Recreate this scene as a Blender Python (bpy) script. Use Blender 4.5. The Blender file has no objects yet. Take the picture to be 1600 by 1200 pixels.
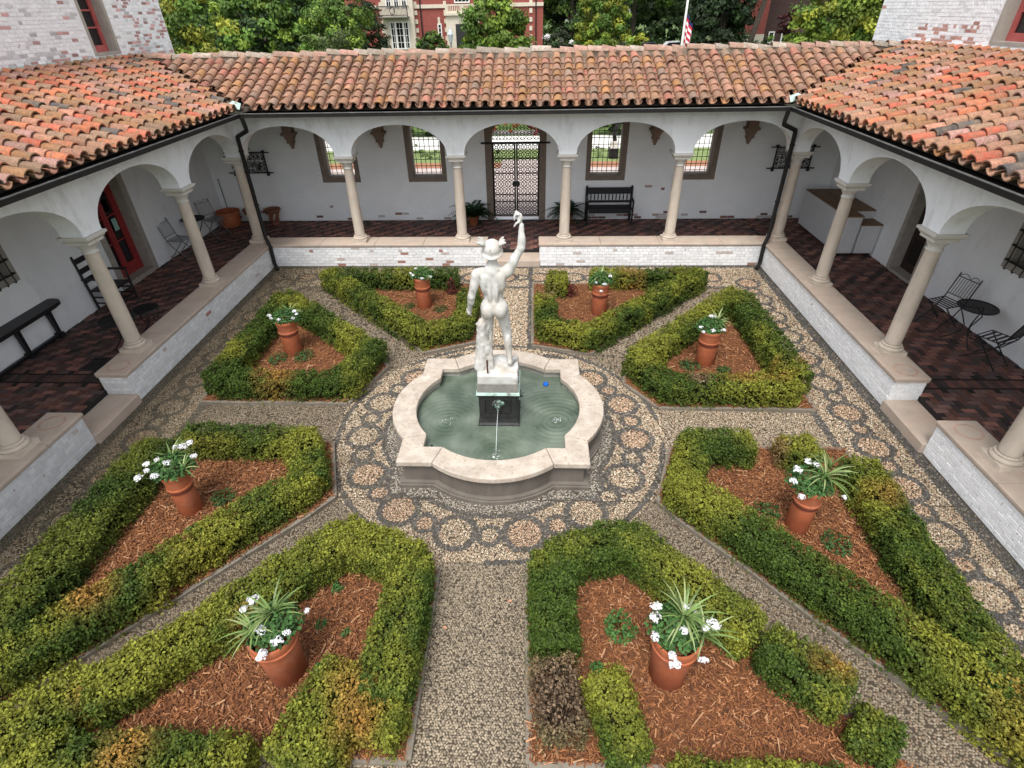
import bpy, math, random
import numpy as np
from mathutils import Vector, Matrix

SC = bpy.context.scene
COL = SC.collection
PI = math.pi
rng = np.random.default_rng(7)
random.seed(7)

# ---------------------------------------------------------------- camera
CAM_LOC = Vector((0.517, -8.119, 5.27))
_pi, _ya, _ro = math.radians(34.917), math.radians(-2.74), math.radians(-1.192)
_fw = Vector((math.sin(_ya) * math.cos(_pi), math.cos(_ya) * math.cos(_pi), -math.sin(_pi)))
_r = Vector((math.cos(_ya), -math.sin(_ya), 0.0))
_u = _r.cross(_fw)
_r2 = _r * math.cos(_ro) + _u * math.sin(_ro)
_u2 = -_r * math.sin(_ro) + _u * math.cos(_ro)
cam_d = bpy.data.cameras.new('camera')
cam_d.sensor_width = 36.0
cam_d.lens = 841.16 / 1600 * 36.0
cam_d.clip_start = 0.05
cam_d.clip_end = 600.0
cam = bpy.data.objects.new('camera', cam_d)
COL.objects.link(cam)
_m = Matrix((_r2, _u2, -_fw)).transposed().to_4x4()
_m.translation = CAM_LOC
cam.matrix_world = _m
SC.camera = cam

# ---------------------------------------------------------------- light: bright overcast day
SUN_EL, SUN_AZ = math.radians(64), math.radians(197)     # azimuth clockwise from +y
W = bpy.data.worlds.new('World')
SC.world = W
W.use_nodes = True
_n = W.node_tree
_bg = _n.nodes['Background']
_sky = _n.nodes.new('ShaderNodeTexSky')
_sky.sky_type = 'NISHITA'
_sky.sun_disc = False
_sky.sun_elevation = SUN_EL
_sky.sun_rotation = SUN_AZ
_sky.air_density = 1.0
_sky.dust_density = 2.0
_hs = _n.nodes.new('ShaderNodeHueSaturation')
_hs.inputs['Saturation'].default_value = 0.25
_n.links.new(_sky.outputs[0], _hs.inputs['Color'])
_n.links.new(_hs.outputs[0], _bg.inputs['Color'])
_bg.inputs['Strength'].default_value = 0.15
sun_d = bpy.data.lights.new('sun', 'SUN')
sun_d.energy = 1.5
sun_d.angle = math.radians(24)
sun_d.color = (1.0, 0.97, 0.92)
sun = bpy.data.objects.new('sun', sun_d)
COL.objects.link(sun)
_sd = Vector((math.sin(SUN_AZ) * math.cos(SUN_EL), math.cos(SUN_AZ) * math.cos(SUN_EL), math.sin(SUN_EL)))
sun.rotation_euler = _sd.to_track_quat('Z', 'Y').to_euler()
sun.location = (0, 0, 30)
SC.view_settings.view_transform = 'Standard'
SC.view_settings.look = 'None'
SC.view_settings.exposure = 1.08
SC.view_settings.gamma = 1.0
SC.view_settings.use_curve_mapping = False

# ---------------------------------------------------------------- helpers
def prop(o, label=None, cat=None, group=None, kind=None):
    if label: o['label'] = label
    if cat: o['category'] = cat
    if group: o['group'] = group
    if kind: o['kind'] = kind
    return o

_wl = {}
def wloc(o):
    v = Vector((0, 0, 0))
    while o is not None:
        v = v + o.location
        o = o.parent
    return v

def thing(name, label, cat, loc=(0, 0, 0), rz=0.0, group=None):
    o = bpy.data.objects.new(name, None)
    o.empty_display_size = 0.1
    o.location = loc
    o.rotation_euler = (0, 0, rz)
    COL.objects.link(o)
    return prop(o, label, cat, group)

def link(name, me, m=None, parent=None, loc=None, shift=False, color=None):
    """link mesh me as ONE object; shift=True: the vertices are in world space, the parent is not"""
    if m is not None and not me.materials:
        me.materials.append(m)
    o = bpy.data.objects.new(name, me)
    if parent is not None:
        o.parent = parent
        if shift:
            o.location = -wloc(parent)
    if loc is not None:
        o.location = loc
    if color is not None:
        o.color = (color[0], color[1], color[2], 1)
    COL.objects.link(o)
    return o

class MB:
    def __init__(s):
        s.v = []
        s.f = []
    def add(s, v, f):
        n = len(s.v)
        s.v += [tuple(p) for p in v]
        s.f += [tuple(i + n for i in q) for q in f]
        return s
    def box(s, c, d, rz=0.0, top=(1, 1), M=None):
        x, y, z = d[0] / 2, d[1] / 2, d[2] / 2
        a = [(-x, -y, -z), (x, -y, -z), (x, y, -z), (-x, y, -z),
             (-x * top[0], -y * top[1], z), (x * top[0], -y * top[1], z), (x * top[0], y * top[1], z), (-x * top[0], y * top[1], z)]
        ca, sa = math.cos(rz), math.sin(rz)
        a = [(p[0] * ca - p[1] * sa, p[0] * sa + p[1] * ca, p[2]) for p in a]
        if M is not None:
            a = [tuple(M @ Vector(p)) for p in a]
        a = [(p[0] + c[0], p[1] + c[1], p[2] + c[2]) for p in a]
        return s.add(a, [(0, 3, 2, 1), (4, 5, 6, 7), (0, 1, 5, 4), (1, 2, 6, 5), (2, 3, 7, 6), (3, 0, 4, 7)])
    def b2(s, x0, x1, y0, y1, z0, z1):
        return s.box(((x0 + x1) / 2, (y0 + y1) / 2, (z0 + z1) / 2), (abs(x1 - x0), abs(y1 - y0), abs(z1 - z0)))
    def lathe(s, prof, n=16, c=(0, 0, 0), cap=True, M=None):
        v = []
        for r, z in prof:
            for k in range(n):
                a = 2 * PI * k / n
                v.append((r * math.cos(a), r * math.sin(a), z))
        f = []
        for i in range(len(prof) - 1):
            for k in range(n):
                k2 = (k + 1) % n
                f.append((i * n + k, i * n + k2, (i + 1) * n + k2, (i + 1) * n + k))
        if cap:
            f.append(tuple(range(n))[::-1])
            f.append(tuple((len(prof) - 1) * n + k for k in range(n)))
        if M is not None:
            v = [tuple(M @ Vector(p)) for p in v]
        v = [(p[0] + c[0], p[1] + c[1], p[2] + c[2]) for p in v]
        return s.add(v, f)
    def tube(s, pts, r, n=6, cap=True):
        P = [Vector(p) for p in pts]
        R = r if isinstance(r, (list, tuple)) else [r] * len(P)
        v, f = [], []
        up = Vector((0.0123, 0.031, 1.0))
        t0 = (P[1] - P[0]).normalized()
        if abs(t0.z) > 0.95:
            up = Vector((1.0, 0.02, 0.01))
        a = t0.cross(up).normalized()
        for i, p in enumerate(P):
            t = (P[min(i + 1, len(P) - 1)] - P[max(i - 1, 0)]).normalized()
            a = (a - t * a.dot(t)).normalized()
            b = t.cross(a)
            for k in range(n):
                g = 2 * PI * k / n
                v.append(tuple(p + (a * math.cos(g) + b * math.sin(g)) * R[i]))
        for i in range(len(P) - 1):
            for k in range(n):
                k2 = (k + 1) % n
                f.append((i * n + k, i * n + k2, (i + 1) * n + k2, (i + 1) * n + k))
        if cap:
            f.append(tuple(range(n))[::-1])
            f.append(tuple((len(P) - 1) * n + k for k in range(n)))
        return s.add(v, f)
    def bar(s, a, b, w):
        return s.tube([a, b], w * 0.7071, n=4)
    def prism(s, pts, z0, z1):
        n = len(pts)
        v = [(p[0], p[1], z0) for p in pts] + [(p[0], p[1], z1) for p in pts]
        f = [tuple(range(n))[::-1], tuple(range(n, 2 * n))]
        for k in range(n):
            k2 = (k + 1) % n
            f.append((k, k2, n + k2, n + k))
        return s.add(v, f)
    def ring(s, out, inn, z0, z1, closed=True):
        n = len(out)
        v = [(p[0], p[1], z0) for p in out] + [(p[0], p[1], z1) for p in out] + [(p[0], p[1], z0) for p in inn] + [(p[0], p[1], z1) for p in inn]
        f = []
        for k in range(n if closed else n - 1):
            j = (k + 1) % n
            f += [(k, j, n + j, n + k), (n + k, n + j, 3 * n + j, 3 * n + k), (2 * n + j, 2 * n + k, 3 * n + k, 3 * n + j), (j, k, 2 * n + k, 2 * n + j)]
        if not closed:
            f += [(0, n, 3 * n, 2 * n), (n - 1, 2 * n + n - 1, 4 * n - 1, 2 * n - 1)]
        return s.add(v, f)
    def mesh(s, name, m=None, smooth=False):
        me = bpy.data.meshes.new(name)
        me.from_pydata(s.v, [], s.f)
        if smooth:
            me.polygons.foreach_set('use_smooth', [True] * len(me.polygons))
        if m is not None:
            me.materials.append(m)
        me.update()
        return me
    def obj(s, name, m, parent=None, smooth=False, shift=True, loc=None, color=None):
        return link(name, s.mesh(name, m, smooth), None, parent, loc, shift, color)

def autosmooth(o, ang=40):
    me = o.data
    me.polygons.foreach_set('use_smooth', [True] * len(me.polygons))
    try:
        me.set_sharp_from_angle(angle=math.radians(ang))
    except Exception:
        pass
    return o

def np_mesh(name, V, F, col=None, m=None, smooth=False):
    """V (n,3), F (k,3|4) numpy; col per vertex (n,3)"""
    V = np.asarray(V, np.float32); F = np.asarray(F, np.int32)
    me = bpy.data.meshes.new(name)
    k, c = F.shape
    me.vertices.add(len(V)); me.vertices.foreach_set('co', V.ravel())
    me.loops.add(k * c); me.loops.foreach_set('vertex_index', F.ravel())
    me.polygons.add(k)
    me.polygons.foreach_set('loop_start', np.arange(0, k * c, c, dtype=np.int32))
    me.polygons.foreach_set('loop_total', np.full(k, c, np.int32))
    me.polygons.foreach_set('use_smooth', np.full(k, bool(smooth)))
    me.update(calc_edges=True)
    if col is not None:
        at = me.attributes.new('Col', 'FLOAT_COLOR', 'POINT')
        a = np.ones((len(V), 4), np.float32); a[:, :3] = col
        at.data.foreach_set('color', a.ravel())
    if m is not None:
        me.materials.append(m)
    return me

def hash3(i, j, k, seed):
    h = (i.astype(np.int64) * 374761393 + j.astype(np.int64) * 668265263 + k.astype(np.int64) * 2147483647 + seed * 1442695041) & 0x7fffffff
    h = ((h ^ (h >> 13)) * 1274126177) & 0x7fffffff
    return ((h ^ (h >> 16)) & 0xffff) / 65535.0

def vnoise(P, scale, seed=0):
    P = np.asarray(P, float) * scale + 100.37
    I = np.floor(P).astype(np.int64); f = P - I
    f = f * f * (3 - 2 * f)
    r = 0
    for dx in (0, 1):
        for dy in (0, 1):
            for dz in (0, 1):
                w = (f[:, 0] if dx else 1 - f[:, 0]) * (f[:, 1] if dy else 1 - f[:, 1]) * (f[:, 2] if dz else 1 - f[:, 2])
                r = r + w * hash3(I[:, 0] + dx, I[:, 1] + dy, I[:, 2] + dz, seed)
    return r

def unit(a):
    return a / np.maximum(np.linalg.norm(a, axis=1, keepdims=True), 1e-9)

def leaf_quads(P, N, L, Wd, r, fold=0.0):
    """rhombic leaves at P facing N; returns V,F (2 tris as a quad)"""
    n = len(P)
    t = unit(np.cross(N, r.normal(size=(n, 3))))
    b = np.cross(N, t)
    L = np.broadcast_to(np.asarray(L, float).reshape(-1, 1), (n, 1)); Wd = np.broadcast_to(np.asarray(Wd, float).reshape(-1, 1), (n, 1))
    V = np.empty((n, 4, 3))
    V[:, 0] = P - t * L * 0.5
    V[:, 1] = P - b * Wd * 0.5 + N * L * fold
    V[:, 2] = P + t * L * 0.5
    V[:, 3] = P + b * Wd * 0.5 + N * L * fold
    return V.reshape(-1, 3), np.arange(4 * n).reshape(n, 4)

def cam_depth(P):
    """distance along the view axis and whether the point lies in the frame (used only to pick which alike pieces are objects of their own)"""
    D = np.asarray(P, float) - np.array(CAM_LOC)
    d = D @ np.array(_fw)
    x = 841.16 * (D @ np.array(_r2)) / np.maximum(d, 0.01); y = 841.16 * (D @ np.array(_u2)) / np.maximum(d, 0.01)
    ok = (d > 0.1) & (abs(x) < 815) & (abs(y) < 615)
    return d, ok

# ---------------------------------------------------------------- materials
def mk(name, col=(0.5, 0.5, 0.5), src=None, rough=0.8, var=0.15, vscale=6.0, bump=0.0, bscale=60.0, second=None, third=None,
       spec=0.3, metal=0.0, trans=0.0, stretch=None):
    m = bpy.data.materials.new(name)
    m.use_nodes = True
    t = m.node_tree; N = t.nodes; K = t.links
    bs = N['Principled BSDF']
    bs.inputs['Roughness'].default_value = rough
    bs.inputs['Metallic'].default_value = metal
    bs.inputs['Specular IOR Level'].default_value = spec
    geo = N.new('ShaderNodeNewGeometry')
    pos = geo.outputs['Position']
    if stretch:
        vm = N.new('ShaderNodeVectorMath'); vm.operation = 'MULTIPLY'
        vm.inputs[1].default_value = stretch
        K.new(pos, vm.inputs[0]); pos = vm.outputs[0]
    def noise(scale, detail=4.0, rg=0.6):
        n = N.new('ShaderNodeTexNoise'); n.inputs['Scale'].default_value = scale; n.inputs['Detail'].default_value = detail
        n.inputs['Roughness'].default_value = rg
        K.new(pos, n.inputs['Vector']); return n.outputs['Fac']
    if src == 'obj':
        oi = N.new('ShaderNodeObjectInfo'); c = oi.outputs['Color']
    elif src == 'attr':
        at = N.new('ShaderNodeAttribute'); at.attribute_name = 'Col'; c = at.outputs['Color']
    else:
        rg = N.new('ShaderNodeRGB'); rg.outputs[0].default_value = (*col, 1); c = rg.outputs[0]
    if var > 0:
        mr = N.new('ShaderNodeMapRange'); mr.inputs[1].default_value = 0.25; mr.inputs[2].default_value = 0.75
        mr.inputs[3].default_value = 1 - var; mr.inputs[4].default_value = 1 + var
        K.new(noise(vscale), mr.inputs[0])
        sc = N.new('ShaderNodeVectorMath'); sc.operation = 'SCALE'
        K.new(c, sc.inputs[0]); K.new(mr.outputs[0], sc.inputs['Scale']); c = sc.outputs[0]
    for lay in (second, third):
        if lay:
            c2, s2, th, soft = lay[:4]
            mr = N.new('ShaderNodeMapRange'); mr.inputs[1].default_value = th - soft; mr.inputs[2].default_value = th + soft
            mr.inputs[3].default_value = 0.0; mr.inputs[4].default_value = lay[4] if len(lay) > 4 else 1.0
            K.new(noise(s2, 5.0, 0.65), mr.inputs[0])
            mx = N.new('ShaderNodeMix'); mx.data_type = 'RGBA'
            K.new(mr.outputs[0], mx.inputs['Factor']); K.new(c, mx.inputs['A']); mx.inputs['B'].default_value = (*c2, 1)
            c = mx.outputs['Result']
    K.new(c, bs.inputs['Base Color'])
    if bump > 0:
        bn = N.new('ShaderNodeBump'); bn.inputs['Strength'].default_value = bump; bn.inputs['Distance'].default_value = 0.01
        K.new(noise(bscale), bn.inputs['Height']); K.new(bn.outputs[0], bs.inputs['Normal'])
    if trans > 0:
        tr = N.new('ShaderNodeBsdfTranslucent'); K.new(c, tr.inputs['Color'])
        ms = N.new('ShaderNodeMixShader'); ms.inputs[0].default_value = trans
        K.new(bs.outputs[0], ms.inputs[1]); K.new(tr.outputs[0], ms.inputs[2])
        K.new(ms.outputs[0], N['Material Output'].inputs['Surface'])
    return m

M = {}
M['plaster'] = mk('white_plaster', (0.8, 0.81, 0.82), rough=0.9, var=0.07, vscale=2.5, bump=0.3, bscale=35, second=((0.45, 0.44, 0.41), 4.5, 0.62, 0.1, 0.45), third=((0.3, 0.29, 0.27), 26, 0.71, 0.03, 0.5), stretch=(1, 1, 0.45))
M['plaster_in'] = mk('arcade_plaster', (0.82, 0.83, 0.84), rough=0.9, var=0.07, vscale=1.6, bump=0.25, bscale=30, second=((0.5, 0.5, 0.5), 3.5, 0.64, 0.1, 0.35), third=((0.35, 0.33, 0.32), 18, 0.73, 0.03, 0.5), stretch=(1, 1, 0.5))
M['paint_brick'] = mk('painted_brick', src='obj', rough=0.85, var=0.1, vscale=14, bump=0.35, bscale=70, second=((0.25, 0.105, 0.08), 9.5, 0.69, 0.02), third=((0.36, 0.34, 0.31), 18, 0.66, 0.05, 0.7))
M['paint_brick_s'] = mk('painted_brick_rest', src='attr', rough=0.85, var=0.1, vscale=14, bump=0.35, bscale=70, second=((0.25, 0.105, 0.08), 9.5, 0.69, 0.02), third=((0.36, 0.34, 0.31), 18, 0.66, 0.05, 0.7))
M['paint_mortar'] = mk('painted_mortar', (0.58, 0.575, 0.57), rough=0.95, var=0.2, vscale=9)
M['paint_mortar_w'] = mk('white_painted_mortar', (0.72, 0.72, 0.72), rough=0.95, var=0.1, vscale=9)
M['pot_band'] = mk('pot_band', (0.11, 0.028, 0.018), rough=0.6)
M['tower_mortar'] = mk('tower_mortar', (0.76, 0.76, 0.76), rough=0.95, var=0.08, vscale=9)
M['tile'] = mk('clay_tile', src='obj', rough=0.85, var=0.28, vscale=15, bump=0.4, bscale=60, second=((0.23, 0.16, 0.1), 7.0, 0.55, 0.12, 0.7), third=((0.1, 0.075, 0.055), 42, 0.56, 0.06, 0.6))
M['tile_s'] = mk('clay_tile_rest', src='attr', rough=0.85, var=0.28, vscale=15, bump=0.4, bscale=60, second=((0.23, 0.16, 0.1), 7.0, 0.55, 0.12, 0.7), third=((0.1, 0.075, 0.055), 42, 0.56, 0.06, 0.6))
M['deck'] = mk('roof_deck', (0.06, 0.045, 0.035), rough=0.95)
M['bronze'] = mk('dark_gutter', (0.014, 0.012, 0.011), rough=0.6, var=0.3, spec=0.25)
M['gutter_lip'] = mk('gutter_lip', (0.16, 0.16, 0.155), rough=0.5, var=0.4)
M['copper'] = mk('verdigris', (0.42, 0.56, 0.5), rough=0.7, var=0.2, vscale=12, second=((0.2, 0.2, 0.17), 10, 0.62, 0.06))
M['mask'] = mk('mask_bronze', (0.16, 0.25, 0.21), rough=0.6, var=0.4, vscale=30, second=((0.04, 0.04, 0.035), 22, 0.5, 0.08))
M['stone'] = mk('column_stone', (0.53, 0.45, 0.37), rough=0.75, var=0.14, vscale=4, bump=0.15, bscale=80, second=((0.36, 0.32, 0.27), 5, 0.6, 0.1, 0.55), third=((0.3, 0.26, 0.22), 19, 0.68, 0.04, 0.5), stretch=(1, 1, 0.4))
M['capital'] = mk('capital_stone', (0.58, 0.55, 0.5), rough=0.75, var=0.14, vscale=6, bump=0.15, bscale=80, second=((0.36, 0.34, 0.3), 6, 0.6, 0.08, 0.6))
M['coping'] = mk('coping_stone', (0.46, 0.375, 0.305), rough=0.7, var=0.14, vscale=3.5, bump=0.1, bscale=60, second=((0.52, 0.36, 0.28), 2.2, 0.62, 0.12, 0.6), third=((0.33, 0.3, 0.26), 11, 0.7, 0.06, 0.6))
M['brown_stone'] = mk('brown_stone', (0.2, 0.155, 0.125), rough=0.8, var=0.15, vscale=7, bump=0.15)
M['jamb_stone'] = mk('jamb_stone', (0.34, 0.31, 0.27), rough=0.8, var=0.15, vscale=7, bump=0.15)
M['wood_ceiling'] = mk('ceiling_wood', (0.1, 0.07, 0.05), rough=0.8)
M['floor_brick'] = mk('floor_brick', src='obj', rough=0.75, var=0.35, vscale=8, bump=0.3, bscale=50)
M['floor_brick_s'] = mk('floor_brick_rest', src='attr', rough=0.75, var=0.35, vscale=8, bump=0.3, bscale=50)
M['floor_mortar'] = mk('floor_mortar', (0.022, 0.018, 0.016), rough=0.9)
M['red'] = mk('red_paint', (0.3, 0.035, 0.035), rough=0.5, var=0.15, vscale=5)
M['red_faded'] = mk('faded_red_paint', (0.42, 0.1, 0.09), rough=0.7, var=0.2, vscale=8)
M['glass'] = mk('dark_glass', (0.015, 0.015, 0.017), rough=0.08, var=0.0, spec=0.6)
M['iron'] = mk('black_iron', (0.012, 0.012, 0.013), rough=0.5, var=0.2, spec=0.4)
M['black_wood'] = mk('black_wood', (0.012, 0.011, 0.013), rough=0.45, var=0.2, spec=0.4)
M['dark_room'] = mk('dark_interior', (0.02, 0.015, 0.013), rough=0.9)
M['terracotta'] = mk('terracotta', (0.36, 0.102, 0.043), rough=0.75, var=0.2, vscale=7, bump=0.08, second=((0.42, 0.19, 0.12), 5, 0.62, 0.12, 0.45), third=((0.2, 0.075, 0.045), 4, 0.63, 0.08, 0.6))
M['leaf'] = mk('leaf', src='attr', rough=0.6, var=0.12, vscale=30, spec=0.25, trans=0.22)
M['leaf_gloss'] = mk('glossy_leaf', src='attr', rough=0.4, var=0.1, vscale=30, spec=0.4, trans=0.15)
M['petal'] = mk('white_petal', (0.85, 0.85, 0.86), rough=0.7, var=0.05, trans=0.2)
M['twig'] = mk('hedge_twig', (0.02, 0.022, 0.008), rough=1.0, var=0.4, vscale=20, spec=0.0)
M['bark'] = mk('bark', (0.075, 0.06, 0.048), rough=0.95, var=0.3, vscale=6, bump=0.5, bscale=20)
M['mulch'] = mk('mulch_chips', src='attr', rough=0.9, var=0.2, vscale=20)
M['mulch_bed'] = mk('mulch_bed', (0.15, 0.06, 0.024), rough=0.95, var=0.4, vscale=25, bump=0.6, bscale=60)
M['pebble'] = mk('pebble', src='attr', rough=0.6, var=0.15, vscale=40, spec=0.3)
M['dirt'] = mk('paving_mortar', (0.058, 0.045, 0.031), rough=0.95, var=0.35, vscale=2.5, bump=0.5, bscale=60, second=((0.05, 0.055, 0.025), 0.9, 0.64, 0.08, 0.6))
M['curb'] = mk('curb_stone', (0.19, 0.165, 0.13), rough=0.9, var=0.25, vscale=8, bump=0.3)
M['marble'] = mk('statue_marble', (0.52, 0.51, 0.485), rough=0.6, var=0.14, vscale=7, bump=0.2, bscale=45, second=((0.38, 0.32, 0.25), 5, 0.55, 0.1, 0.65), third=((0.2, 0.19, 0.175), 17, 0.63, 0.05, 0.7), stretch=(1, 1, 0.5))
M['basin'] = mk('basin_stone', (0.15, 0.13, 0.11), rough=0.8, var=0.25, vscale=4, bump=0.15, stretch=(1, 1, 0.35))
M['basin_in'] = mk('basin_lining', (0.36, 0.35, 0.31), rough=0.8, var=0.3, vscale=5, bump=0.2, second=((0.14, 0.14, 0.11), 5, 0.58, 0.1, 0.8))
M['basin_cop'] = mk('basin_coping', (0.43, 0.365, 0.3), rough=0.8, var=0.2, vscale=5, bump=0.25, second=((0.27, 0.2, 0.155), 26, 0.6, 0.05, 0.75), third=((0.6, 0.54, 0.47), 4, 0.6, 0.1, 0.6))
M['slab'] = mk('grey_slab', (0.22, 0.21, 0.19), rough=0.8, var=0.25, vscale=14)
M['bronze_black'] = mk('pedestal_bronze', (0.03, 0.03, 0.029), rough=0.45, var=0.4, vscale=9, spec=0.5, metal=0.3)
M['white_cab'] = mk('painted_cabinet', (0.6, 0.6, 0.61), rough=0.6, var=0.05)
M['counter'] = mk('brown_counter', (0.2, 0.11, 0.055), rough=0.5, var=0.2)
M['grey_metal'] = mk('grey_metal', (0.16, 0.17, 0.18), rough=0.5, var=0.15)

# ================================================================ SETTING
HOR = 300.0
g = MB(); g.add([(-HOR, -HOR, -0.06), (HOR, -HOR, -0.06), (HOR, HOR, -0.06), (-HOR, HOR, -0.06)], [(0, 1, 2, 3)])
M['grass'] = mk('grass', (0.075, 0.12, 0.028), rough=0.9, var=0.35, vscale=1.5, bump=0.4, bscale=25)
prop(g.obj('ground', M['grass']), kind='structure')
g = MB(); g.b2(-6.3, 6.3, -8.4, 4.8, -0.3, 0.0)
prop(g.obj('courtyard_floor', M['dirt']), kind='structure')

ZF = 0.25           # arcade floor level
ZC = 0.57           # coping top

# ---------------------------------------------------------------- bricks
def brick_mesh(name, L, H, D=0.03, ch=0.004, m=None):
    b = MB()
    x, z = L / 2, H / 2
    b.add([(-x, D, -z), (x, D, -z), (x, D, z), (-x, D, z), (-x + ch, 0, -z + ch), (x - ch, 0, -z + ch), (x - ch, 0, z - ch), (-x + ch, 0, z - ch)],
          [(4, 5, 6, 7), (0, 1, 5, 4), (1, 2, 6, 5), (2, 3, 7, 6), (3, 0, 4, 7)])
    return b.mesh(name, m)

BRK = {}
def courses(parent, p0, ang, length, z0, z1, cf, mo, ms, maxobj=300, bl=0.203, bh=0.072, proud=0.006, seed=1, skip=None, jit=0.002, gap=0.007, ch=0.003):
    """painted brick courses on a face: p0 = (x,y) start, ang = heading of the course, outward = heading - 90 deg"""
    r = np.random.default_rng(seed)
    ca, sa = math.cos(ang), math.sin(ang)
    nx, ny = sa, -ca
    items = []
    k = 0
    z = z0
    while z + bh <= z1 + 0.02:
        head = (k % 6 == 5)
        L = bl / 2 if head else bl
        u = -(L / 2 if k % 2 else 0)
        while u < length - 0.01:
            a, b = max(u, 0), min(u + L, length)
            if b - a > 0.03 and not (skip and skip((a + b) / 2, z + bh / 2)):
                items.append(((a + b) / 2, z + bh / 2, b - a))
            u += L
        z += bh; k += 1
    P = np.array([(p0[0] + ca * u, p0[1] + sa * u, zz) for u, zz, l in items])
    d, ok = cam_depth(P)
    order = np.argsort(np.where(ok, d, d + 1000))
    sel = set(order[:maxobj].tolist())
    base = wloc(parent)
    V, F, Cc = [], [], []
    for i, (u, zz, l) in enumerate(items):
        c = cf(r, u, zz)
        pr = proud + r.uniform(-jit, jit)
        x, y = P[i, 0] + nx * pr, P[i, 1] + ny * pr
        if i in sel and ok[i]:
            key = (round(l, 2), mo.name, bh, gap)
            if key not in BRK:
                BRK[key] = brick_mesh('brick', round(l, 2) - gap, bh - gap, ch=ch, m=mo)
            o = link('brick', BRK[key], None, parent, Vector((x, y, zz)) - base, color=c)
            o.rotation_euler = (r.uniform(-.004, .004), r.uniform(-.006, .006), ang)
        else:
            hx, hz, D = (l - gap) / 2, (bh - gap) / 2, 0.03
            loc = [(-hx, D, -hz), (hx, D, -hz), (hx, D, hz), (-hx, D, hz), (-hx + ch, 0, -hz + ch), (hx - ch, 0, -hz + ch), (hx - ch, 0, hz - ch), (-hx + ch, 0, hz - ch)]
            n0 = len(V)
            V += [(x + ca * a - nx * b - base.x, y + sa * a - ny * b - base.y, zz + c_ - base.z) for a, b, c_ in loc]
            F += [(n0 + 4, n0 + 5, n0 + 6, n0 + 7), (n0, n0 + 1, n0 + 5, n0 + 4), (n0 + 1, n0 + 2, n0 + 6, n0 + 5), (n0 + 2, n0 + 3, n0 + 7, n0 + 6), (n0 + 3, n0, n0 + 4, n0 + 7)]
            Cc += [c] * 8
    if V:
        o = link('bricks', np_mesh('bricks', V, F, np.array(Cc), ms), None, parent)
        o['kind'] = 'stuff'

def white_col(base=0.64, chip=0.04, warm=0.0):
    def f(r, u, z):
        if r.random() < chip * .55:
            return (0.36, 0.19, 0.15) if r.random() < 0.4 else (0.5, 0.43, 0.39)
        b = base * (r.uniform(0.88, 1.08) if base < .83 else r.uniform(.95, 1.03))
        return (b * (1 + warm), b, b * (1 - warm * 0.5))
    return f

# ---------------------------------------------------------------- low walls with coping
def low_wall(label, x0, x1, y0, y1, face, ends, seed, cf):
    """face: 'y-' back walls, 'x+' / 'x-' side walls (the court side); ends: list of gate ends ('a' low coordinate, 'b' high)"""
    t = thing('low_wall', label, 'low wall', ((x0 + x1) / 2, (y0 + y1) / 2, 0), group='painted brick walls around the court')
    core = MB(); core.b2(x0, x1, y0, y1, 0, 0.49)
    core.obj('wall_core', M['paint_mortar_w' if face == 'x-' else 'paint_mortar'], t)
    if face == 'y-':
        courses(t, (x0, y0), 0, x1 - x0, 0.0, 0.49, cf, M['paint_brick'], M['paint_brick_s'], seed=seed)
        for e in ends:
            if e == 'b': courses(t, (x1, y0), PI / 2, y1 - y0, 0.0, 0.49, cf, M['paint_brick'], M['paint_brick_s'], seed=seed + 50)
            if e == 'a': courses(t, (x0, y1), -PI / 2, y1 - y0, 0.0, 0.49, cf, M['paint_brick'], M['paint_brick_s'], seed=seed + 51)
    elif face == 'x-':          # right wall, faces -x : heading -y
        courses(t, (x0, y1), -PI / 2, y1 - y0, 0.0, 0.49, cf, M['paint_brick'], M['paint_brick_s'], seed=seed)
    else:                       # left wall faces +x : heading +y
        courses(t, (x1, y0), PI / 2, y1 - y0, 0.0, 0.49, cf, M['paint_brick'], M['paint_brick_s'], seed=seed)
    if face != 'y-':
        for e in ends:
            if e == 'a': courses(t, (x0, y0), 0, x1 - x0, 0.0, 0.49, cf, M['paint_brick'], M['paint_brick_s'], seed=seed + 50)
    # coping in stones
    r = np.random.default_rng(seed + 9)
    ov = 0.03
    a0, a1 = (x0, x1) if face == 'y-' else (y0, y1)
    ea = ov if 'a' in ends else 0.0
    eb = ov if 'b' in ends else 0.0
    a = a0 - ea
    while a < a1 + eb - 0.05:
        b = min(a + r.uniform(1.15, 1.6), a1 + eb)
        if a1 + eb - b < 0.5: b = a1 + eb
        s = MB()
        if face == 'y-':
            s.b2(a + .002, b - .002, y0 - ov, y1 + 0.02, 0.515, ZC); s.b2(a + .002, b - .002, y0 - ov * .5, y1 + 0.01, 0.49, 0.515)
        else:
            s.b2(x0 - (ov if face == 'x-' else .02), x1 + (ov if face == 'x+' else .02), a + .002, b - .002, 0.515, ZC)
            s.b2(x0 - ov * .5, x1 + ov * .5, a + .002, b - .002, 0.49, 0.515)
        o = s.obj('coping_stone', M['coping'], t)
        bv = o.modifiers.new('bevel', 'BEVEL'); bv.width = 0.012; bv.segments = 2; bv.limit_method = 'ANGLE'
        a = b
    return t

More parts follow.
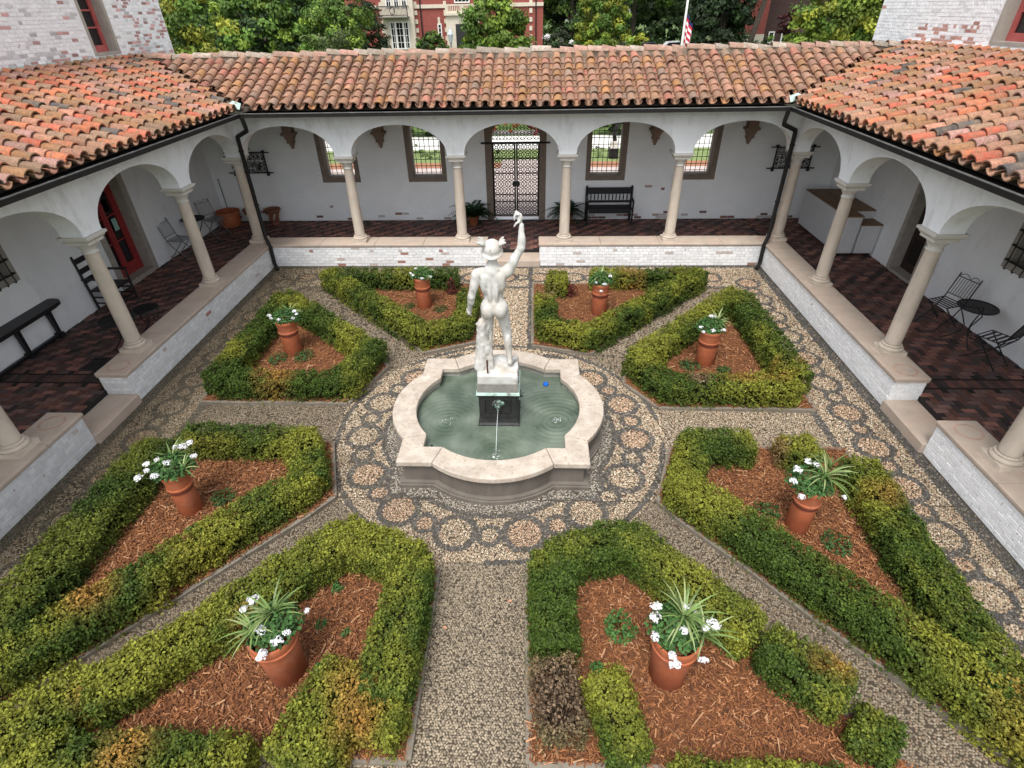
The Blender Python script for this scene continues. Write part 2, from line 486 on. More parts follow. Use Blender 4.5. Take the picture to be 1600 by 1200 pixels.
G0, G1 = -2.213, -1.16
cfw = white_col(0.7, 0.03)
w_bl = low_wall('white brick low wall at the back, left of the centre opening, with flaked red bricks', -6.04, -0.66, 4.57, 5.06, 'y-', 'b', 11, white_col(0.78, 0.07))
w_br = low_wall('white brick low wall at the back, right of the centre opening, below the black bench', 0.66, 6.04, 4.57, 5.06, 'y-', 'a', 12, white_col(0.82, 0.05))
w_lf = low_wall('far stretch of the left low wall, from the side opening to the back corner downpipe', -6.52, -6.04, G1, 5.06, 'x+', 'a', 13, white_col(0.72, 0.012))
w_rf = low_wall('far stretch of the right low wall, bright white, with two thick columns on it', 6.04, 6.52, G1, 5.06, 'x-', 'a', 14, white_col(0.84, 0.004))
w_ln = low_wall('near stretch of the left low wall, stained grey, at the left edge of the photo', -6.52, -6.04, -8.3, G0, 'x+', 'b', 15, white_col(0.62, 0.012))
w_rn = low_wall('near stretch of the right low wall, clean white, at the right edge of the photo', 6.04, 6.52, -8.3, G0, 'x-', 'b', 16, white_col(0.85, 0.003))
for (wx, wy, wt) in ((6.28, -0.95, w_rf), (6.28, -2.43, w_rn), (-6.28, -0.95, w_lf), (-6.28, -2.43, w_ln), (6.1, 4.8, w_br)):
    o_, i_ = [], []
    for k in range(28):
        a = 2 * PI * k / 28
        o_.append((wx + 0.175 * math.cos(a), wy + 0.17 * math.sin(a))); i_.append((wx + 0.14 * math.cos(a), wy + 0.137 * math.sin(a)))
    s = MB(); s.ring(o_, i_, ZC - 0.004, ZC + 0.002)
    if 'ring_stain' not in M: M['ring_stain'] = mk('ring_stain', (0.44, 0.3, 0.23), rough=0.8, var=0.25, vscale=9)
    s.obj('pot_ring', M['ring_stain'], wt)

# gate steps (sills)
for lab, bx in (('stone sill step in the centre opening of the back wall', (-0.66, 0.66, 4.5, 5.06)),
                ('stone sill step in the left side opening', (-6.5, -5.98, G0, G1)), ('stone sill step in the right side opening', (5.98, 6.5, G0, G1))):
    s = MB(); s.b2(bx[0], bx[1], bx[2], bx[3], -0.02, 0.16)
    o = s.obj('stone_step', M['coping'], shift=False)
    bv = o.modifiers.new('bevel', 'BEVEL'); bv.width = 0.015; bv.segments = 2
    prop(o, lab, 'step')

# ---------------------------------------------------------------- arcade floors, laid in herringbone
def floor(name, x0, x1, y0, y1, maxobj, seed, border):
    s = MB(); s.b2(x0, x1, y0, y1, -0.05, ZF - 0.012)
    fl = prop(s.obj(name, M['floor_mortar'], shift=False), kind='structure')
    w = 0.1
    items = []                          # x, y, along-x?
    nx, ny = int((x1 - x0) / w) + 1, int((y1 - y0) / w) + 1
    for j in range(-1, ny):
        for i in range(-1, nx):
            px, py = x0 + i * w, y0 + j * w
            if (i - j) % 4 == 0:
                items.append((px + w, py + w / 2, 1))
            elif (i - j) % 4 == 3:
                items.append((px + w / 2, py + w, 0))
    out = []
    r = np.random.default_rng(seed)
    bands = [(-2.62, -2.42), (-0.95, -0.75)] if border == 'side' else []
    for x, y, h in items:
        hx, hy = (w, w / 2) if h else (w / 2, w)
        if x - hx < x0 - .001 or x + hx > x1 + .001 or y - hy < y0 - .001 or y + hy > y1 + .001: continue
        if any(y + hy > a and y - hy < b for a, b in bands): continue
        out.append((x, y, h))
    for a, b in bands:                  # soldier courses across the walk
        k = x0 + 0.05
        while k < x1 - 0.04:
            out.append((k, (a + b) / 2, 0)); k += w
    P = np.array([(x, y, ZF) for x, y, h in out])
    d, ok = cam_depth(P)
    order = np.argsort(np.where(ok, d, d + 1000))[:maxobj]
    sel = set(order.tolist())
    bm = MB(); bm.add([(-w + .006, -w / 2 + .006, 0), (w - .006, -w / 2 + .006, 0), (w - .006, w / 2 - .006, 0), (-w + .006, w / 2 - .006, 0),
                       (-w + .002, -w / 2 + .002, -.02), (w - .002, -w / 2 + .002, -.02), (w - .002, w / 2 - .002, -.02), (-w + .002, w / 2 - .002, -.02)],
                      [(0, 1, 2, 3), (4, 5, 1, 0), (5, 6, 2, 1), (6, 7, 3, 2), (7, 4, 0, 3)])
    me = bm.mesh('floor_brick', M['floor_brick'])
    LV = np.array(bm.v)
    V, F, Cc = [], [], []
    for i, (x, y, h) in enumerate(out):
        q = r.random()
        red = vnoise(np.array([[x, y, 0.0]]), 0.9, 3)[0]
        c = np.array((0.06, 0.042, 0.04)) if q < 0.25 else (np.array((0.17, 0.078, 0.06)) if q < 0.34 + 0.55 * red else np.array((0.11, 0.062, 0.053)))
        c = c * r.uniform(0.8, 1.25) * (1.45 if h else .8)
        zz = ZF + r.uniform(-.003, .003)
        if i in sel and ok[i]:
            o = link('brick', me, None, fl, Vector((x, y, zz)), color=c)
            o.rotation_euler = (r.uniform(-.01, .01), r.uniform(-.01, .01), 0 if h else PI / 2)
        else:
            n0 = len(V)
            L = LV if h else np.column_stack((-LV[:, 1], LV[:, 0], LV[:, 2]))
            V += [tuple(q_) for q_ in (L + (x, y, zz))]
            F += [tuple(n0 + k for k in f) for f in bm.f]
            Cc += [c] * 8
    o = link('bricks', np_mesh('bricks', V, F, np.array(Cc), M['floor_brick_s']), None, fl)
    o['kind'] = 'stuff'
    return fl
floor('left_arcade_floor', -8.6, -6.5, -6.0, 7.4, 300, 21, 'side')
floor('right_arcade_floor', 6.5, 8.6, -6.0, 7.4, 300, 22, 'side')
floor('back_arcade_floor', -6.5, 6.5, 5.06, 7.41, 120, 23, 'back')

# ---------------------------------------------------------------- columns
def column(parent, x, y, label=None, half=False):
    c = bpy.data.objects.new('column', None); c.empty_display_size = .1
    c.parent = parent; c.location = Vector((x, y, ZC)) - wloc(parent); COL.objects.link(c)
    if label: c['label'] = label
    if 'col_b' not in BRK:
        b = MB(); b.box((0, 0, 0.035), (0.36, 0.36, 0.07)); b.lathe([(0.165, 0.07), (0.178, 0.085), (0.178, 0.105), (0.165, 0.122), (0.14, 0.128), (0.148, 0.14), (0.148, 0.155), (0.125, 0.165)], 20)
        BRK['col_b'] = b.mesh('base', M['stone'])
        s = MB(); s.lathe([(0.128, 0.16), (0.121, 0.19), (0.121, 0.7), (0.116, 1.15), (0.105, 1.62), (0.1, 1.78), (0.1, 1.8)], 22)
        BRK['col_s'] = s.mesh('shaft', M['stone'], True)
        k = MB(); k.lathe([(0.1, 1.72), (0.118, 1.725), (0.118, 1.74), (0.103, 1.752), (0.103, 1.79), (0.118, 1.8), (0.118, 1.81), (0.135, 1.835), (0.15, 1.865), (0.152, 1.884)], 22)
        k.box((0, 0, 1.905), (0.345, 0.345, 0.045)); k.box((0, 0, 1.94), (0.36, 0.36, 0.025), top=(1.12, 1.12)); k.box((0, 0, 1.965), (0.405, 0.405, 0.025)); k.box((0, 0, 1.9975), (0.455, 0.455, 0.04))
        BRK['col_c'] = k.mesh('capital', M['capital'])
    for nm in ('base', 'shaft', 'capital'):
        o = link(nm, BRK['col_' + nm[0]], None, c)
        if nm != 'shaft' and nm == 'base' or nm == 'capital':
            pass
    return c

# ---------------------------------------------------------------- arcades
SPR, RISE, TOP = 2.59, 0.64, 3.62
def arcade_wall(mb, us, f, th, axis, e0, e1, pw=0.195):
    """us: pier centres along the axis; f: front coordinate; th: signed thickness; e0,e1 outer ends"""
    def pt(u, d, z):
        return (u, f + d, z) if axis == 'x' else (f + d, u, z)
    def quad(a, b, c, d):
        mb.add([a, b, c, d], [(0, 1, 2, 3)])
    us = sorted(us)
    for i, u in enumerate(us):
        a = e0 if i == 0 else u - pw
        b = e1 if i == len(us) - 1 else u + pw
        for d in (0, th): quad(pt(a, d, SPR), pt(b, d, SPR), pt(b, d, TOP), pt(a, d, TOP))
        quad(pt(a, 0, SPR), pt(b, 0, SPR), pt(b, th, SPR), pt(a, th, SPR))
        if i == 0: quad(pt(a, 0, SPR), pt(a, th, SPR), pt(a, th, TOP), pt(a, 0, TOP))
        if i == len(us) - 1: quad(pt(b, 0, SPR), pt(b, th, SPR), pt(b, th, TOP), pt(b, 0, TOP))
    for i in range(len(us) - 1):
        a, b = us[i] + pw, us[i + 1] - pw
        n = 28
        arc = [((a + b) / 2 - (b - a) / 2 * math.cos(PI * k / n), SPR + RISE * math.sin(PI * k / n) ** 0.92) for k in range(n + 1)]
        for k in range(n):
            (u0, z0), (u1, z1) = arc[k], arc[k + 1]
            for d in (0, th): quad(pt(u0, d, z0), pt(u1, d, z1), pt(u1, d, TOP), pt(u0, d, TOP))
            quad(pt(u0, 0, z0), pt(u1, 0, z1), pt(u1, th, z1), pt(u0, th, z0))

back = thing('back_arcade', 'white arcade across the back of the court with five arches and a tiled roof', 'arcade', (0, 4.83, 0), group='arcades around the court')
left = thing('left_arcade', 'white arcade along the left side of the court, red door behind its arches', 'arcade', (-6.33, 1.0, 0), group='arcades around the court')
right = thing('right_arcade', 'white arcade along the right side of the court, white cabinets behind its arches', 'arcade', (6.33, 1.0, 0), group='arcades around the court')
b = MB(); arcade_wall(b, [-6.33, -3.8, -1.25, 1.25, 3.8, 6.33], 4.63, 0.36, 'x', -6.51, 6.51)
b.obj('arcade_wall', M['plaster'], back)
SY = [4.83, 2.26, -0.38, -3.0, -5.62, -8.24]
for w_, f_, th in ((left, -6.14, -0.36), (right, 6.14, 0.36)):
    b = MB(); arcade_wall(b, SY, f_, th, 'y', -8.4, 4.64)
    b.obj('arcade_wall', M['plaster'], w_)
for x in (-3.8, -1.25, 1.25, 3.8): column(back, x, 4.82)
for x in (-6.39, 6.39): column(back, x, 4.84)
for y in SY[1:5]:
    column(left, -6.32, y); column(right, 6.32, y)

# ceilings under the roofs
b = MB(); b.b2(-8.6, 8.6, 4.99, 7.4, 3.56, 3.6); b.obj('ceiling', M['wood_ceiling'], back)
for w_, x0, x1 in ((left, -8.6, -6.5), (right, 6.5, 8.6)):
    b = MB(); b.b2(x0, x1, -8.3, 4.98, 3.56, 3.6); b.obj('ceiling', M['wood_ceiling'], w_)

# ---------------------------------------------------------------- tiled roofs
EV = 5.70; EZ = 3.665; RY = 6.1; RZ = 4.42
VS = (8.6 - EV) / (RY - 4.15)
def vx(y): return EV + (y - 4.15) * VS
def tile_local(L, r0, r1, th, n, up=True):
    b = MB(); V = []
    sg = 1 if up else -1
    for (y, r) in ((0, r0), (L, r1)):
        for k in range(n + 1):
            a = PI * k / n
            V.append((-r * math.cos(a), y, sg * r * math.sin(a) * 0.86))
        for k in range(n + 1):
            a = PI * k / n
            V.append((-(r - th) * math.cos(a), y, sg * (r - th) * math.sin(a) * 0.86))
    m = n + 1; F = []
    for k in range(n):
        q = [(k, k + 1, 2 * m + k + 1, 2 * m + k), (m + k + 1, m + k, 3 * m + k, 3 * m + k + 1), (k, m + k, m + k + 1, k + 1)]
        F += q if up else [x[::-1] for x in q]
    F += [(0, 2 * m, 3 * m, m), (n, m + n, 3 * m + n, 2 * m + n)]
    return np.array(V), F
TV, TF = tile_local(0.34, 0.096, 0.078, 0.02, 6)
PV, PF = tile_local(0.30, 0.082, 0.094, 0.012, 5, up=False)
def tile_me(nm, V, F, m):
    b = MB(); b.add([tuple(p) for p in V], F); me = b.mesh(nm, m)
    me.polygons.foreach_set('use_smooth', [True] * len(me.polygons))
    me.set_sharp_from_angle(angle=math.radians(50))
    return me
TM = [tile_me('roof_tile', TV * (1, 1, s), TF, M['tile']) for s in (1.0, 0.94, 1.06)]

def tcol(r, kind):
    q = r.random()
    if kind == 'back':
        pal = [(0.34, (0.38, 0.22, 0.16)), (0.26, (0.33, 0.21, 0.16)), (0.2, (0.40, 0.235, 0.15)), (0.08, (0.42, 0.23, 0.1)), (0.08, (0.42, 0.185, 0.145)), (0.04, (0.3, 0.23, 0.19))]
    else:
        pal = [(0.23, (0.38, 0.22, 0.15)), (0.14, (0.52, 0.19, 0.10)), (0.12, (0.52, 0.145, 0.09)), (0.17, (0.34, 0.19, 0.095)), (0.13, (0.48, 0.25, 0.18)), (0.09, (0.3, 0.21, 0.15)), (0.08, (0.42, 0.26, 0.24)), (0.04, (0.09, 0.095, 0.105))]
    acc = 0
    for p, c in pal:
        acc += p
        if q < acc: break
    v = r.uniform(0.62, 1.0)
    return np.array(c) * np.array((1.06, .92, .84)) * v

def roof(wing, kind, seed):
    rf = bpy.data.objects.new('roof', None); rf.parent = wing; COL.objects.link(rf)
    r = np.random.default_rng(seed)
    items = []
    pitch, ex = 0.247, (0.246 if kind == 'back' else 0.262)
    if kind == 'back':
        S_ = np.array((0, RY - 4.15, RZ - EZ)); L = np.linalg.norm(S_); Sd = S_ / L; U = np.array((1.0, 0, 0))
        for i in range(-35, 36):
            for k in range(int(L / ex) + 1):
                p = np.array((i * pitch, 4.15, EZ)) + Sd * (k * ex)
                if abs(p[0]) < vx(p[1]) - 0.02 and k * ex < L - 0.33: items.append((p, k))
    else:
        sg = -1 if kind == 'left' else 1
        S_ = np.array((sg * (8.6 - EV), 0, RZ + 0.07 - EZ)); L = np.linalg.norm(S_); Sd = S_ / L; U = np.array((0, -float(sg), 0))
        for i in range(0, 60):
            y = 5.95 - i * pitch
            if y < -6.0: break
            for k in range(int(L / ex) + 1):
                p = np.array((sg * EV, y, EZ)) + Sd * (k * ex)
                if abs(p[0]) > 8.52: continue
                if y < 4.15 + (abs(p[0]) - EV) / VS + 0.06: items.append((p, k))
    Nn = np.cross(U, Sd)
    R = np.column_stack((U, Sd, Nn))
    Rm = Matrix([list(x) for x in R])
    tilt = Matrix.Rotation(-0.055, 3, 'X')
    P = np.array([p for p, k in items])
    d, ok = cam_depth(P)
    sel = set(np.argsort(np.where(ok, d, d + 1000))[:300].tolist())
    V, F, Cc = [], [], []
    base = wloc(rf)
    for i, (p, k) in enumerate(items):
        c = tcol(r, kind)
        rot = Rm @ Matrix.Rotation(r.normal(0, 0.025), 3, 'Z') @ Matrix.Rotation(-0.08 + r.normal(0, 0.014), 3, 'X') @ Matrix.Rotation(r.normal(0, 0.03), 3, 'Y')
        q = p + Nn * (0.028 + r.normal(0, 0.004)) + Sd * r.normal(-0.01 if k else -0.03, 0.012) + U * r.normal(0, 0.005)
        if i in sel and ok[i]:
            o = link('roof_tile', TM[r.integers(3)], None, rf, Vector(q) - base, color=c)
            o.rotation_euler = rot.to_euler()
        else:
            n0 = len(V)
            V += list((TV @ np.array(rot).T) + q - np.array(base))
            F += [tuple(n0 + a for a in f) for f in TF]; Cc += [c] * len(TV)
        # channel tile beside it
    o = link('rest_of_tiles', np_mesh('rest_of_tiles', np.array(V), np.array(F), np.array(Cc), M['tile_s']), None, rf)
    autosmooth(o, 50); o['kind'] = 'stuff'
    V, F, Cc = [], [], []
    Rt = np.array(Rm @ Matrix.Rotation(-0.05, 3, 'X'))
    for p, k in items:
        q = p + U * pitch * 0.5 + Nn * (0.036 + r.normal(0, .003)) - Sd * (0.035 if k else 0.045)
        n0 = len(V)
        V += list((PV @ Rt.T) + q - np.array(base)); F += [tuple(n0 + a for a in f) for f in PF]
        Cc += [tcol(r, 'back') * (1.0 if kind == 'back' else 0.85)] * len(PV)
    o = link('channel_tiles', np_mesh('channel_tiles', np.array(V), np.array(F), np.array(Cc), M['tile_s']), None, rf)
    autosmooth(o, 50); o['kind'] = 'stuff'
    # boarding under the tiles
    b = MB(); dn = -0.075
    if kind == 'back':
        b.add([(-EV, 4.2, EZ + dn), (EV, 4.2, EZ + dn), (8.6, RY, RZ + dn), (-8.6, RY, RZ + dn), (8.6, 7.9, EZ), (-8.6, 7.9, EZ)], [(0, 1, 2, 3), (3, 2, 4, 5)])
    else:
        sg = -1 if kind == 'left' else 1
        b.add([(sg * (EV + .05), -8.3, EZ + dn), (sg * (EV + .05), 4.15, EZ + dn), (sg * 8.6, RY, RZ + .07 + dn), (sg * 8.6, -8.3, RZ + .07 + dn)], [(0, 1, 2, 3)])
    b.obj('roof_boards', M['deck'], rf)
    return rf
rf_b = roof(back, 'back', 31)
rf_l = roof(left, 'left', 32)
rf_r = roof(right, 'right', 33)

# ridge of the back roof
rr = np.random.default_rng(35)
RV, RF = tile_local(0.43, 0.115, 0.1, 0.015, 6)
rme = tile_me('ridge_tile', RV, RF, M['tile'])
b = MB(); b.b2(-8.55, 8.55, RY - 0.09, RY + 0.09, RZ - 0.1, RZ + 0.055)
if 'mortar_ridge' not in M: M['mortar_ridge'] = mk('ridge_mortar', (0.24, 0.2, 0.15), rough=0.95, var=0.35, vscale=9, bump=0.4)
b.obj('ridge_mortar', M['mortar_ridge'], rf_b)
x = -8.55
while x < 8.2:
    c = np.array([(0.40, 0.27, 0.21), (0.43, 0.24, 0.19), (0.33, 0.28, 0.23), (0.42, 0.35, 0.29), (0.37, 0.23, 0.18)][rr.integers(5)]) * rr.uniform(.75, 1.1)
    o = link('ridge_tile', rme, None, rf_b, Vector((x, RY + rr.normal(0, .012), RZ + 0.05 + rr.normal(0, .012))) - wloc(rf_b), color=c)
    o.rotation_euler = (rr.normal(-.085, .03), rr.normal(0, .05), -PI / 2 + rr.normal(0, .045))
    x += 0.31
# valleys: strips of copper where the roofs meet
for sg, rf in ((-1, rf_l), (1, rf_r)):
    a = Vector((sg * 5.62, 4.07, EZ + 0.0)); e = Vector((sg * 8.55, RY - .02, RZ + 0.02))
    dv = (e - a).normalized(); sd = dv.cross(Vector((0, 0, 1))).normalized() * 0.045
    b = MB(); up = Vector((0, 0, 0.012))
    b.add([a - sd, a + sd, e + sd, e - sd, a - sd + up, a + sd + up, e + sd + up, e - sd + up], [(4, 5, 6, 7), (0, 1, 5, 4), (1, 2, 6, 5), (3, 0, 4, 7)])
    b.obj('valley_lead', M['mortar_ridge'], rf)
    b = MB()
    b.add([(sg * 5.58, 4.03, EZ - .02), (sg * 5.86, 4.06, EZ + .05), (sg * 5.8, 4.28, EZ + .12), (sg * 5.62, 4.24, EZ + .07), (sg * 5.7, 4.14, EZ + .12)], [(0, 1, 4), (1, 2, 4), (2, 3, 4), (3, 0, 4)])
    b.obj('valley_flashing', M['copper'], rf)

# gutters
def gutter(parent, p0, p1, sg, axis):
    b = MB(); lip = MB()
    z0, z1 = 3.485, 3.57
    if axis == 'x':
        y0, y1 = 4.05, 4.15
        b.b2(p0, p1, y0, y1, z0, z1 - .014); b.b2(p0, p1, 4.15, 4.63, 3.53, 3.55)
        lip.b2(p0, p1, y0 - .008, y0 + .012, z1 - .014, z1)
    else:
        x0, x1 = sg * 5.63, sg * 5.73
        b.b2(x0, x1, p0, p1, z0, z1 - .014); b.b2(sg * 5.73, sg * 6.14, p0, p1, 3.53, 3.55)
        lip.b2(x0 - sg * .008, x0 + sg * .012, p0, p1, z1 - .014, z1)
    g_ = b.obj('gutter', M['bronze'], parent)
    lip.obj('gutter_lip', M['gutter_lip'], g_, shift=True)
gutter(back, -5.635, 5.635, 0, 'x')
gutter(left, -8.3, 4.06, -1, 'y'); gutter(right, -8.3, 4.06, 1, 'y')

def downpipe(sg, label):
    pts = [(sg * 5.62, 4.1, 3.5), (sg * 5.6, 4.12, 3.3), (sg * 5.62, 4.16, 3.22), (sg * 6.03, 4.5, 3.05), (sg * 6.05, 4.53, 2.95), (sg * 6.06, 4.54, 2.2), (sg * 6.06, 4.53, 0.75), (sg * 6.02, 4.5, 0.66), (sg * 5.98, 4.47, 0.55), (sg * 5.98, 4.45, 0.12), (sg * 5.9, 4.34, 0.03), (sg * 5.86, 4.28, 0.02)]
    b = MB(); b.tube(pts, 0.045, 8)
    o = autosmooth(b.obj('downpipe', M['bronze'], None))
    prop(o, label, 'downpipe')
    for z in (2.3, 1.55, 2.75):
        c = MB(); c.lathe([(0.052, -0.02), (0.056, -0.01), (0.056, 0.01), (0.052, 0.02)], 10, (sg * 6.058, 4.538, z))
        c.obj('pipe_collar', M['bronze'], o)
downpipe(-1, 'dark downpipe bending down the back left corner, ending by the ground')
downpipe(1, 'dark downpipe bending down the back right corner, ending by the ground')

# ---------------------------------------------------------------- walls with openings
def wall_boxes(mb, u0, u1, z0, z1, ops, f0, f1, axis):
    us = sorted(set([u0, u1] + [o[0] for o in ops] + [o[1] for o in ops])); 
    for a, b_ in zip(us[:-1], us[1:]):
        m_ = (a + b_) / 2
        zs = sorted([(o[2], o[3]) for o in ops if o[0] < m_ < o[1]])
        z = z0
        for za, zb in zs + [(z1, z1)]:
            if za > z + 1e-6:
                if axis == 'x': mb.b2(a, b_, f0, f1, z, za)
                else: mb.b2(f0, f1, a, b_, z, za)
            z = max(z, zb)

YW = 7.41
WINX = [(-5.44, -4.36), (-3.0, -1.92), (1.92, 3.0), (4.36, 5.44)]
ops = [(a, b_, 1.32, 2.86) for a, b_ in WINX] + [(-0.83, 0.83, 0.2, 3.1)]
b = MB(); wall_boxes(b, -8.6, 8.6, 0.0, 3.58, ops, YW, YW + 0.36, 'x')
rw = b.obj('rear_wall', M['plaster_in'], back)
# faint brickwork under the whitewash
def rear_skip(u, z):
    x = u - 8.6
    return any(a - .06 < x < b_ + .06 and c - .03 < z < d_ + .03 for a, b_, c, d_ in ops)
def rear_col(r, u, z):
    h = z - ZF
    p = 0.8 * max(0, 1 - h / 0.4) ** 3 * vnoise(np.array([[u, 0, 0]]), .8, 3)[0] + 0.002
    if r.random() < p: return [(0.26, 0.12, 0.1), (0.4, 0.3, 0.27), (0.16, 0.1, 0.09), (0.5, 0.46, 0.44)][r.integers(4)]
    k = 0.815 * r.uniform(0.985, 1.01)
    return (k, k * 1.01, k * 1.02)
courses(rw, (-8.6, YW), 0, 17.2, ZF, 3.5, rear_col, M['paint_brick'], M['plaster_brick'] if 'plaster_brick' in M else mk('whitewashed_brick', src='attr', rough=0.9, var=0.06, vscale=1.6, bump=0.2), maxobj=0, proud=0.002, seed=41, skip=rear_skip, jit=0.0008, gap=.005, ch=.001)

for (a, b_) in WINX:
    s = MB()
    s.b2(a, b_, YW - .012, YW + .2, 1.32, 1.45); s.b2(a, a + .13, YW - .012, YW + .2, 1.45, 2.86); s.b2(b_ - .13, b_, YW - .012, YW + .2, 1.45, 2.86); s.b2(a + .13, b_ - .13, YW - .012, YW + .2, 2.74, 2.86)
    wf = s.obj('window_frame', M['brown_stone'], back)
    s = MB(); s.b2(a + .09, a + .145, YW + .2, YW + .37, 1.4, 2.8); s.b2(b_ - .145, b_ - .09, YW + .2, YW + .37, 1.4, 2.8); s.b2(a + .1, b_ - .1, YW + .2, YW + .39, 1.36, 1.45); s.b2(a + .1, b_ - .1, YW + .2, YW + .39, 2.74, 2.83)
    s.obj('window_reveal', M['jamb_stone'], wf)
    s = MB(); n = 6
    for k in range(n):
        xx = a + .145 + (b_ - a - .29) * (k + .5) / n + 0.0
        s.tube([(xx, YW + .3, 1.46), (xx, YW + .3, 2.75)], 0.0095, 5)
    for k in range(8):
        zz = 1.5 + 0.172 * k
        s.tube([(a + .14, YW + .315, zz), (b_ - .14, YW + .315, zz)], 0.0085, 5)
    s.obj('iron_grille', M['iron'], wf)

# gate surround
s = MB()
for sg in (-1, 1): s.b2(sg * .65, sg * .83, YW - .015, YW + .36, 0.2, 2.42)
n = 20
arc = [(-.65 * math.cos(PI * k / n), 2.42 + 0.5 * math.sin(PI * k / n)) for k in range(n + 1)]
for k in range(n):
    (xa, za), (xb, zb) = arc[k], arc[k + 1]
    for d in (YW - .015, YW + .36): s.add([(xa, d, za), (xb, d, zb), (xb, d, 3.1), (xa, d, 3.1)], [(0, 1, 2, 3)])
    s.add([(xa, YW - .015, za), (xb, YW - .015, zb), (xb, YW + .36, zb), (xa, YW + .36, za)], [(0, 1, 2, 3)])
for sg in (-1, 1): s.b2(sg * .65, sg * .83, YW - .014, YW + .359, 2.421, 3.099)
s.obj('gate_surround', M['brown_stone'], back)

# wooden corbels under the ceiling on the rear wall
for x in (-6.05, -3.63, -1.42, 1.46, 3.69, 6.12):
    s = MB()
    s.box((x, YW - .13, 3.1), (.24, .26, .92)); s.box((x, YW - .14, 2.62), (.36, .28, .06)); s.box((x, YW - .115, 2.51), (.16, .12, .16), top=(1.8, 1.9)); s.box((x, YW - .1, 2.41), (.19, .17, .045)); s.box((x, YW - .07, 2.31), (.05, .05, .155), top=(2.8, 2.6))
    s.obj('corbel', M['corbel'] if 'corbel' in M else M.setdefault('corbel', mk('corbel_stone', (0.25, 0.175, 0.135), rough=.8, var=.2)), back)

# ---------------------------------------------------------------- side buildings rising behind the arcades
def building(sg, label, ops, upops, cf, seed, brick_rng):
    t = thing('brick_building', label, 'building', (sg * 8.6, 0, 0))
    X0 = sg * 8.6
    b = MB(); wall_boxes(b, -8.4, 7.76, 0, 4.45, ops, X0, X0 + sg * .4, 'y')
    b.obj('wall', M['plaster_in'], t)
    b = MB(); b.b2(X0 + sg * .42, X0 + sg * 6, -8.4, 7.7, 0, 7.4); b.b2(X0 + sg * .1, X0 + sg * .4, -8.4, 7.7, 7.2, 7.4)
    b.obj('rooms', M['dark_room'], t)
    b = MB(); wall_boxes(b, -8.4, 7.52, 4.45, 7.2, upops, X0 + sg * .002, X0 + sg * .4, 'y')
    b.b2(X0 + sg * .4, X0 + sg * 6, 7.4, 7.52, 4.45, 7.2)
    up = b.obj('upper_wall', M['tower_mortar'], t)
    y0, y1, z1 = brick_rng
    def sk(u, z):
        y = (y0 + u) if sg < 0 else (y1 - u)
        return any(a - .08 < y < b_ + .08 and c - .03 < z < d_ + .03 for a, b_, c, d_ in upops)
    if sg < 0: courses(up, (X0, y0), PI / 2, y1 - y0, 4.5, z1, cf, M['paint_brick'], M['paint_brick_s'], seed=seed, skip=sk, bl=0.168, bh=0.061, jit=.003, gap=.008)
    else: courses(up, (X0, y1), -PI / 2, y1 - y0, 4.5, z1, cf, M['paint_brick'], M['paint_brick_s'], seed=seed, skip=sk, bl=0.168, bh=0.061, jit=.003, gap=.008)
    # flashing at the foot of the upper wall
    b = MB(); b.b2(X0 - sg * .015, X0 - sg * .006, -6, 5.9, 4.47, 4.575); b.b2(X0 - sg * .09, X0 - sg * .006, -6, 5.9, 4.455, 4.475)
    b.obj('flashing', M['copper'] if sg < 0 else M['tower_mortar'], t)
    return t
def tower_l(r, u, z):
    q = r.random()
    p = 0.05 + 0.14 * (u > 5.2)
    if z < 4.72: p += .1
    if q < p: return np.array((0.46, 0.27, 0.25)) * r.uniform(.65, 1.5)
    if q < p + 0.1 + (.25 if z < 4.72 else 0): return np.array((0.56, 0.54, 0.54)) * r.uniform(.75, 1.25)
    return np.array((0.84, 0.83, 0.83)) * r.uniform(.92, 1.04)
def tower_r(r, u, z):
    q = r.random()
    p = 0.02 + (0.33 if (1.7 < u < 3.6 and z < 4.87) else 0)
    if q < p: return np.array((0.42, 0.23, 0.19)) * r.uniform(.85, 1.35)
    if q < p + 0.14: return np.array((0.7, 0.7, 0.71)) * r.uniform(.9, 1.1)
    return np.array((0.84, 0.84, 0.845)) * r.uniform(.94, 1.03)
LD = (2.56, 3.92, ZF - .05, 2.55)        # red door opening
LWn = (-0.75, 0.46, 1.47, 2.6)
TWL = (4.62, 5.46, 4.6, 6.3)
bl_l = building(-1, 'white brick building at the upper left with a narrow red window above the roof', [LD, LWn], [TWL], tower_l, 61, (0.6, 7.5, 6.2))
RD = (2.84, 3.86, ZF - .05, 2.55)
RWn = (-0.3, 0.99, 1.47, 2.6)
TWR = (2.3, 3.52, 4.6, 6.3)
bl_r = building(1, 'white brick building at the upper right, red window cut off by the photo edge', [RD, RWn], [TWR], tower_r, 62, (2.0, 7.5, 6.0))

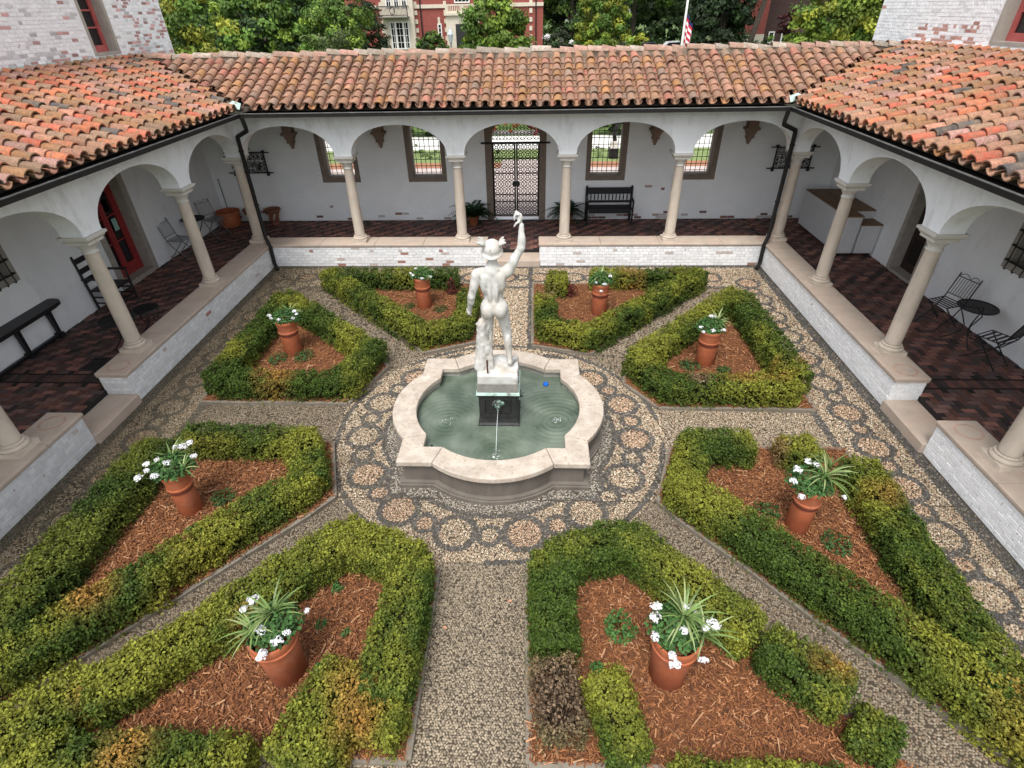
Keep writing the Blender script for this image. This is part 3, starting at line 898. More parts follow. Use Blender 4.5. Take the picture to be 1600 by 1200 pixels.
def casement(t, sg, y0, y1, z0, z1, panes):
    """deep-set red window with stone jambs"""
    X0 = sg * 8.6
    s = MB()
    s.b2(X0 - sg * .012, X0 + sg * .3, y0, y0 + .07, z0, z1); s.b2(X0 - sg * .012, X0 + sg * .3, y1 - .07, y1, z0, z1); s.b2(X0 - sg * .02, X0 + sg * .3, y0 + .07, y1 - .07, z0, z0 + .05)
    fr = s.obj('window_surround', M['jamb_stone'], t)
    s = MB(); a, b_ = y0 + .07, y1 - .07; xf0, xf1 = X0 + sg * .2, X0 + sg * .27
    s.b2(xf0, xf1, a, a + .09, z0 + .05, z1); s.b2(xf0, xf1, b_ - .09, b_, z0 + .05, z1); s.b2(xf0 - sg * .03, xf1, a + .09, b_ - .09, z0 + .05, z0 + .17)
    z = z0 + .17
    mid = (a + b_) / 2
    for k in range(6):
        z += 0.3
        s.b2(xf0 + sg * .01, xf1 - sg * .01, a + .09, b_ - .09, z, z + .03)
    w_ = s.obj('window', M['red_faded'], t)
    s = MB(); s.b2(xf1 - sg * .03, xf1 - sg * .02, a + .08, b_ - .08, z0 + .16, z1); s.obj('pane', M['glass'], w_)
casement(bl_l, -1, *TWL, 3)
casement(bl_r, 1, *TWR, 3)

def grille_window(t, sg, y0, y1, z0, z1):
    X0 = sg * 8.6
    s = MB(); e = .14
    s.b2(X0 - sg * .012, X0 + sg * .25, y0, y0 + e, z0, z1); s.b2(X0 - sg * .012, X0 + sg * .25, y1 - e, y1, z0, z1); s.b2(X0 - sg * .012, X0 + sg * .25, y0 + e, y1 - e, z0, z0 + e); s.b2(X0 - sg * .012, X0 + sg * .25, y0 + e, y1 - e, z1 - e, z1)
    f = s.obj('window_frame', M['jamb_stone'], t)
    s = MB(); s.b2(X0 + sg * .2, X0 + sg * .22, y0 + e, y1 - e, z0 + e, z1 - e); s.obj('pane', M['glass'], f)
    s = MB(); n = 6
    for k in range(n):
        y = y0 + e + (y1 - y0 - 2 * e) * (k + .3) / (n - .4)
        hook = [(X0 - sg * .1, y, z1 - e), (X0 - sg * .1, y, z0 + .12), (X0 - sg * .12, y, z0 + .05), (X0 - sg * .1, y, z0 + .02), (X0 - sg * .07, y, z0 + .04)]
        s.tube(hook, 0.011, 5)
    for z in (z0 + .17, z0 + .42, z0 + .67, z0 + .92): 
        s.bar((X0 - sg * .1, y0 + e - .03, z), (X0 - sg * .1, y1 - e + .03, z), .022)
        for y in (y0 + e - .03, y1 - e + .03): s.bar((X0 - sg * .1, y, z), (X0 + sg * .02, y, z), .02)
    s.obj('iron_grille', M['iron'], f)
grille_window(bl_l, -1, *LWn)
grille_window(bl_r, 1, *RWn)

# red glazed door on the left
X0 = -8.6; y0, y1, z0, z1 = LD
s = MB(); e = .17
s.b2(X0 + .012, X0 - .38, y0, y0 + e, ZF, z1); s.b2(X0 + .012, X0 - .38, y1 - e, y1, ZF, z1); s.b2(X0 + .012, X0 - .38, y0 + e, y1 - e, z1 - .15, z1); s.b2(X0 + .03, X0 - .38, y0 + e, y1 - e, ZF - .02, ZF + .1)
s.obj('door_surround', M['jamb_stone'], bl_l)
s = MB(); a, b_ = y0 + e, y1 - e; xa, xb = X0 - .24, X0 - .3; zb, zt = ZF + .1, z1 - .15
mid = (a + b_) / 2
s.b2(xa + .02, xb, a, a + .07, zb, zt); s.b2(xa + .02, xb, b_ - .07, b_, zb, zt); s.b2(xa + .02, xb, a + .07, b_ - .07, zt - .1, zt)
dr = s.obj('door', M['red'], bl_l)
for (ya, yb) in ((a + .07, mid - .004), (mid + .004, b_ - .07)):
    s = MB(); st = .075
    s.b2(xa, xb, ya, ya + st, zb, zt - .1); s.b2(xa, xb, yb - st, yb, zb, zt - .1); s.b2(xa, xb, ya + st, yb - st, zb, zb + .25)
    for z in (zb + .75, zb + 1.3, zb + 1.8): s.b2(xa - .01, xb, ya + st, yb - st, z, z + .03)
    s.obj('door_leaf', M['red'], dr)
    s = MB(); s.b2(xb + .015, xb + .02, ya + st, yb - st, zb + .25, zt - .1); s.obj('pane', M['glass'], dr)
s = MB(); s.b2(xa + .003, xa + .008, mid + .15, mid + .29, zb + .98, zb + 1.24); s.obj('door_notice', mk('door_notice', (0.3, 0.5, 0.43), var=.1), dr)
for (ya, z_) in ((mid + .1, 1.75), (mid + .1, 2.05), (mid - .33, 1.8)):
    s = MB(); s.b2(xa - .04, xa - .045, ya, ya + .2, z_, z_ + .26); s.obj('posted_paper', mk('posted_paper', (0.45, 0.42, 0.36), var=.15), dr)
# open dark doorway on the right
X0 = 8.6; y0, y1, z0, z1 = RD; e = .12
s = MB(); s.b2(X0 - .012, X0 + .38, y0, y0 + e, ZF, z1); s.b2(X0 - .012, X0 + .38, y1 - e, y1, ZF, z1); s.b2(X0 - .012, X0 + .38, y0 + e, y1 - e, z1 - .15, z1); s.b2(X0 - .03, X0 + .38, y0 + e, y1 - e, ZF - .02, ZF + .06)
s.obj('door_surround', M['jamb_stone'], bl_r)
s = MB(); s.b2(X0 + .22, X0 + .3, y0 + e, y1 - e, ZF + .06, z1 - .15)
dr2 = s.obj('door', mk('unlit_doorway', (0.035, 0.02, 0.016), rough=.6, var=.3), bl_r)  # slab filling the open doorway, coloured dark for the unlit room
s = MB()
for z in (.5, 1.2, 1.8): s.b2(X0 + .205, X0 + .225, y0 + e + .12, y1 - e - .12, z, z + .5)
s.obj('unlit_panel', M['dark_room'], dr2)

# ================================================================ GARDEN
CY = -1.77                      # fountain centre on the y axis
BEDS = {
 'A': [(-4.95, -1.22), (-2.5, -1.2), (-2.08, -0.15), (-2.25, 0.15), (-4.85, 2.35), (-4.95, 2.3)],
 'B': [(-0.58, 3.38), (-0.58, 0.75), (-1.5, 0.35), (-4.4, 3.38)],
 'C': [(4.42, 3.38), (1.56, 0.33), (0.5, 0.66), (0.5, 3.38)],
 'D': [(4.85, 2.4), (2.1, -0.3), (2.05, -0.6), (2.5, -1.25), (4.92, -1.3)],
 'E': [(4.95, -2.2), (2.5, -2.22), (2.13, -3.25), (2.3, -3.5), (4.75, -6.35), (4.95, -6.35)],
 'F': [(0.5, -6.24), (0.47, -4.28), (1.52, -3.86), (1.75, -3.95), (3.75, -6.24)],
 'G': [(-3.75, -6.24), (-1.75, -3.98), (-1.58, -3.9), (-0.55, -4.35), (-0.53, -6.24)],
 'H': [(-4.95, -6.3), (-4.55, -6.1), (-2.3, -3.55), (-2.08, -3.25), (-2.45, -2.18), (-4.45, -2.18), (-4.95, -2.5)],
}
def in_poly(P, poly):
    x, y = P[:, 0], P[:, 1]
    c = np.zeros(len(P), bool)
    n = len(poly)
    for i in range(n):
        x0, y0 = poly[i]; x1, y1 = poly[(i + 1) % n]
        cond = ((y0 > y) != (y1 > y))
        with np.errstate(divide='ignore', invalid='ignore'):
            xi = (x1 - x0) * (y - y0) / (y1 - y0 + 1e-12) + x0
        c ^= cond & (x < xi)
    return c

# ---------------------------------------------------------------- fountain outline (four-lobed square)
def quat(c, t, L, n=14):
    """outline counter-clockwise: corners (+-c), lobes from +-t bulging to L"""
    side = [(-c, -c), (-t, -c)]
    h = L - c; R = (t * t + h * h) / (2 * h); a = math.asin(min(1, t / R))
    for k in range(1, n):
        g = -a + 2 * a * k / n
        side.append((R * math.sin(g), -(R * math.cos(g)) + (R - L)))
    side.append((t, -c))
    out = []
    for q in range(4):
        ca, sa = math.cos(q * PI / 2), math.sin(q * PI / 2)
        out += [(x * ca - y * sa, x * sa + y * ca) for x, y in side]
    return out
def shift(o): return [(x, y + CY) for x, y in o]

# ---------------------------------------------------------------- pebble mosaic
def rings():
    R = []
    y = -7.7; k = 0                               # side strips
    for sx in (-1, 1):
        y = 3.5; k = 0
        while y > -8:
            R.append((sx * 5.42, y, 0.285 if k % 2 == 0 else 0.175, 0.2 if k % 2 == 0 else 0.1)); y -= 0.4; k += 1
    k = 0; x = -4.95
    while x < 5.0:
        R.append((x, 3.85, 0.285 if k % 2 == 0 else 0.175, 0.2 if k % 2 == 0 else 0.1)); x += 0.4; k += 1
    for k in range(30):
        a = math.radians(-102 + 12 * k)
        R.append((2.04 * math.cos(a), CY + 2.04 * math.sin(a), 0.29 if k % 2 == 0 else 0.17, 0.205 if k % 2 == 0 else 0.1))
    return np.array(R)
RG = rings()
QB = shift(quat(1.25, 0.78, 1.54))

def pebbles():
    r = np.random.default_rng(51)
    sets = []
    def grid(x0, x1, y0, y1, s):
        nx, ny = int((x1 - x0) / s), int((y1 - y0) / (s * .87))
        X, Y = np.meshgrid(np.arange(nx), np.arange(ny))
        P = np.column_stack(((x0 + (X + 0.5 * (Y % 2)) * s).ravel(), (y0 + Y * s * .87).ravel()))
        return P + r.normal(0, s * 0.16, P.shape), np.full(len(P), s)
    for args in ((-6.04, 6.04, -7.2, -3.2, 0.026), (-6.04, 6.04, -3.2, 0.3, 0.032), (-6.04, 6.04, 0.3, 4.56, 0.042)):
        sets.append(grid(*args))
    P = np.concatenate([a for a, b in sets]); S = np.concatenate([b for a, b in sets])
    keep = ~in_poly(P, QB)
    for k, b in BEDS.items():
        keep &= ~in_poly(P, b)
    # worn, silted patches where the pebbles are lost under dirt
    P3 = np.column_stack((P, np.zeros(len(P))))
    silt = vnoise(P3, 0.9, 5)
    ax, ay = np.abs(P[:, 0]), P[:, 1]
    rad = np.hypot(P[:, 0], P[:, 1] - CY)
    diag = (rad > 2.5) & (ax > 1.0) & (ax < 4.85) & (np.abs(ay - CY) > 0.7) & (ay < 3.4)
    leftness = np.clip((-P[:, 0] - 1.5) / 4, 0, 1)
    keep &= ~((r.random(len(P)) < 0.12 + 0.2 * leftness) & diag)
    keep &= ~((r.random(len(P)) < 0.3 * leftness * (silt > .55)))
    keep &= r.random(len(P)) > 0.04
    d, ok = cam_depth(P3)
    keep &= ok
    P, S, P3, silt = P[keep], S[keep], P3[keep], silt[keep]
    ax, ay, rad = np.abs(P[:, 0]), P[:, 1], np.hypot(P[:, 0], P[:, 1] - CY)
    n = len(P)
    dark = np.zeros(n, bool); inner = np.zeros(n, bool)
    dd = np.hypot(P[:, None, 0] - RG[None, :, 0], P[:, None, 1] - RG[None, :, 1])
    anyin = (dd < RG[None, :, 3]).any(1)
    anyring = (dd < RG[None, :, 2]).any(1)
    dark = anyring & ~anyin
    strip = (ax > 4.8) | (ay > 3.35)
    dark |= (ax > 5.84)
    dark |= (ay > 4.42)
    dark |= (ax > 4.84) & (ax < 4.97) & (ay < 3.3)
    dark |= (np.abs(ay - 3.3) < 0.06) & (ax < 4.9) & (ay > 3)
    # bands round the basin and round the ring of circles
    q = QB
    near = np.full(n, 9.0)
    Q = np.array(q)
    for i in range(len(Q)):
        a, b = Q[i], Q[(i + 1) % len(Q)]; e = b - a
        t = np.clip(((P - a) @ e) / (e @ e), 0, 1)
        near = np.minimum(near, np.hypot(*(P - a - t[:, None] * e).T))
    grey = near < 0.16
    dark |= (near > 0.16) & (near < 0.235) & ~anyin
    dark |= (np.abs(rad - 2.44) < 0.04) & ~anyin & (near > .2) & (vnoise(P3, 1.3, 21) > .4)
    for sx in (-1, 1):
        dark |= (np.abs(P[:, 0] - sx * 0.44) < 0.05) & (rad > 2.4) & (ay > 0)
    pink = hash3((RG[np.argmin(dd, 1), 0] * 50).astype(int), (RG[np.argmin(dd, 1), 1] * 50).astype(int), np.zeros(n, int), 4)
    light = np.array([(0.37, 0.295, 0.21), (0.29, 0.225, 0.16), (0.48, 0.41, 0.325), (0.21, 0.165, 0.12), (0.36, 0.235, 0.16)])
    c = light[r.choice(5, n, p=[.34, .26, .16, .16, .08])] * r.uniform(.75, 1.2, (n, 1))
    c = np.where((anyin & (pink > .45))[:, None], c * (1.04, .92, .88), c)
    dk = np.array([(0.085, 0.083, 0.082), (0.06, 0.058, 0.057), (0.17, 0.15, 0.125)])[r.choice(3, n, p=[.45, .35, .2])] * r.uniform(.7, 1.3, (n, 1))
    c = np.where(dark[:, None], dk, c)
    dark &= ~((rad < 3) & (r.random(n) < .22)); gr = np.array([(0.22, 0.2, 0.175)]) * r.uniform(.4, 1.6, (n, 1))
    c = np.where((grey & ~dark)[:, None], gr, c)
    # south walk: greyer, mixed stones
    walk = (ax < 0.55) & (ay < -4.2)
    c = np.where((walk & ~dark)[:, None], np.array([(0.26, 0.215, 0.16)]) * r.uniform(.5, 1.25, (n, 1)), c)
    # grime on the left side, moss on the lower left path
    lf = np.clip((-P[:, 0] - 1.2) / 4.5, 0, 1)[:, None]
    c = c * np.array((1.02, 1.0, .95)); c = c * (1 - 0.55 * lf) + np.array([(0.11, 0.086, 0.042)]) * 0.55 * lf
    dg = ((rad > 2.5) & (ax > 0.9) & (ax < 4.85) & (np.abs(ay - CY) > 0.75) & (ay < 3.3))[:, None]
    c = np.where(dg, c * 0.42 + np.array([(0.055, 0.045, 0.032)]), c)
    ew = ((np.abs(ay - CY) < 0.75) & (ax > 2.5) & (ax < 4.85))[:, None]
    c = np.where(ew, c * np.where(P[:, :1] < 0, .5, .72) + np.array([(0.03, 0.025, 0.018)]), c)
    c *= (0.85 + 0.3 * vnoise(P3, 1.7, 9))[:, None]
    # geometry: low domes
    el = r.uniform(1.05, 1.55, n); rot = r.uniform(0, PI, n)
    ra = S * 0.53 * el; rb = S * 0.53 / el * 1.14
    hgt = S * r.uniform(.26, .52, n)
    K = 6
    an = np.arange(K) * 2 * PI / K
    ca, sa = np.cos(rot)[:, None], np.sin(rot)[:, None]
    def ringv(f, z):
        X = ra[:, None] * np.cos(an) * f; Y = rb[:, None] * np.sin(an) * f
        return np.stack((P[:, 0:1] + X * ca - Y * sa, P[:, 1:2] + X * sa + Y * ca, np.broadcast_to(z[:, None], X.shape)), -1)
    base = ringv(1.0, np.full(n, -0.002)); mid = ringv(0.72, hgt * .72)
    top = np.stack((P[:, 0], P[:, 1], hgt), -1)[:, None]
    k = np.arange(K); k2 = (k + 1) % K
    nr = P[:, 1] < -4.1                                # nearest pebbles: two rings; the rest one
    Va = np.concatenate((base, mid, top), 1)[nr]; Vb = np.concatenate((base, top), 1)[~nr]
    ta = np.concatenate((np.stack((k, k2, K + k2), 1), np.stack((k, K + k2, K + k), 1), np.stack((K + k, K + k2, np.full(K, 2 * K)), 1)))
    tb = np.stack((k, k2, np.full(K, K)), 1)
    Fa = (ta[None] + (np.arange(len(Va)) * 13)[:, None, None]).reshape(-1, 3)
    Fb = (tb[None] + (np.arange(len(Vb)) * 7)[:, None, None]).reshape(-1, 3) + len(Va) * 13
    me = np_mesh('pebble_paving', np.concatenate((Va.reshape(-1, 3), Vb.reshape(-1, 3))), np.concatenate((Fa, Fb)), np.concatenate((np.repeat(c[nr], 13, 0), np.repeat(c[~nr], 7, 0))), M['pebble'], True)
    o = link('pebble_paving', me)
    prop(o, kind='stuff')
    return n
NPEB = pebbles()

# ---------------------------------------------------------------- beds: soil, mulch chips, stone edging
def bed(key, name_label):
    poly = BEDS[key]
    r = np.random.default_rng(ord(key))
    b = MB(); b.prism(poly if area(poly) > 0 else poly[::-1], -0.02, 0.045)
    prop(b.obj('planting_bed', M['mulch_bed'], shift=False), kind='structure')
    xs = [p[0] for p in poly]; ys = [p[1] for p in poly]
    A = (max(xs) - min(xs)) * (max(ys) - min(ys))
    n = int(A * (2300 if key in 'EFGH' else 1000))
    P = np.column_stack((r.uniform(min(xs), max(xs), n), r.uniform(min(ys), max(ys), n)))
    P = P[in_poly(P, poly)]
    P3 = np.column_stack((P, np.full(len(P), 0.05)))
    d, ok = cam_depth(P3); P3 = P3[ok]; n = len(P3)
    P3[:, 2] += r.uniform(0, .022, n) + 0.02 * vnoise(P3, 3, 8)
    L = r.gamma(4, 0.0085, n) + 0.01; Wd = r.uniform(.005, .013, n)
    big = r.random(n) < .012
    L[big] *= 2.2; Wd[big] *= 1.3
    a = r.uniform(0, 2 * PI, n); pit = r.normal(0, .28, n)
    t = np.stack((np.cos(a) * np.cos(pit), np.sin(a) * np.cos(pit), np.sin(pit)), 1)
    s = np.stack((-np.sin(a), np.cos(a), r.normal(0, .35, n)), 1)
    nn = np.array((0, 0, 1.0))
    V = np.empty((n, 6, 3))
    for i, e in enumerate((-.5, .5)):
        q = P3 + t * (L * e)[:, None]
        V[:, i * 3 + 0] = q - s * (Wd * .5)[:, None]; V[:, i * 3 + 1] = q + nn * (Wd * .35)[:, None]; V[:, i * 3 + 2] = q + s * (Wd * .5)[:, None]
    f = np.array([(0, 1, 4, 3), (1, 2, 5, 4)])
    F = (f[None] + (np.arange(n) * 6)[:, None, None]).reshape(-1, 4)
    pal = np.array([(0.215, 0.085, 0.034), (0.29, 0.122, 0.05), (0.145, 0.056, 0.026), (0.42, 0.215, 0.105), (0.075, 0.034, 0.02)])
    c = pal[r.choice(5, n, p=[.35, .28, .2, .09, .08])] * r.uniform(.75, 1.25, (n, 1))
    c = np.where(big[:, None], np.array([(0.42, 0.24, 0.13)]), c)
    o = link('mulch', np_mesh('mulch', V.reshape(-1, 3), F, np.repeat(c, 6, 0), M['mulch']))
    prop(o, kind='stuff')
    # edging stones
    t_ = thing('stone_edging', name_label, 'curb', (poly[0][0], poly[0][1], 0), group='stone edgings of the beds')
    m = len(poly)
    for i in range(m):
        a, b_ = Vector(poly[i]), Vector(poly[(i + 1) % m])
        e = b_ - a; Ln = e.length; e.normalize(); k = max(1, round(Ln / 0.85)); ang = math.atan2(e.y, e.x)
        for j in range(k):
            c0 = a + e * (Ln * (j + .5) / k)
            s_ = MB(); s_.box((0, 0, 0.008), (Ln / k - .008, 0.055, 0.1))
            o = s_.obj('edging_stone', M['curb'], t_, shift=False)
            o.location = Vector((c0.x, c0.y, r.uniform(-.012, .01))) - t_.location
            o.rotation_euler = (r.normal(0, .03), r.normal(0, .006), ang + r.normal(0, .008))
def area(p):
    return 0.5 * sum(p[i][0] * p[(i + 1) % len(p)][1] - p[(i + 1) % len(p)][0] * p[i][1] for i in range(len(p)))
bed('A', 'low stone edging round the mulch bed at the far left side')
bed('B', 'low stone edging round the back bed left of the statue')
bed('C', 'low stone edging round the back bed right of the statue')
bed('D', 'low stone edging round the mulch bed at the far right side')
bed('E', 'low stone edging round the near bed along the right low wall')
bed('F', 'low stone edging round the front bed right of the pebble walk')
bed('G', 'low stone edging round the front bed left of the pebble walk')
bed('H', 'low stone edging round the near bed along the left low wall')

# ---------------------------------------------------------------- hedges
GREEN = np.array((0.06, 0.1, 0.014)); LIME = np.array((0.225, 0.235, 0.03)); DEEP = np.array((0.035, 0.075, 0.015)); RUST = np.array((0.36, 0.2, 0.045)); DEAD = np.array((0.17, 0.115, 0.07)); GOLD = np.array((0.3, 0.25, 0.03))

def hedge(name, label, segs, group, seed, lime=0.45, rust=(), dead=(), leaf=0.026, dens=4300, twiggy=False, gold=0.0, deep=0.0, cat='hedge'):
    """segs: (x0,y0,x1,y1,width,height[,ragged]); rust / dead: (x,y,radius) patches"""
    r = np.random.default_rng(seed)
    c0 = (segs[0][0], segs[0][1], 0.0)
    t = thing(name, label, cat, c0, group=group)
    Ps, Ns = [], []
    core = MB()
    S = []
    for s in segs:
        x0, y0, x1, y1, w, h = s[:6]; w -= .06
        a, b = np.array((x0, y0)), np.array((x1, y1)); Ln = np.linalg.norm(b - a)
        e = (b - a) / max(Ln, 1e-6); n2 = np.array((-e[1], e[0]))
        S.append((a, e, n2, Ln, w, h))
        ext = w * 0.32
        L2 = Ln + 2 * ext
        if not twiggy: core.box(((x0 + x1) / 2, (y0 + y1) / 2, 0.03 + (h - .13) / 2), (max(L2 - .2, .08), max(w - .19, .06), h - .13), rz=math.atan2(e[1], e[0]), top=(.98, .94))  # solid dark box inside the leaves, added to block light
        per = 2 * h + w
        dn_ = dens * (.27 if leaf < .027 else .21); n = int(L2 * per * dn_); ne = int(2 * w * h * dn_)
        # sides and top, with rounded shoulders
        u = r.uniform(-ext, Ln + ext, n); q = r.uniform(0, per, n)
        rd = 0.065
        v = np.where(q < h, -w / 2, np.where(q < h + w, q - h - w / 2, w / 2)); z = np.where(q < h, q, np.where(q < h + w, h, per - q))
        nv = np.where(q < h, -1.0, np.where(q < h + w, 0.0, 1.0)); nz = np.where((q >= h) & (q < h + w), 1.0, 0.12)
        ue = np.where(r.random(ne) < .5, -ext, Ln + ext); ve = r.uniform(-w / 2, w / 2, ne); ze = r.uniform(0, h, ne)
        nu = np.concatenate((np.zeros(n), np.where(ue < 0, -1.0, 1.0)))
        u = np.concatenate((u, ue)); v = np.concatenate((v, ve)); z = np.concatenate((z, ze))
        nv = np.concatenate((nv, np.zeros(ne))); nz = np.concatenate((nz, np.full(ne, .1)))
        # round: pull corners in
        cu = np.clip(u, -ext + rd, Ln + ext - rd); cv = np.clip(v, -w / 2 + rd, w / 2 - rd); cz = np.clip(z, None, h - rd)
        D = np.stack((u - cu, v - cv, z - cz), 1); dl = np.linalg.norm(D, axis=1)
        msk = dl > rd
        D[msk] *= (rd / dl[msk])[:, None]
        u, v, z = cu + D[:, 0], cv + D[:, 1], cz + D[:, 2]
        Nl = np.stack((nu, nv, nz), 1)
        Nl = np.where(msk[:, None], Nl + D / rd, Nl)
        P = np.stack((a[0] + e[0] * u + n2[0] * v, a[1] + e[1] * u + n2[1] * v, z), 1)
        N = np.stack((e[0] * Nl[:, 0] + n2[0] * Nl[:, 1], e[1] * Nl[:, 0] + n2[1] * Nl[:, 1], Nl[:, 2]), 1)
        Ps.append(P); Ns.append(unit(N))
    P = np.concatenate(Ps); N = np.concatenate(Ns)
    keep = np.ones(len(P), bool)
    idx = np.concatenate([np.full(len(p), i) for i, p in enumerate(Ps)])
    for i, (a, e, n2, Ln, w, h) in enumerate(S):
        d = P[:, :2] - a; u = d @ e; v = d @ n2
        keep &= ~((idx != i) & (u > -w * .32 + .07) & (u < Ln + w * .32 - .07) & (np.abs(v) < w / 2 - .07) & (P[:, 2] < h - .06))
    d_, ok = cam_depth(P)
    keep &= ok | (r.random(len(P)) < .25)
    P, N = P[keep], N[keep]
    lump = vnoise(P, 4.2, seed) - .5; lump2 = vnoise(P, 10.0, seed + 1) - .5; hole = vnoise(P, 11.0, seed + 2)
    P = P + N * (0.065 * lump + 0.06 * lump2 + r.normal(-.01, .018, len(P)))[:, None]
    # every point is a sprig: a little tuft of leaves with its own tone, deeper tufts fill the gaps
    m_ = 7
    tone = np.repeat(r.uniform(.6, 1.3, len(P)), m_)
    deepf = r.random(len(P) * m_) < .18
    P = np.repeat(P, m_, 0) + r.normal(0, .017, (len(P) * m_, 3)); N = np.repeat(N, m_, 0)
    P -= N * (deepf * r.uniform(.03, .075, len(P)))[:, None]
    lump, lump2, hole = np.repeat(lump, m_), np.repeat(lump2, m_), np.repeat(hole, m_)
    P[:, 2] = np.maximum(P[:, 2], 0.03)
    low = P[:, 2] < 0.12
    kp = ~((hole > .77) & (r.random(len(P)) < .7)) & ~(low & (r.random(len(P)) < .45))
    kp &= ~((lump2 < -.27) & (r.random(len(P)) < .5))
    P, N, lump, lump2, tone = P[kp], N[kp], lump[kp], lump2[kp], tone[kp]
    n = len(P)
    f = vnoise(P, 1.5, seed + 5); f2 = vnoise(P, 6.0, seed + 6)
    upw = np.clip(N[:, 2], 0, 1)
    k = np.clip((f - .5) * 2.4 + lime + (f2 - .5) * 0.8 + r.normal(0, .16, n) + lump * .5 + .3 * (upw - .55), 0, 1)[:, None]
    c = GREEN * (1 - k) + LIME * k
    if deep: c = c * (1 - deep) + DEEP * deep
    if gold:
        kg = (np.clip((vnoise(P, 1.1, seed + 8) - .45) * 3, 0, 1) * gold)[:, None]; c = c * (1 - kg) + GOLD * kg
    for (x, y, rad) in rust:
        kk = (np.clip(1.2 - np.hypot(P[:, 0] - x, P[:, 1] - y) / rad, 0, 1) * np.clip(vnoise(P, 5, seed + 7) * 2 - .3, 0, 1))[:, None]
        c = c * (1 - kk) + RUST * kk
    thin = np.ones(n, bool)
    for (x, y, rad) in dead:
        kk = np.clip(1.35 - np.hypot(P[:, 0] - x, P[:, 1] - y) / rad, 0, 1)
        c = c * (1 - kk[:, None]) + DEAD * r.uniform(.5, 1.5, (n, 1)) * kk[:, None]
        thin &= r.random(n) > kk * .55
    c = c * r.uniform(.8, 1.2, (n, 1)) * tone[:, None] ** 1.1
    P, N, c = P[thin], N[thin], c[thin]; n = len(P)
    Nn = unit(N * 0.75 + r.normal(0, .55, (n, 3)) + np.array((0, 0, .25)))
    Lf = leaf * 1.02 * r.uniform(.75, 1.45, n)
    V, F = leaf_quads(P - np.array(c0), Nn, Lf, Lf * r.uniform(.55, .8, n), r, 0.12)
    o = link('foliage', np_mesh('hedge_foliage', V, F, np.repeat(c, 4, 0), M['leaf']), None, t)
    # bare stems near the ground, joined to the light-blocking core box
    for s in S:
        a, e, n2, Ln, w, h = s
        for _ in range(int((Ln + .2) * (16 if not twiggy else 420))):
            u = r.uniform(-.05, Ln + .05); v = r.uniform(-w / 2 + .04, w / 2 - .04)
            p = a + e * u + n2 * v
            core.tube([(p[0], p[1], 0.0), (p[0] + r.normal(0, .03), p[1] + r.normal(0, .03), .12), (p[0] + r.normal(0, .07), p[1] + r.normal(0, .07), h * .8)], [.006, .005, .003], 3)
    core.obj('branches_and_core', M['twig'] if not twiggy else M.setdefault('dead_twig', mk('dead_twig', (.1, .07, .045), rough=1, var=.4, vscale=20)), t)
    return t

HG = 'clipped hedges around the beds'
w_, h_ = 0.46, 0.46
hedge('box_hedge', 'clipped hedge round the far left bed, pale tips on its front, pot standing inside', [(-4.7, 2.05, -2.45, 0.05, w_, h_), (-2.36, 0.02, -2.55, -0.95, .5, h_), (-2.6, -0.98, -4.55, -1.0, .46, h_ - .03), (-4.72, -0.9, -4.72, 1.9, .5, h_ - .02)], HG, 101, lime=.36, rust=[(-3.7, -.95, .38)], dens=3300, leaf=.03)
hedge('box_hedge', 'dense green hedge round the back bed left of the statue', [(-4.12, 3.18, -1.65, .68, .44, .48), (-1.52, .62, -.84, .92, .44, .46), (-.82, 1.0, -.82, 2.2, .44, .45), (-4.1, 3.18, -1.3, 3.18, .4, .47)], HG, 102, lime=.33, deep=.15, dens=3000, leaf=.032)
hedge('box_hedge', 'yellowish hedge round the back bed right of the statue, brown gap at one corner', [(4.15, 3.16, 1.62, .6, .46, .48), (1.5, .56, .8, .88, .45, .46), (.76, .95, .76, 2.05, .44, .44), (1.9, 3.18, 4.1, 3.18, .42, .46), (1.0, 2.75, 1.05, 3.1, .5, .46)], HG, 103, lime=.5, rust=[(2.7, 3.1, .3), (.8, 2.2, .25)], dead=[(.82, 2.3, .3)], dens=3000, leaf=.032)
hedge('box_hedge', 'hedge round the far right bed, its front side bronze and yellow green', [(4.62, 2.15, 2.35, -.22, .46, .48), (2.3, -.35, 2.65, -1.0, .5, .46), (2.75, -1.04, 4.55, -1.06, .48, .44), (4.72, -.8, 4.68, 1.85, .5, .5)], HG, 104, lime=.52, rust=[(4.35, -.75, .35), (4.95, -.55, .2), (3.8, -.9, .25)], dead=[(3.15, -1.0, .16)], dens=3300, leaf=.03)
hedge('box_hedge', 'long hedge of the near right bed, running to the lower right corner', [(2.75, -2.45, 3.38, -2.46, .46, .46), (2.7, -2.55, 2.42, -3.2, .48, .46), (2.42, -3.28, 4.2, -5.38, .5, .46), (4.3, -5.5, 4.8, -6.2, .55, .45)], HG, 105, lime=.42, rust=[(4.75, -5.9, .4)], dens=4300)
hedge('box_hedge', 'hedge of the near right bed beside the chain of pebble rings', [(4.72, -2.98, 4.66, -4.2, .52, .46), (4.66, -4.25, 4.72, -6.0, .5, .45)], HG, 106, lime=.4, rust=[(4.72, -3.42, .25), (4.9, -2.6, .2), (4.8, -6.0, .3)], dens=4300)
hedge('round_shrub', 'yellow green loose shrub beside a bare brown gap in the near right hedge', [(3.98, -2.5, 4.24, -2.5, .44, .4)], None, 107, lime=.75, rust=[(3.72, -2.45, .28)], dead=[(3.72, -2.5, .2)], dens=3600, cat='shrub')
hedge('box_hedge', 'bright green hedge of the front right bed, bent round its corner by the walk', [(.74, -5.28, .72, -4.5, .48, .47), (.82, -4.38, 1.5, -4.14, .48, .47), (1.62, -4.15, 2.55, -5.1, .48, .46)], HG, 108, lime=.3, dens=5000)
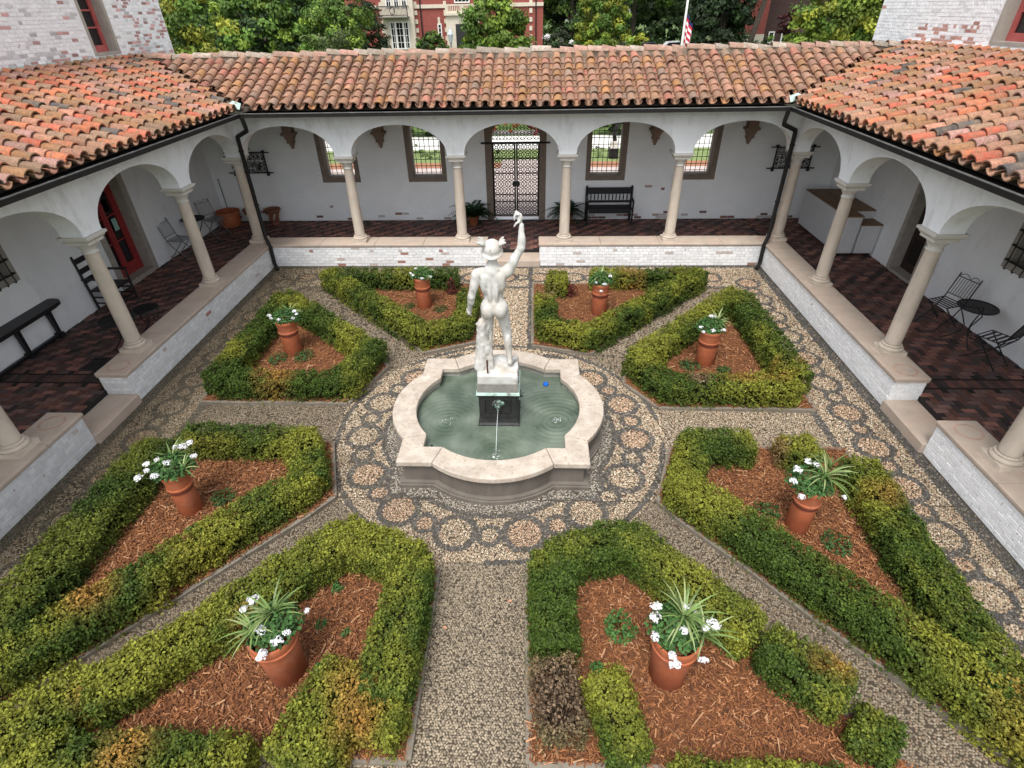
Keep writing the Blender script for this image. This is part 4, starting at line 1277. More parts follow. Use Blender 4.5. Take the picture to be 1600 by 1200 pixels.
hedge('round_shrub', 'loose round shrub in the front right bed past the gap in its hedge', [(2.82, -5.35, 3.15, -5.65, .48, .44)], None, 109, lime=.55, rust=[(3.2, -5.5, .2)], dens=5000, cat='shrub')
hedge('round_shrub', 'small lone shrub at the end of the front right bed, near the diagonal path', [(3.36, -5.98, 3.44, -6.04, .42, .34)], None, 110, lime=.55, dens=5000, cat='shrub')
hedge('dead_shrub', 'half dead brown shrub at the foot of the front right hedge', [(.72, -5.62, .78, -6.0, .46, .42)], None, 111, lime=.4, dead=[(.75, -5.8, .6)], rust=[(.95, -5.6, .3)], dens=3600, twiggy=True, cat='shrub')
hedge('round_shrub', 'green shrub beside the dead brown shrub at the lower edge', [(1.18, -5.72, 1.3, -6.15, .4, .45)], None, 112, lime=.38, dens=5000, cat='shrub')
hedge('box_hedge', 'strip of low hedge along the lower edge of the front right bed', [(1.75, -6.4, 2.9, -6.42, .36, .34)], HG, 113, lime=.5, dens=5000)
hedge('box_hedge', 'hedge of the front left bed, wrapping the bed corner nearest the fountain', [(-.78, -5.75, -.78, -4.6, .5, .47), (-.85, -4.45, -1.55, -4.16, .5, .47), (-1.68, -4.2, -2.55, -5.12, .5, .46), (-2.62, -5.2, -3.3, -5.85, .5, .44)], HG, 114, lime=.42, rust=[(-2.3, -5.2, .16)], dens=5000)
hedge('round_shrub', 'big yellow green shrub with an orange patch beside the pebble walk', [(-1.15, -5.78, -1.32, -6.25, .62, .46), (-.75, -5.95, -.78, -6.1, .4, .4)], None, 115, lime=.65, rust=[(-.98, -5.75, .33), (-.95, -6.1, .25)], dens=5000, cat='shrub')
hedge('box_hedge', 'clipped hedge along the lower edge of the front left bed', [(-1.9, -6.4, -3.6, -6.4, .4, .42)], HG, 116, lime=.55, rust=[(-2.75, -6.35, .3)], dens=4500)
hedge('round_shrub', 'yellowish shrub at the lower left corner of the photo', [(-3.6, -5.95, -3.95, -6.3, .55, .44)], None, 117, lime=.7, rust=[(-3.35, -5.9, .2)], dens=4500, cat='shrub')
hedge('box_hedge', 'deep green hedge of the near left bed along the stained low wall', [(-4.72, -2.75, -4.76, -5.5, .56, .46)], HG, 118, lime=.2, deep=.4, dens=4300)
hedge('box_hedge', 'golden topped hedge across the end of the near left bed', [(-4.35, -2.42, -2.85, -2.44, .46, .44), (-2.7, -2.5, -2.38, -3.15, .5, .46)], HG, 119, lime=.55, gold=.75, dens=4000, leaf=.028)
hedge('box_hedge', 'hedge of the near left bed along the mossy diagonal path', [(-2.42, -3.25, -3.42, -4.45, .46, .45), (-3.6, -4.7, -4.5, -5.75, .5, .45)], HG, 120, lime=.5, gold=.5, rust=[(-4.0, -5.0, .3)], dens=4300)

# ---------------------------------------------------------------- terracotta pots with their plants
def pot_mesh(kind):
    b = MB()
    if kind == 0:        # chimney-pot shape with collar
        b.lathe([(.15, 0), (.165, .02), (.158, .36), (.175, .375), (.178, .40), (.168, .41), (.172, .5), (.178, .52), (.185, .54), (.187, .56), (.18, .575), (.16, .575), (.15, .54), (.148, .5)], 28, cap=False)
    else:                # plain pot with rolled rim
        b.lathe([(.15, 0), (.16, .01), (.182, .42), (.2, .425), (.205, .45), (.195, .46), (.2, .48), (.205, .52), (.2, .535), (.18, .535), (.172, .5), (.17, .46)], 28, cap=False)
    return b
PT = [pot_mesh(0).mesh('pot', M['terracotta']), pot_mesh(1).mesh('pot', M['terracotta'])]
for me in PT:
    me.polygons.foreach_set('use_smooth', [True] * len(me.polygons)); me.set_sharp_from_angle(angle=math.radians(45))
SOIL = MB().lathe([(.15, .5), (.15, .51)], 20).mesh('soil', M['mulch_bed'])

BAND = MB().lathe([(.168, .34), (.1665, .372), (.15, .372), (.15, .34)], 24, cap=False).mesh('band', M['pot_band'])
def flower_head(r, R):
    """ball of small five-lobed white florets"""
    Vs, Fs = [], []
    k = 46
    D = unit(r.normal(size=(k, 3))); D[:, 2] = np.abs(D[:, 2]) - .12; D = unit(D); D[:5] = unit(np.array((0, 0, 1.0)) + r.normal(0, .25, (5, 3)))
    P = D * R * .72 * np.array((1, 1, .8))
    Nn = unit(D + r.normal(0, .2, (k, 3)))
    P = P * np.array((r.uniform(.8, 1.3), r.uniform(.8, 1.2), r.uniform(.7, 1.0))) + r.normal(0, R * .12, (k, 3))
    Nn = unit(D + r.normal(0, .45, (k, 3)))
    V, F = leaf_quads(P, Nn, R * r.uniform(.45, .8, k), R * r.uniform(.3, .5, k), r, .12)
    V2, F2 = leaf_quads(P + Nn * .003, Nn, R * r.uniform(.45, .8, k), R * r.uniform(.3, .5, k), r, .12)
    return np.concatenate((V, V2)), np.concatenate((F, F2 + len(V)))

def planted_pot(x, y, kind, sc, plab, clab, flowers, spike, seed, lean=(0, 0)):
    r = np.random.default_rng(seed)
    t = thing('terracotta_pot', plab, 'pot', (x, y, .045), group='terracotta pots in the beds')
    o = link('pot', PT[kind], None, t); o.scale = (sc, sc, sc * (1.06 if kind == 0 else 1.0))
    zs = 1.18 if kind == 0 else 1.24; o.scale = (sc, sc, zs)
    so = link('soil', SOIL, None, t); so.scale = (sc, sc, zs)
    if kind == 0:
        bd = link('band', BAND, None, t); bd.scale = (sc, sc, zs)
    H = .045 + (.565 if kind == 0 else .535) * zs
    p = thing('potted_plant', clab, 'plant', (x, y, H - .05), group='white geraniums in the pots')
    n = 900
    D = unit(r.normal(size=(n, 3))); D[:, 2] = np.abs(D[:, 2])
    rad = r.uniform(.4, 1, n) ** .5
    P = D * rad[:, None] * np.array((.26, .25, .2)) + np.array((lean[0], lean[1] + .07, .05))
    P[:, 2] -= .1 * np.clip(np.hypot(P[:, 0] - lean[0], P[:, 1] - lean[1]) / .27 - .7, 0, 1)
    Nn = unit(D + np.array((0, 0, .9)) + r.normal(0, .5, (n, 3)))
    V, F = leaf_quads(P, Nn, r.uniform(.028, .05, n), r.uniform(.026, .042, n), r, .1)
    c = np.array((0.045, 0.105, 0.027)) * r.uniform(.55, 1.8, (n, 1))
    link('foliage', np_mesh('geranium_foliage', V, F, np.repeat(c, 4, 0), M['leaf']), None, p)
    # spiky leaves: tapering arched strips
    V, F, Cc = [], [], []
    for (ox, oy, oz, cnt, Ls) in spike:
        for i in range(cnt):
            az = r.uniform(0, 2 * PI); el = r.uniform(.25, 1.35); L = Ls * r.uniform(.7, 1.15)
            h = np.array((math.cos(az), math.sin(az), 0)); s_ = np.array((-math.sin(az), math.cos(az), 0))
            q = np.array((ox, oy, oz), float); e = el; n0 = len(V)
            for k in range(6):
                w = .010 * (1 - (k / 5.0) ** 2) + .001
                V += [q - s_ * w, q + s_ * w + np.array((0, 0, .002))]
                q = q + (h * math.cos(e) + np.array((0, 0, math.sin(e)))) * L / 5; e -= .24
            F += [(n0 + 2 * k, n0 + 2 * k + 1, n0 + 2 * k + 3, n0 + 2 * k + 2) for k in range(5)]
            cc = np.array((0.13, 0.2, 0.055)) * r.uniform(.55, 1.5) if r.random() < .7 else np.array((0.28, 0.34, 0.14))
            Cc += [cc] * 12
    link('spiky_leaves', np_mesh('spiky_leaves', np.array(V), np.array(F), np.array(Cc), M['leaf_gloss']), None, p)
    for (fx, fy, fz, R) in flowers:
        V, F = flower_head(r, R)
        o = link('flower', np_mesh('flower', V, F, None, M['petal']), None, p, Vector((fx, fy, fz)))
        sm = MB(); sm.tube([(fx * .5, fy * .5, 0.02), (fx, fy, fz)], .003, 4)
        s2 = sm.obj('stalk', M['leafstalk'] if 'leafstalk' in M else M.setdefault('leafstalk', mk('stalk', (0.06, 0.11, 0.03))), p, shift=False)
def fl(r, n, sc=1.0):
    out = []
    for i in range(n):
        a = r.uniform(0, 2 * PI); q = r.uniform(.12, .3) * sc
        out.append((q * math.cos(a), q * math.sin(a), r.uniform(.14, .26), r.uniform(.026, .042)))
    return out
r_ = np.random.default_rng(71)
planted_pot(-1.82, 2.25, 0, .93, 'terracotta pot in the back bed left of the statue', 'small white geranium with a grassy tuft left of the statue', [(-.2, -.05, .16, .035), (-.14, -.12, .15, .035), (-.1, .02, .24, .03), (.05, -.18, .1, .035), (.2, -.08, .1, .035)], [(0, .05, .12, 26, .3)], 201)
planted_pot(1.87, 1.97, 0, .98, 'terracotta pot in the back bed right of the statue', 'tall thin leaved white geranium right of the statue', [(.16, -.05, .22, .042), (.05, -.18, .1, .04), (-.12, -.14, .12, .03), (-.02, -.24, -.02, .032)], [(0, .04, .14, 34, .38)], 202)
planted_pot(-3.97, .36, 0, .98, 'terracotta pot with a dark collar in the far left bed', 'white geranium in two clumps of bloom, far left bed', [(-.24, -.05, .17, .042), (-.17, -.13, .16, .03), (-.03, -.14, .14, .036), (.2, .03, .22, .04), (.26, -.04, .2, .034), (.22, -.12, .16, .03)], [(.06, .12, .12, 18, .26)], 203)
planted_pot(3.55, .05, 0, 1.0, 'terracotta pot with light bands in the far right bed', 'white geranium with a yellow striped tuft in the far right bed', [(-.02, .1, .26, .04), (.08, .16, .22, .03), (-.2, -.05, .13, .035), (-.17, -.12, .08, .03), (-.02, -.14, .12, .042), (.15, -.13, .12, .042)], [(.1, .1, .14, 30, .28)], 204)
planted_pot(-3.85, -3.52, 0, .84, 'double banded terracotta pot in the near left bed by the dark hedge', 'large white geranium with eight blooms in the near left bed', [(-.3, -.17, .12, .05), (-.22, -.1, .17, .038), (-.26, -.02, .2, .042), (-.15, .03, .22, .036), (-.1, -.16, .14, .05), (.0, -.02, .22, .045), (.06, .24, .26, .05), (-.02, .22, .26, .03), (.16, .26, .3, .048), (.24, .13, .2, .042)], [(-.05, .14, .13, 34, .3), (.16, .0, .1, 10, .2)], 205, (-.03, 0))
planted_pot(3.72, -3.62, 0, .84, 'double banded terracotta pot in the near right bed', 'striped spider leaved plant with white blooms in the near right bed', [(-.27, -.06, .2, .045), (-.2, .06, .26, .048), (-.04, .18, .28, .045), (.03, .13, .28, .04), (-.2, -.18, .08, .045), (.3, -.14, .04, .032)], [(.12, .04, .16, 46, .34), (.22, .16, .2, 12, .3)], 206)
planted_pot(-1.82, -5.52, 1, 1.04, 'wide red pot with a rolled rim in the front left bed', 'palm leaved potted plant with white blooms, front left bed', [(-.2, .2, .24, .05), (-.26, .13, .2, .04), (-.02, -.06, .2, .048), (.13, -.12, .14, .048), (.02, -.22, .08, .055), (.2, -.06, .17, .032), (.3, .16, .16, .028)], [(.02, .1, .18, 34, .34), (-.12, -.02, .12, 22, .32)], 207)
planted_pot(1.8, -5.45, 1, 1.04, 'wide dark red pot with a rolled rim in the front right bed', 'palm leaved potted plant with many white blooms, front right bed', [(-.18, .16, .24, .048), (-.2, .07, .22, .046), (-.22, -.08, .16, .042), (.02, -.06, .24, .042), (.28, .0, .24, .055), (.21, -.02, .22, .042), (-.1, -.22, .12, .042), (-.08, -.27, .08, .046), (.16, -.24, .1, .038), (.18, .12, .2, .032), (.06, .14, .28, .036)], [(.05, .08, .2, 36, .36), (.2, -.05, .14, 20, .34)], 208)

# low seedlings and ground plants in the mulch
def ground_plant(x, y, R, n, label, seed, h=.12, bright=1.0):
    r = np.random.default_rng(seed)
    t = thing('ground_plant', label, 'plant', (x, y, .05))
    a = r.uniform(0, 2 * PI, n); q = np.sqrt(r.random(n)) * R
    lob = .6 + .6 * vnoise(np.column_stack((np.cos(a), np.sin(a), np.zeros(n))), 1.6, seed)
    P = np.column_stack((q * lob * np.cos(a), q * lob * np.sin(a), r.uniform(.01, h, n) * (1.1 - q / R * .6)))
    Nn = unit(np.column_stack((np.cos(a) * .4, np.sin(a) * .4, np.ones(n))) + r.normal(0, .35, (n, 3)))
    V, F = leaf_quads(P, Nn, r.uniform(.03, .055, n), r.uniform(.02, .034, n), r, .1)
    c = np.array((0.045, 0.105, 0.025)) * bright * r.uniform(.6, 1.5, (n, 1))
    link('foliage', np_mesh('ground_plant', V, F, np.repeat(c, 4, 0), M['leaf']), None, t)
    s = MB()
    for k in range(9):
        g_ = r.uniform(0, 2 * PI); s.tube([(0, 0, 0), (R * .35 * math.cos(g_), R * .35 * math.sin(g_), h * .5), (R * .7 * math.cos(g_), R * .7 * math.sin(g_), h * .6)], [.004, .003, .002], 3)
    s.obj('stems', M['twig'], t, shift=False)
for x, y, R, n, lab, h, br in (
    (1.42, -5.02, .2, 260, 'bright leafy ground plant on the mulch left of the front right pot', .14, 1.5),
    (1.14, -5.42, .07, 60, 'tiny green seedling in the mulch of the front right bed', .1, 1.3),
    (-1.62, -4.62, .07, 60, 'tiny seedling in the mulch, topmost in the front left bed', .1, 1.2),
    (-1.66, -5.05, .06, 40, 'tiny seedling in the mulch left of centre, front left bed', .08, 1.2),
    (-1.38, -5.12, .05, 30, 'smallest seedling in the mulch of the front left bed', .07, 1.1),
    (-1.5, -5.5, .09, 70, 'small seedling just right of the front left pot', .1, 1.2),
    (-3.52, -3.35, .16, 150, 'dark ground plant right of the double banded pot, near left bed', .16, .9),
    (-3.6, -3.85, .14, 120, 'pale green ground plant at the foot of the near left pot', .1, 1.2),
    (3.4, -3.45, .18, 160, 'ground plant left of the double banded pot, near right bed', .15, .9),
    (4.08, -3.9, .2, 170, 'ground plant right of the double banded pot, near right bed', .15, .9),
    (-3.7, .15, .2, 190, 'green ground plant right of the pot, far left bed', .16, .95),
    (-4.15, .05, .2, 170, 'green ground plant left of the pot, far left bed', .15, .95),
    (3.25, -.1, .2, 190, 'green ground plant left of the pot, far right bed', .15, .9),
    (3.8, -.25, .16, 130, 'green ground plant right of the pot, far right bed', .12, .85),
    (-1.45, 2.05, .16, 120, 'ground plant right of the pot, back bed left of the statue', .12, .85),
    (-2.15, 2.2, .13, 90, 'ground plant left of the pot, back bed left of the statue', .12, .85)):
    ground_plant(x, y, R, n, lab, int(abs(x * 1000 + y * 77)) + 1, h, br)
# dark red leaved plants behind the two back pots
for x, y, lab in ((-1.3, 2.85, 'dark red leaved plant in the back bed left of the statue'), (1.35, 2.75, 'dark red leaved plant in the back bed right of the statue')):
    r = np.random.default_rng(int(abs(x * 100)) + 3)
    t = thing('red_leaf_plant', lab, 'plant', (x, y, .05))
    n = 110; D = unit(r.normal(size=(n, 3))); D[:, 2] = np.abs(D[:, 2])
    P = D * r.uniform(.3, 1, (n, 1)) * np.array((.15, .13, .4))
    V, F = leaf_quads(P, unit(D + r.normal(0, .5, (n, 3))), r.uniform(.05, .08, n), r.uniform(.03, .05, n), r, .1)
    link('foliage', np_mesh('red_foliage', V, F, np.repeat(np.array((0.09, 0.018, 0.016)) * r.uniform(.5, 1.6, (n, 1)), 4, 0), M['leaf']), None, t)
# a few fallen leaves
for i, (x, y, lab) in enumerate(((-.38, -5.02, 'dry orange leaf fallen on the pebble walk'), (-2.95, -5.0, 'dry pale leaf fallen on the mossy diagonal path'), (.28, -4.7, 'scrap of dry leaf near the top of the pebble walk'))):
    r = np.random.default_rng(300 + i)
    V, F = leaf_quads(np.array([[0, 0, .0]]), unit(np.array([[.2, -.3, 1.0]])), [.06], [.03], r, .15)
    o = link('fallen_leaf', np_mesh('fallen_leaf', V, F, np.tile((0.5, .27, .16), (4, 1)), M['mulch']), None, None, Vector((x, y, .022)))
    prop(o, lab, 'leaf')

# ================================================================ FOUNTAIN
FT = thing('fountain', 'four-lobed stone fountain basin in the middle of the court', 'fountain', (0, CY, 0))
ZR = 0.47
Bq = lambda c, t, L: shift(quat(c, t, L))
b = MB()
b.ring(Bq(1.27, .80, 1.56), Bq(1.0, .7, 1.26), -0.02, 0.06)
b.ring(Bq(1.245, .785, 1.535), Bq(1.0, .7, 1.26), 0.06, 0.085)
b.ring(Bq(1.19, .755, 1.48), Bq(1.0, .7, 1.26), 0.085, 0.335)
b.ring(Bq(1.215, .77, 1.505), Bq(1.0, .7, 1.26), 0.335, 0.36)
b.ring(Bq(1.235, .78, 1.525), Bq(1.0, .7, 1.26), 0.36, 0.385)
b.obj('basin_wall', M['basin'], FT)
b = MB(); b.ring(Bq(1.0, .7, 1.26), Bq(.985, .695, 1.245), 0.0, 0.385)
b.obj('basin_lining', M['basin_in'], FT)
b = MB(); b.prism(Bq(1.02, .71, 1.27), -0.01, 0.02); b.obj('basin_floor', M['basin_in'], FT)
# coping: four corner stones, four curved stones
n = 14
OUT, INN = Bq(1.26, .79, 1.55, ), Bq(.95, .69, 1.2)
per = len(OUT) // 4
for q in range(4):
    i0 = q * per
    # curved stone: from index 1 (t) to per-1 (other t)
    s = MB()
    o_ = [OUT[i0 + k] for k in range(1, per)]; i_ = [INN[i0 + k] for k in range(1, per)]
    def pull(a, b_, f): return (a[0] + (b_[0] - a[0]) * f, a[1] + (b_[1] - a[1]) * f)
    o_[0] = pull(o_[0], o_[1], .02); o_[-1] = pull(o_[-1], o_[-2], .02); i_[0] = pull(i_[0], i_[1], .02); i_[-1] = pull(i_[-1], i_[-2], .02)
    s.ring(o_, i_, .385, ZR, closed=False)
    ob = s.obj('coping_stone', M['basin_cop'], FT); bv = ob.modifiers.new('bevel', 'BEVEL'); bv.width = .014; bv.segments = 2; bv.limit_method = 'ANGLE'; bv.angle_limit = 1.0
    # corner stone
    L_ = len(OUT)
    a0, a1, a2 = OUT[(i0 - 1) % L_], OUT[i0], OUT[i0 + 1]
    c0, c1, c2 = INN[(i0 - 1) % L_], INN[i0], INN[i0 + 1]
    a0 = pull(a0, a1, .006); a2 = pull(a2, a1, .006); c0 = pull(c0, c1, .01); c2 = pull(c2, c1, .01)
    s = MB(); s.ring([a0, a1, a2], [c0, c1, c2], .385, ZR, closed=False)
    ob = s.obj('coping_stone', M['basin_cop'], FT); bv = ob.modifiers.new('bevel', 'BEVEL'); bv.width = .014; bv.segments = 2; bv.limit_method = 'ANGLE'; bv.angle_limit = 1.0

# water: a real rippled surface
ZW = 0.295
JETS = [(0.02, -2.72), (0.86, -1.95), (-0.74, -1.98), (0.02, -1.05)]
wm = bpy.data.materials.new('pool_water'); wm.use_nodes = True
nt = wm.node_tree; bs = nt.nodes['Principled BSDF']
bs.inputs['Base Color'].default_value = (0.115, 0.155, 0.115, 1); bs.inputs['Roughness'].default_value = 0.03; bs.inputs['IOR'].default_value = 1.33
bs.inputs['Specular IOR Level'].default_value = 0.6
no = nt.nodes.new('ShaderNodeTexNoise'); no.inputs['Scale'].default_value = 2.2; no.inputs['Detail'].default_value = 3
ge = nt.nodes.new('ShaderNodeNewGeometry'); nt.links.new(ge.outputs['Position'], no.inputs['Vector'])
rp = nt.nodes.new('ShaderNodeValToRGB'); rp.color_ramp.elements[0].color = (0.06, 0.085, 0.06, 1); rp.color_ramp.elements[1].color = (0.15, 0.18, 0.14, 1); rp.color_ramp.elements[0].position = .35; rp.color_ramp.elements[1].position = .68
nt.links.new(no.outputs['Fac'], rp.inputs['Fac']); nt.links.new(rp.outputs['Color'], bs.inputs['Base Color'])
N_ = 230
gx = np.linspace(-1.3, 1.3, N_)
X, Y = np.meshgrid(gx, gx + CY)
Z = np.zeros_like(X)
for (jx, jy), am in zip(JETS, (.004, .0085, .0045, .004)):
    d = np.hypot(X - jx, Y - jy)
    Z += am * np.cos(d * 2 * PI / .085) * np.exp(-d / .38) * np.clip(d / .04, 0, 1)
Z += .0022 * (vnoise(np.column_stack((X.ravel(), Y.ravel(), X.ravel() * 0)), 9, 2).reshape(X.shape) - .5)
Vw = np.column_stack((X.ravel(), Y.ravel(), Z.ravel() + ZW))
ii, jj = np.meshgrid(np.arange(N_ - 1), np.arange(N_ - 1)); ii, jj = ii.ravel(), jj.ravel()
Fw = np.stack((jj * N_ + ii, jj * N_ + ii + 1, (jj + 1) * N_ + ii + 1, (jj + 1) * N_ + ii), 1)
cen = Vw[Fw].mean(1)
Fw = Fw[in_poly(cen[:, :2], Bq(.995, .7, 1.255))]
used, inv = np.unique(Fw, return_inverse=True)
prop(link('pool_water', np_mesh('pool_water', Vw[used], inv.reshape(-1, 4), None, wm, True)), kind='structure')

# pedestal with spouting masks
PD = thing('pedestal', 'dark bronze pedestal with green lip and spouting lion masks, standing in the basin', 'pedestal', (0.025, CY, 0))
px, hw = 0.025, 0.29
s = MB(); s.box((px, CY, .16), (.6, .6, .3)); s.box((px, CY, .325), (.6, .6, .03), top=(.93, .93)); s.box((px, CY, .39), (.555, .555, .10), top=(.92, .92))
s.obj('pedestal_base', M['bronze_black'], PD)
s = MB(); s.box((px, CY, .625), (.5, .5, .37)); s.obj('die', M['bronze_black'], PD)
for k in range(4):
    R_ = Matrix.Rotation(k * PI / 2, 3, 'Z')
    f = MB()
    for (cx, cz, dx, dz) in ((-.225, .62, .07, .37), (.225, .62, .07, .37), (0, .775, .38, .06), (0, .465, .38, .06)):
        f.box(tuple(R_ @ Vector((cx, -.26, cz))), (dx, .03, dz), rz=k * PI / 2)
    for (cx, cz, dx, dz) in ((-.165, .62, .02, .25), (.165, .62, .02, .25), (0, .725, .31, .02), (0, .515, .31, .02)):
        f.box(tuple(R_ @ Vector((cx, -.252, cz))), (dx, .02, dz), rz=k * PI / 2)
    ob = f.obj('panel_frame', M['bronze_black'], PD, shift=False); ob.location = (0, 0, 0)
s = MB(); s.box((px, CY, .825), (.56, .56, .035), top=(1.06, 1.06)); s.obj('cornice', M['bronze_black'], PD); s = MB(); s.box((px, CY, .863), (.615, .615, .038), top=(.97, .97)); s.obj('green_lip', M['copper'], PD)
s = MB(); s.box((px, CY, .955), (.575, .575, .135)); ob = s.obj('stone_block', M['slab'], PD)
def lion(k):
    R_ = Matrix.Rotation(k * PI / 2, 3, 'Z')
    s = MB()
    def ell(c, r, n=10, m=8):
        prof = [(math.sin(PI * i / m), -math.cos(PI * i / m)) for i in range(m + 1)]
        T = R_ @ Matrix.Diagonal(Vector(r))
        s.lathe(prof, n, tuple(R_ @ Vector(c)), cap=False, M=T)
    ell((0, -.285, .665), (.062, .04, .06)); ell((0, -.32, .645), (.036, .035, .033)); ell((-.034, -.308, .69), (.018, .016, .014)); ell((.034, -.308, .69), (.018, .016, .014))
    ell((-.066, -.285, .7), (.024, .02, .026)); ell((.066, -.285, .7), (.024, .02, .026)); ell((0, -.325, .62), (.022, .03, .014)); ell((0, -.29, .72), (.045, .025, .02))
    for a in range(9):
        g_ = PI * (.02 + .96 * a / 8); ell((.075 * math.cos(g_), -.272, .66 + .075 * math.sin(g_)), (.02, .02, .02), 6, 5)
    ob = s.obj('lion_mask', M['mask'], PD, smooth=True, shift=False)
for k in range(4): lion(k)
# water jets falling from the masks
wj = mk('falling_water', (0.75, 0.8, 0.8), rough=.1, var=0, spec=.8)
for k, (jx, jy) in enumerate(JETS):
    R_ = Matrix.Rotation((0, PI / 2, -PI / 2, PI)[k], 3, 'Z')
    st = R_ @ Vector((0, -.345, .62)) + Vector((px, CY, 0))
    e = Vector((jx, jy, ZW))
    pts = [st.lerp(e, t) * 1 + Vector((0, 0, 0)) for t in (0, .25, .5, .75, 1)]
    pts = [Vector((st.x + (e.x - st.x) * t, st.y + (e.y - st.y) * t, st.z + (e.z - st.z) * t * t)) for t in (0, .2, .4, .6, .8, 1)]
    if k: pts = None
    s = MB()
    if pts: s.tube(pts, [.003, .0025, .003, .0022, .003, .0025] if k == 0 else [.0012] * 6, 5)
    lab = ('thin water jet falling in front of the dark pedestal', 'thin water jet falling right of the pedestal', 'thin water jet falling left of the pedestal', 'thin water jet falling behind the pedestal')[k]
    if pts:
        o = s.obj('water_jet', wj, None, True, shift=False)
        o['label'] = lab; o['category'] = 'water jet'
    r = np.random.default_rng(80 + k); n = 34 if k < 2 else 24
    P = np.column_stack((r.normal(jx, .045, n), r.normal(jy, .045, n), ZW + np.abs(r.normal(0, .022, n)) + .003))
    V, F = leaf_quads(P, unit(r.normal(size=(n, 3)) + (0, 0, 1)), r.uniform(.006, .022, n), r.uniform(.006, .016, n), r)
    prop(link('splash_foam', np_mesh('splash_foam', V, F, None, wj)), kind='stuff')
# blue float and the overflow pipe
s = MB(); s.lathe([(.0, -.02), (.03, -.018), (.045, 0), (.04, .02), (.018, .032), (.018, .045), (0, .046)], 14, (0, 0, 0), cap=False)
o = s.obj('float', mk('blue_plastic', (0.01, 0.13, 0.62), rough=.35, var=0), None, True, shift=False, loc=Vector((.72, -1.02, ZW + .012)))
prop(o, 'small bright blue plastic float on the water', 'float')
s = MB(); s.lathe([(.016, 0), (.016, .2)], 8); o = s.obj('standpipe', M['iron'], None, shift=False, loc=Vector((-.86, -2.62, .2)))
prop(o, 'short black standpipe in the front left corner of the basin', 'pipe')

# ---------------------------------------------------------------- statue: one carved body from a smooth distance field
def surface_nets(fn, lo, hi, h):
    lo = np.array(lo, float); n = np.ceil((np.array(hi) - lo) / h).astype(int) + 1
    ax = [lo[i] + h * np.arange(n[i]) for i in range(3)]
    G = np.stack(np.meshgrid(*ax, indexing='ij'), -1)
    D = fn(G.reshape(-1, 3)).reshape(n)
    c = n - 1
    acc = np.zeros((*c, 3)); cnt = np.zeros(c)
    off = [(0, 0, 0), (1, 0, 0), (0, 1, 0), (1, 1, 0), (0, 0, 1), (1, 0, 1), (0, 1, 1), (1, 1, 1)]
    edges = [(0, 1), (2, 3), (4, 5), (6, 7), (0, 2), (1, 3), (4, 6), (5, 7), (0, 4), (1, 5), (2, 6), (3, 7)]
    def sub(o): return D[o[0]:o[0] + c[0], o[1]:o[1] + c[1], o[2]:o[2] + c[2]]
    for a, b_ in edges:
        da, db = sub(off[a]), sub(off[b_])
        m = (da < 0) != (db < 0)
        t = np.where(m, da / np.where(m, da - db, 1), 0)
        p = np.array(off[a])[None, None, None] + t[..., None] * (np.array(off[b_]) - np.array(off[a]))
        acc += np.where(m[..., None], p, 0); cnt += m
    has = cnt > 0
    idx = -np.ones(c, int); idx[has] = np.arange(has.sum())
    ci = np.argwhere(has)
    V = lo + h * (ci + acc[has] / cnt[has][:, None])
    F = []
    for a in range(3):
        b_, d = (a + 1) % 3, (a + 2) % 3
        s0 = [slice(None)] * 3; s1 = [slice(None)] * 3
        s0[a] = slice(0, n[a] - 1); s1[a] = slice(1, n[a])
        A, B = D[tuple(s0)] < 0, D[tuple(s1)] < 0
        for flip, m in ((False, A & ~B), (True, ~A & B)):
            e = np.argwhere(m)
            e = e[(e[:, b_] > 0) & (e[:, d] > 0) & (e[:, b_] < n[b_] - 1) & (e[:, d] < n[d] - 1)]
            q = []
            for db_, dd in ((1, 1), (0, 1), (0, 0), (1, 0)):
                k = e.copy(); k[:, b_] -= db_; k[:, d] -= dd
                q.append(idx[k[:, 0], k[:, 1], k[:, 2]])
            q = np.stack(q, 1)
            F.append(q[:, ::-1] if flip else q)
    F = np.concatenate(F)
    return V, F[(F >= 0).all(1)]

def rcone(P, a, b_, ra, rb):
    a, b_ = np.array(a, float), np.array(b_, float); e = b_ - a
    t = np.clip(((P - a) @ e) / (e @ e), 0, 1)
    return np.linalg.norm(P - a - t[:, None] * e, axis=1) - (ra + (rb - ra) * t)
def ell(P, c, r, R=None):
    q = (P - np.array(c))
    if R is not None: q = q @ R
    r = np.array(r, float)
    k0 = np.linalg.norm(q / r, axis=1); k1 = np.linalg.norm(q / (r * r), axis=1)
    return k0 * (k0 - 1) / np.maximum(k1, 1e-9)
def smin(a, b_, k):
    h = np.clip(.5 + .5 * (b_ - a) / k, 0, 1)
    return b_ * (1 - h) + a * h - k * h * (1 - h)
def smax(a, b_, k): return -smin(-a, -b_, k)

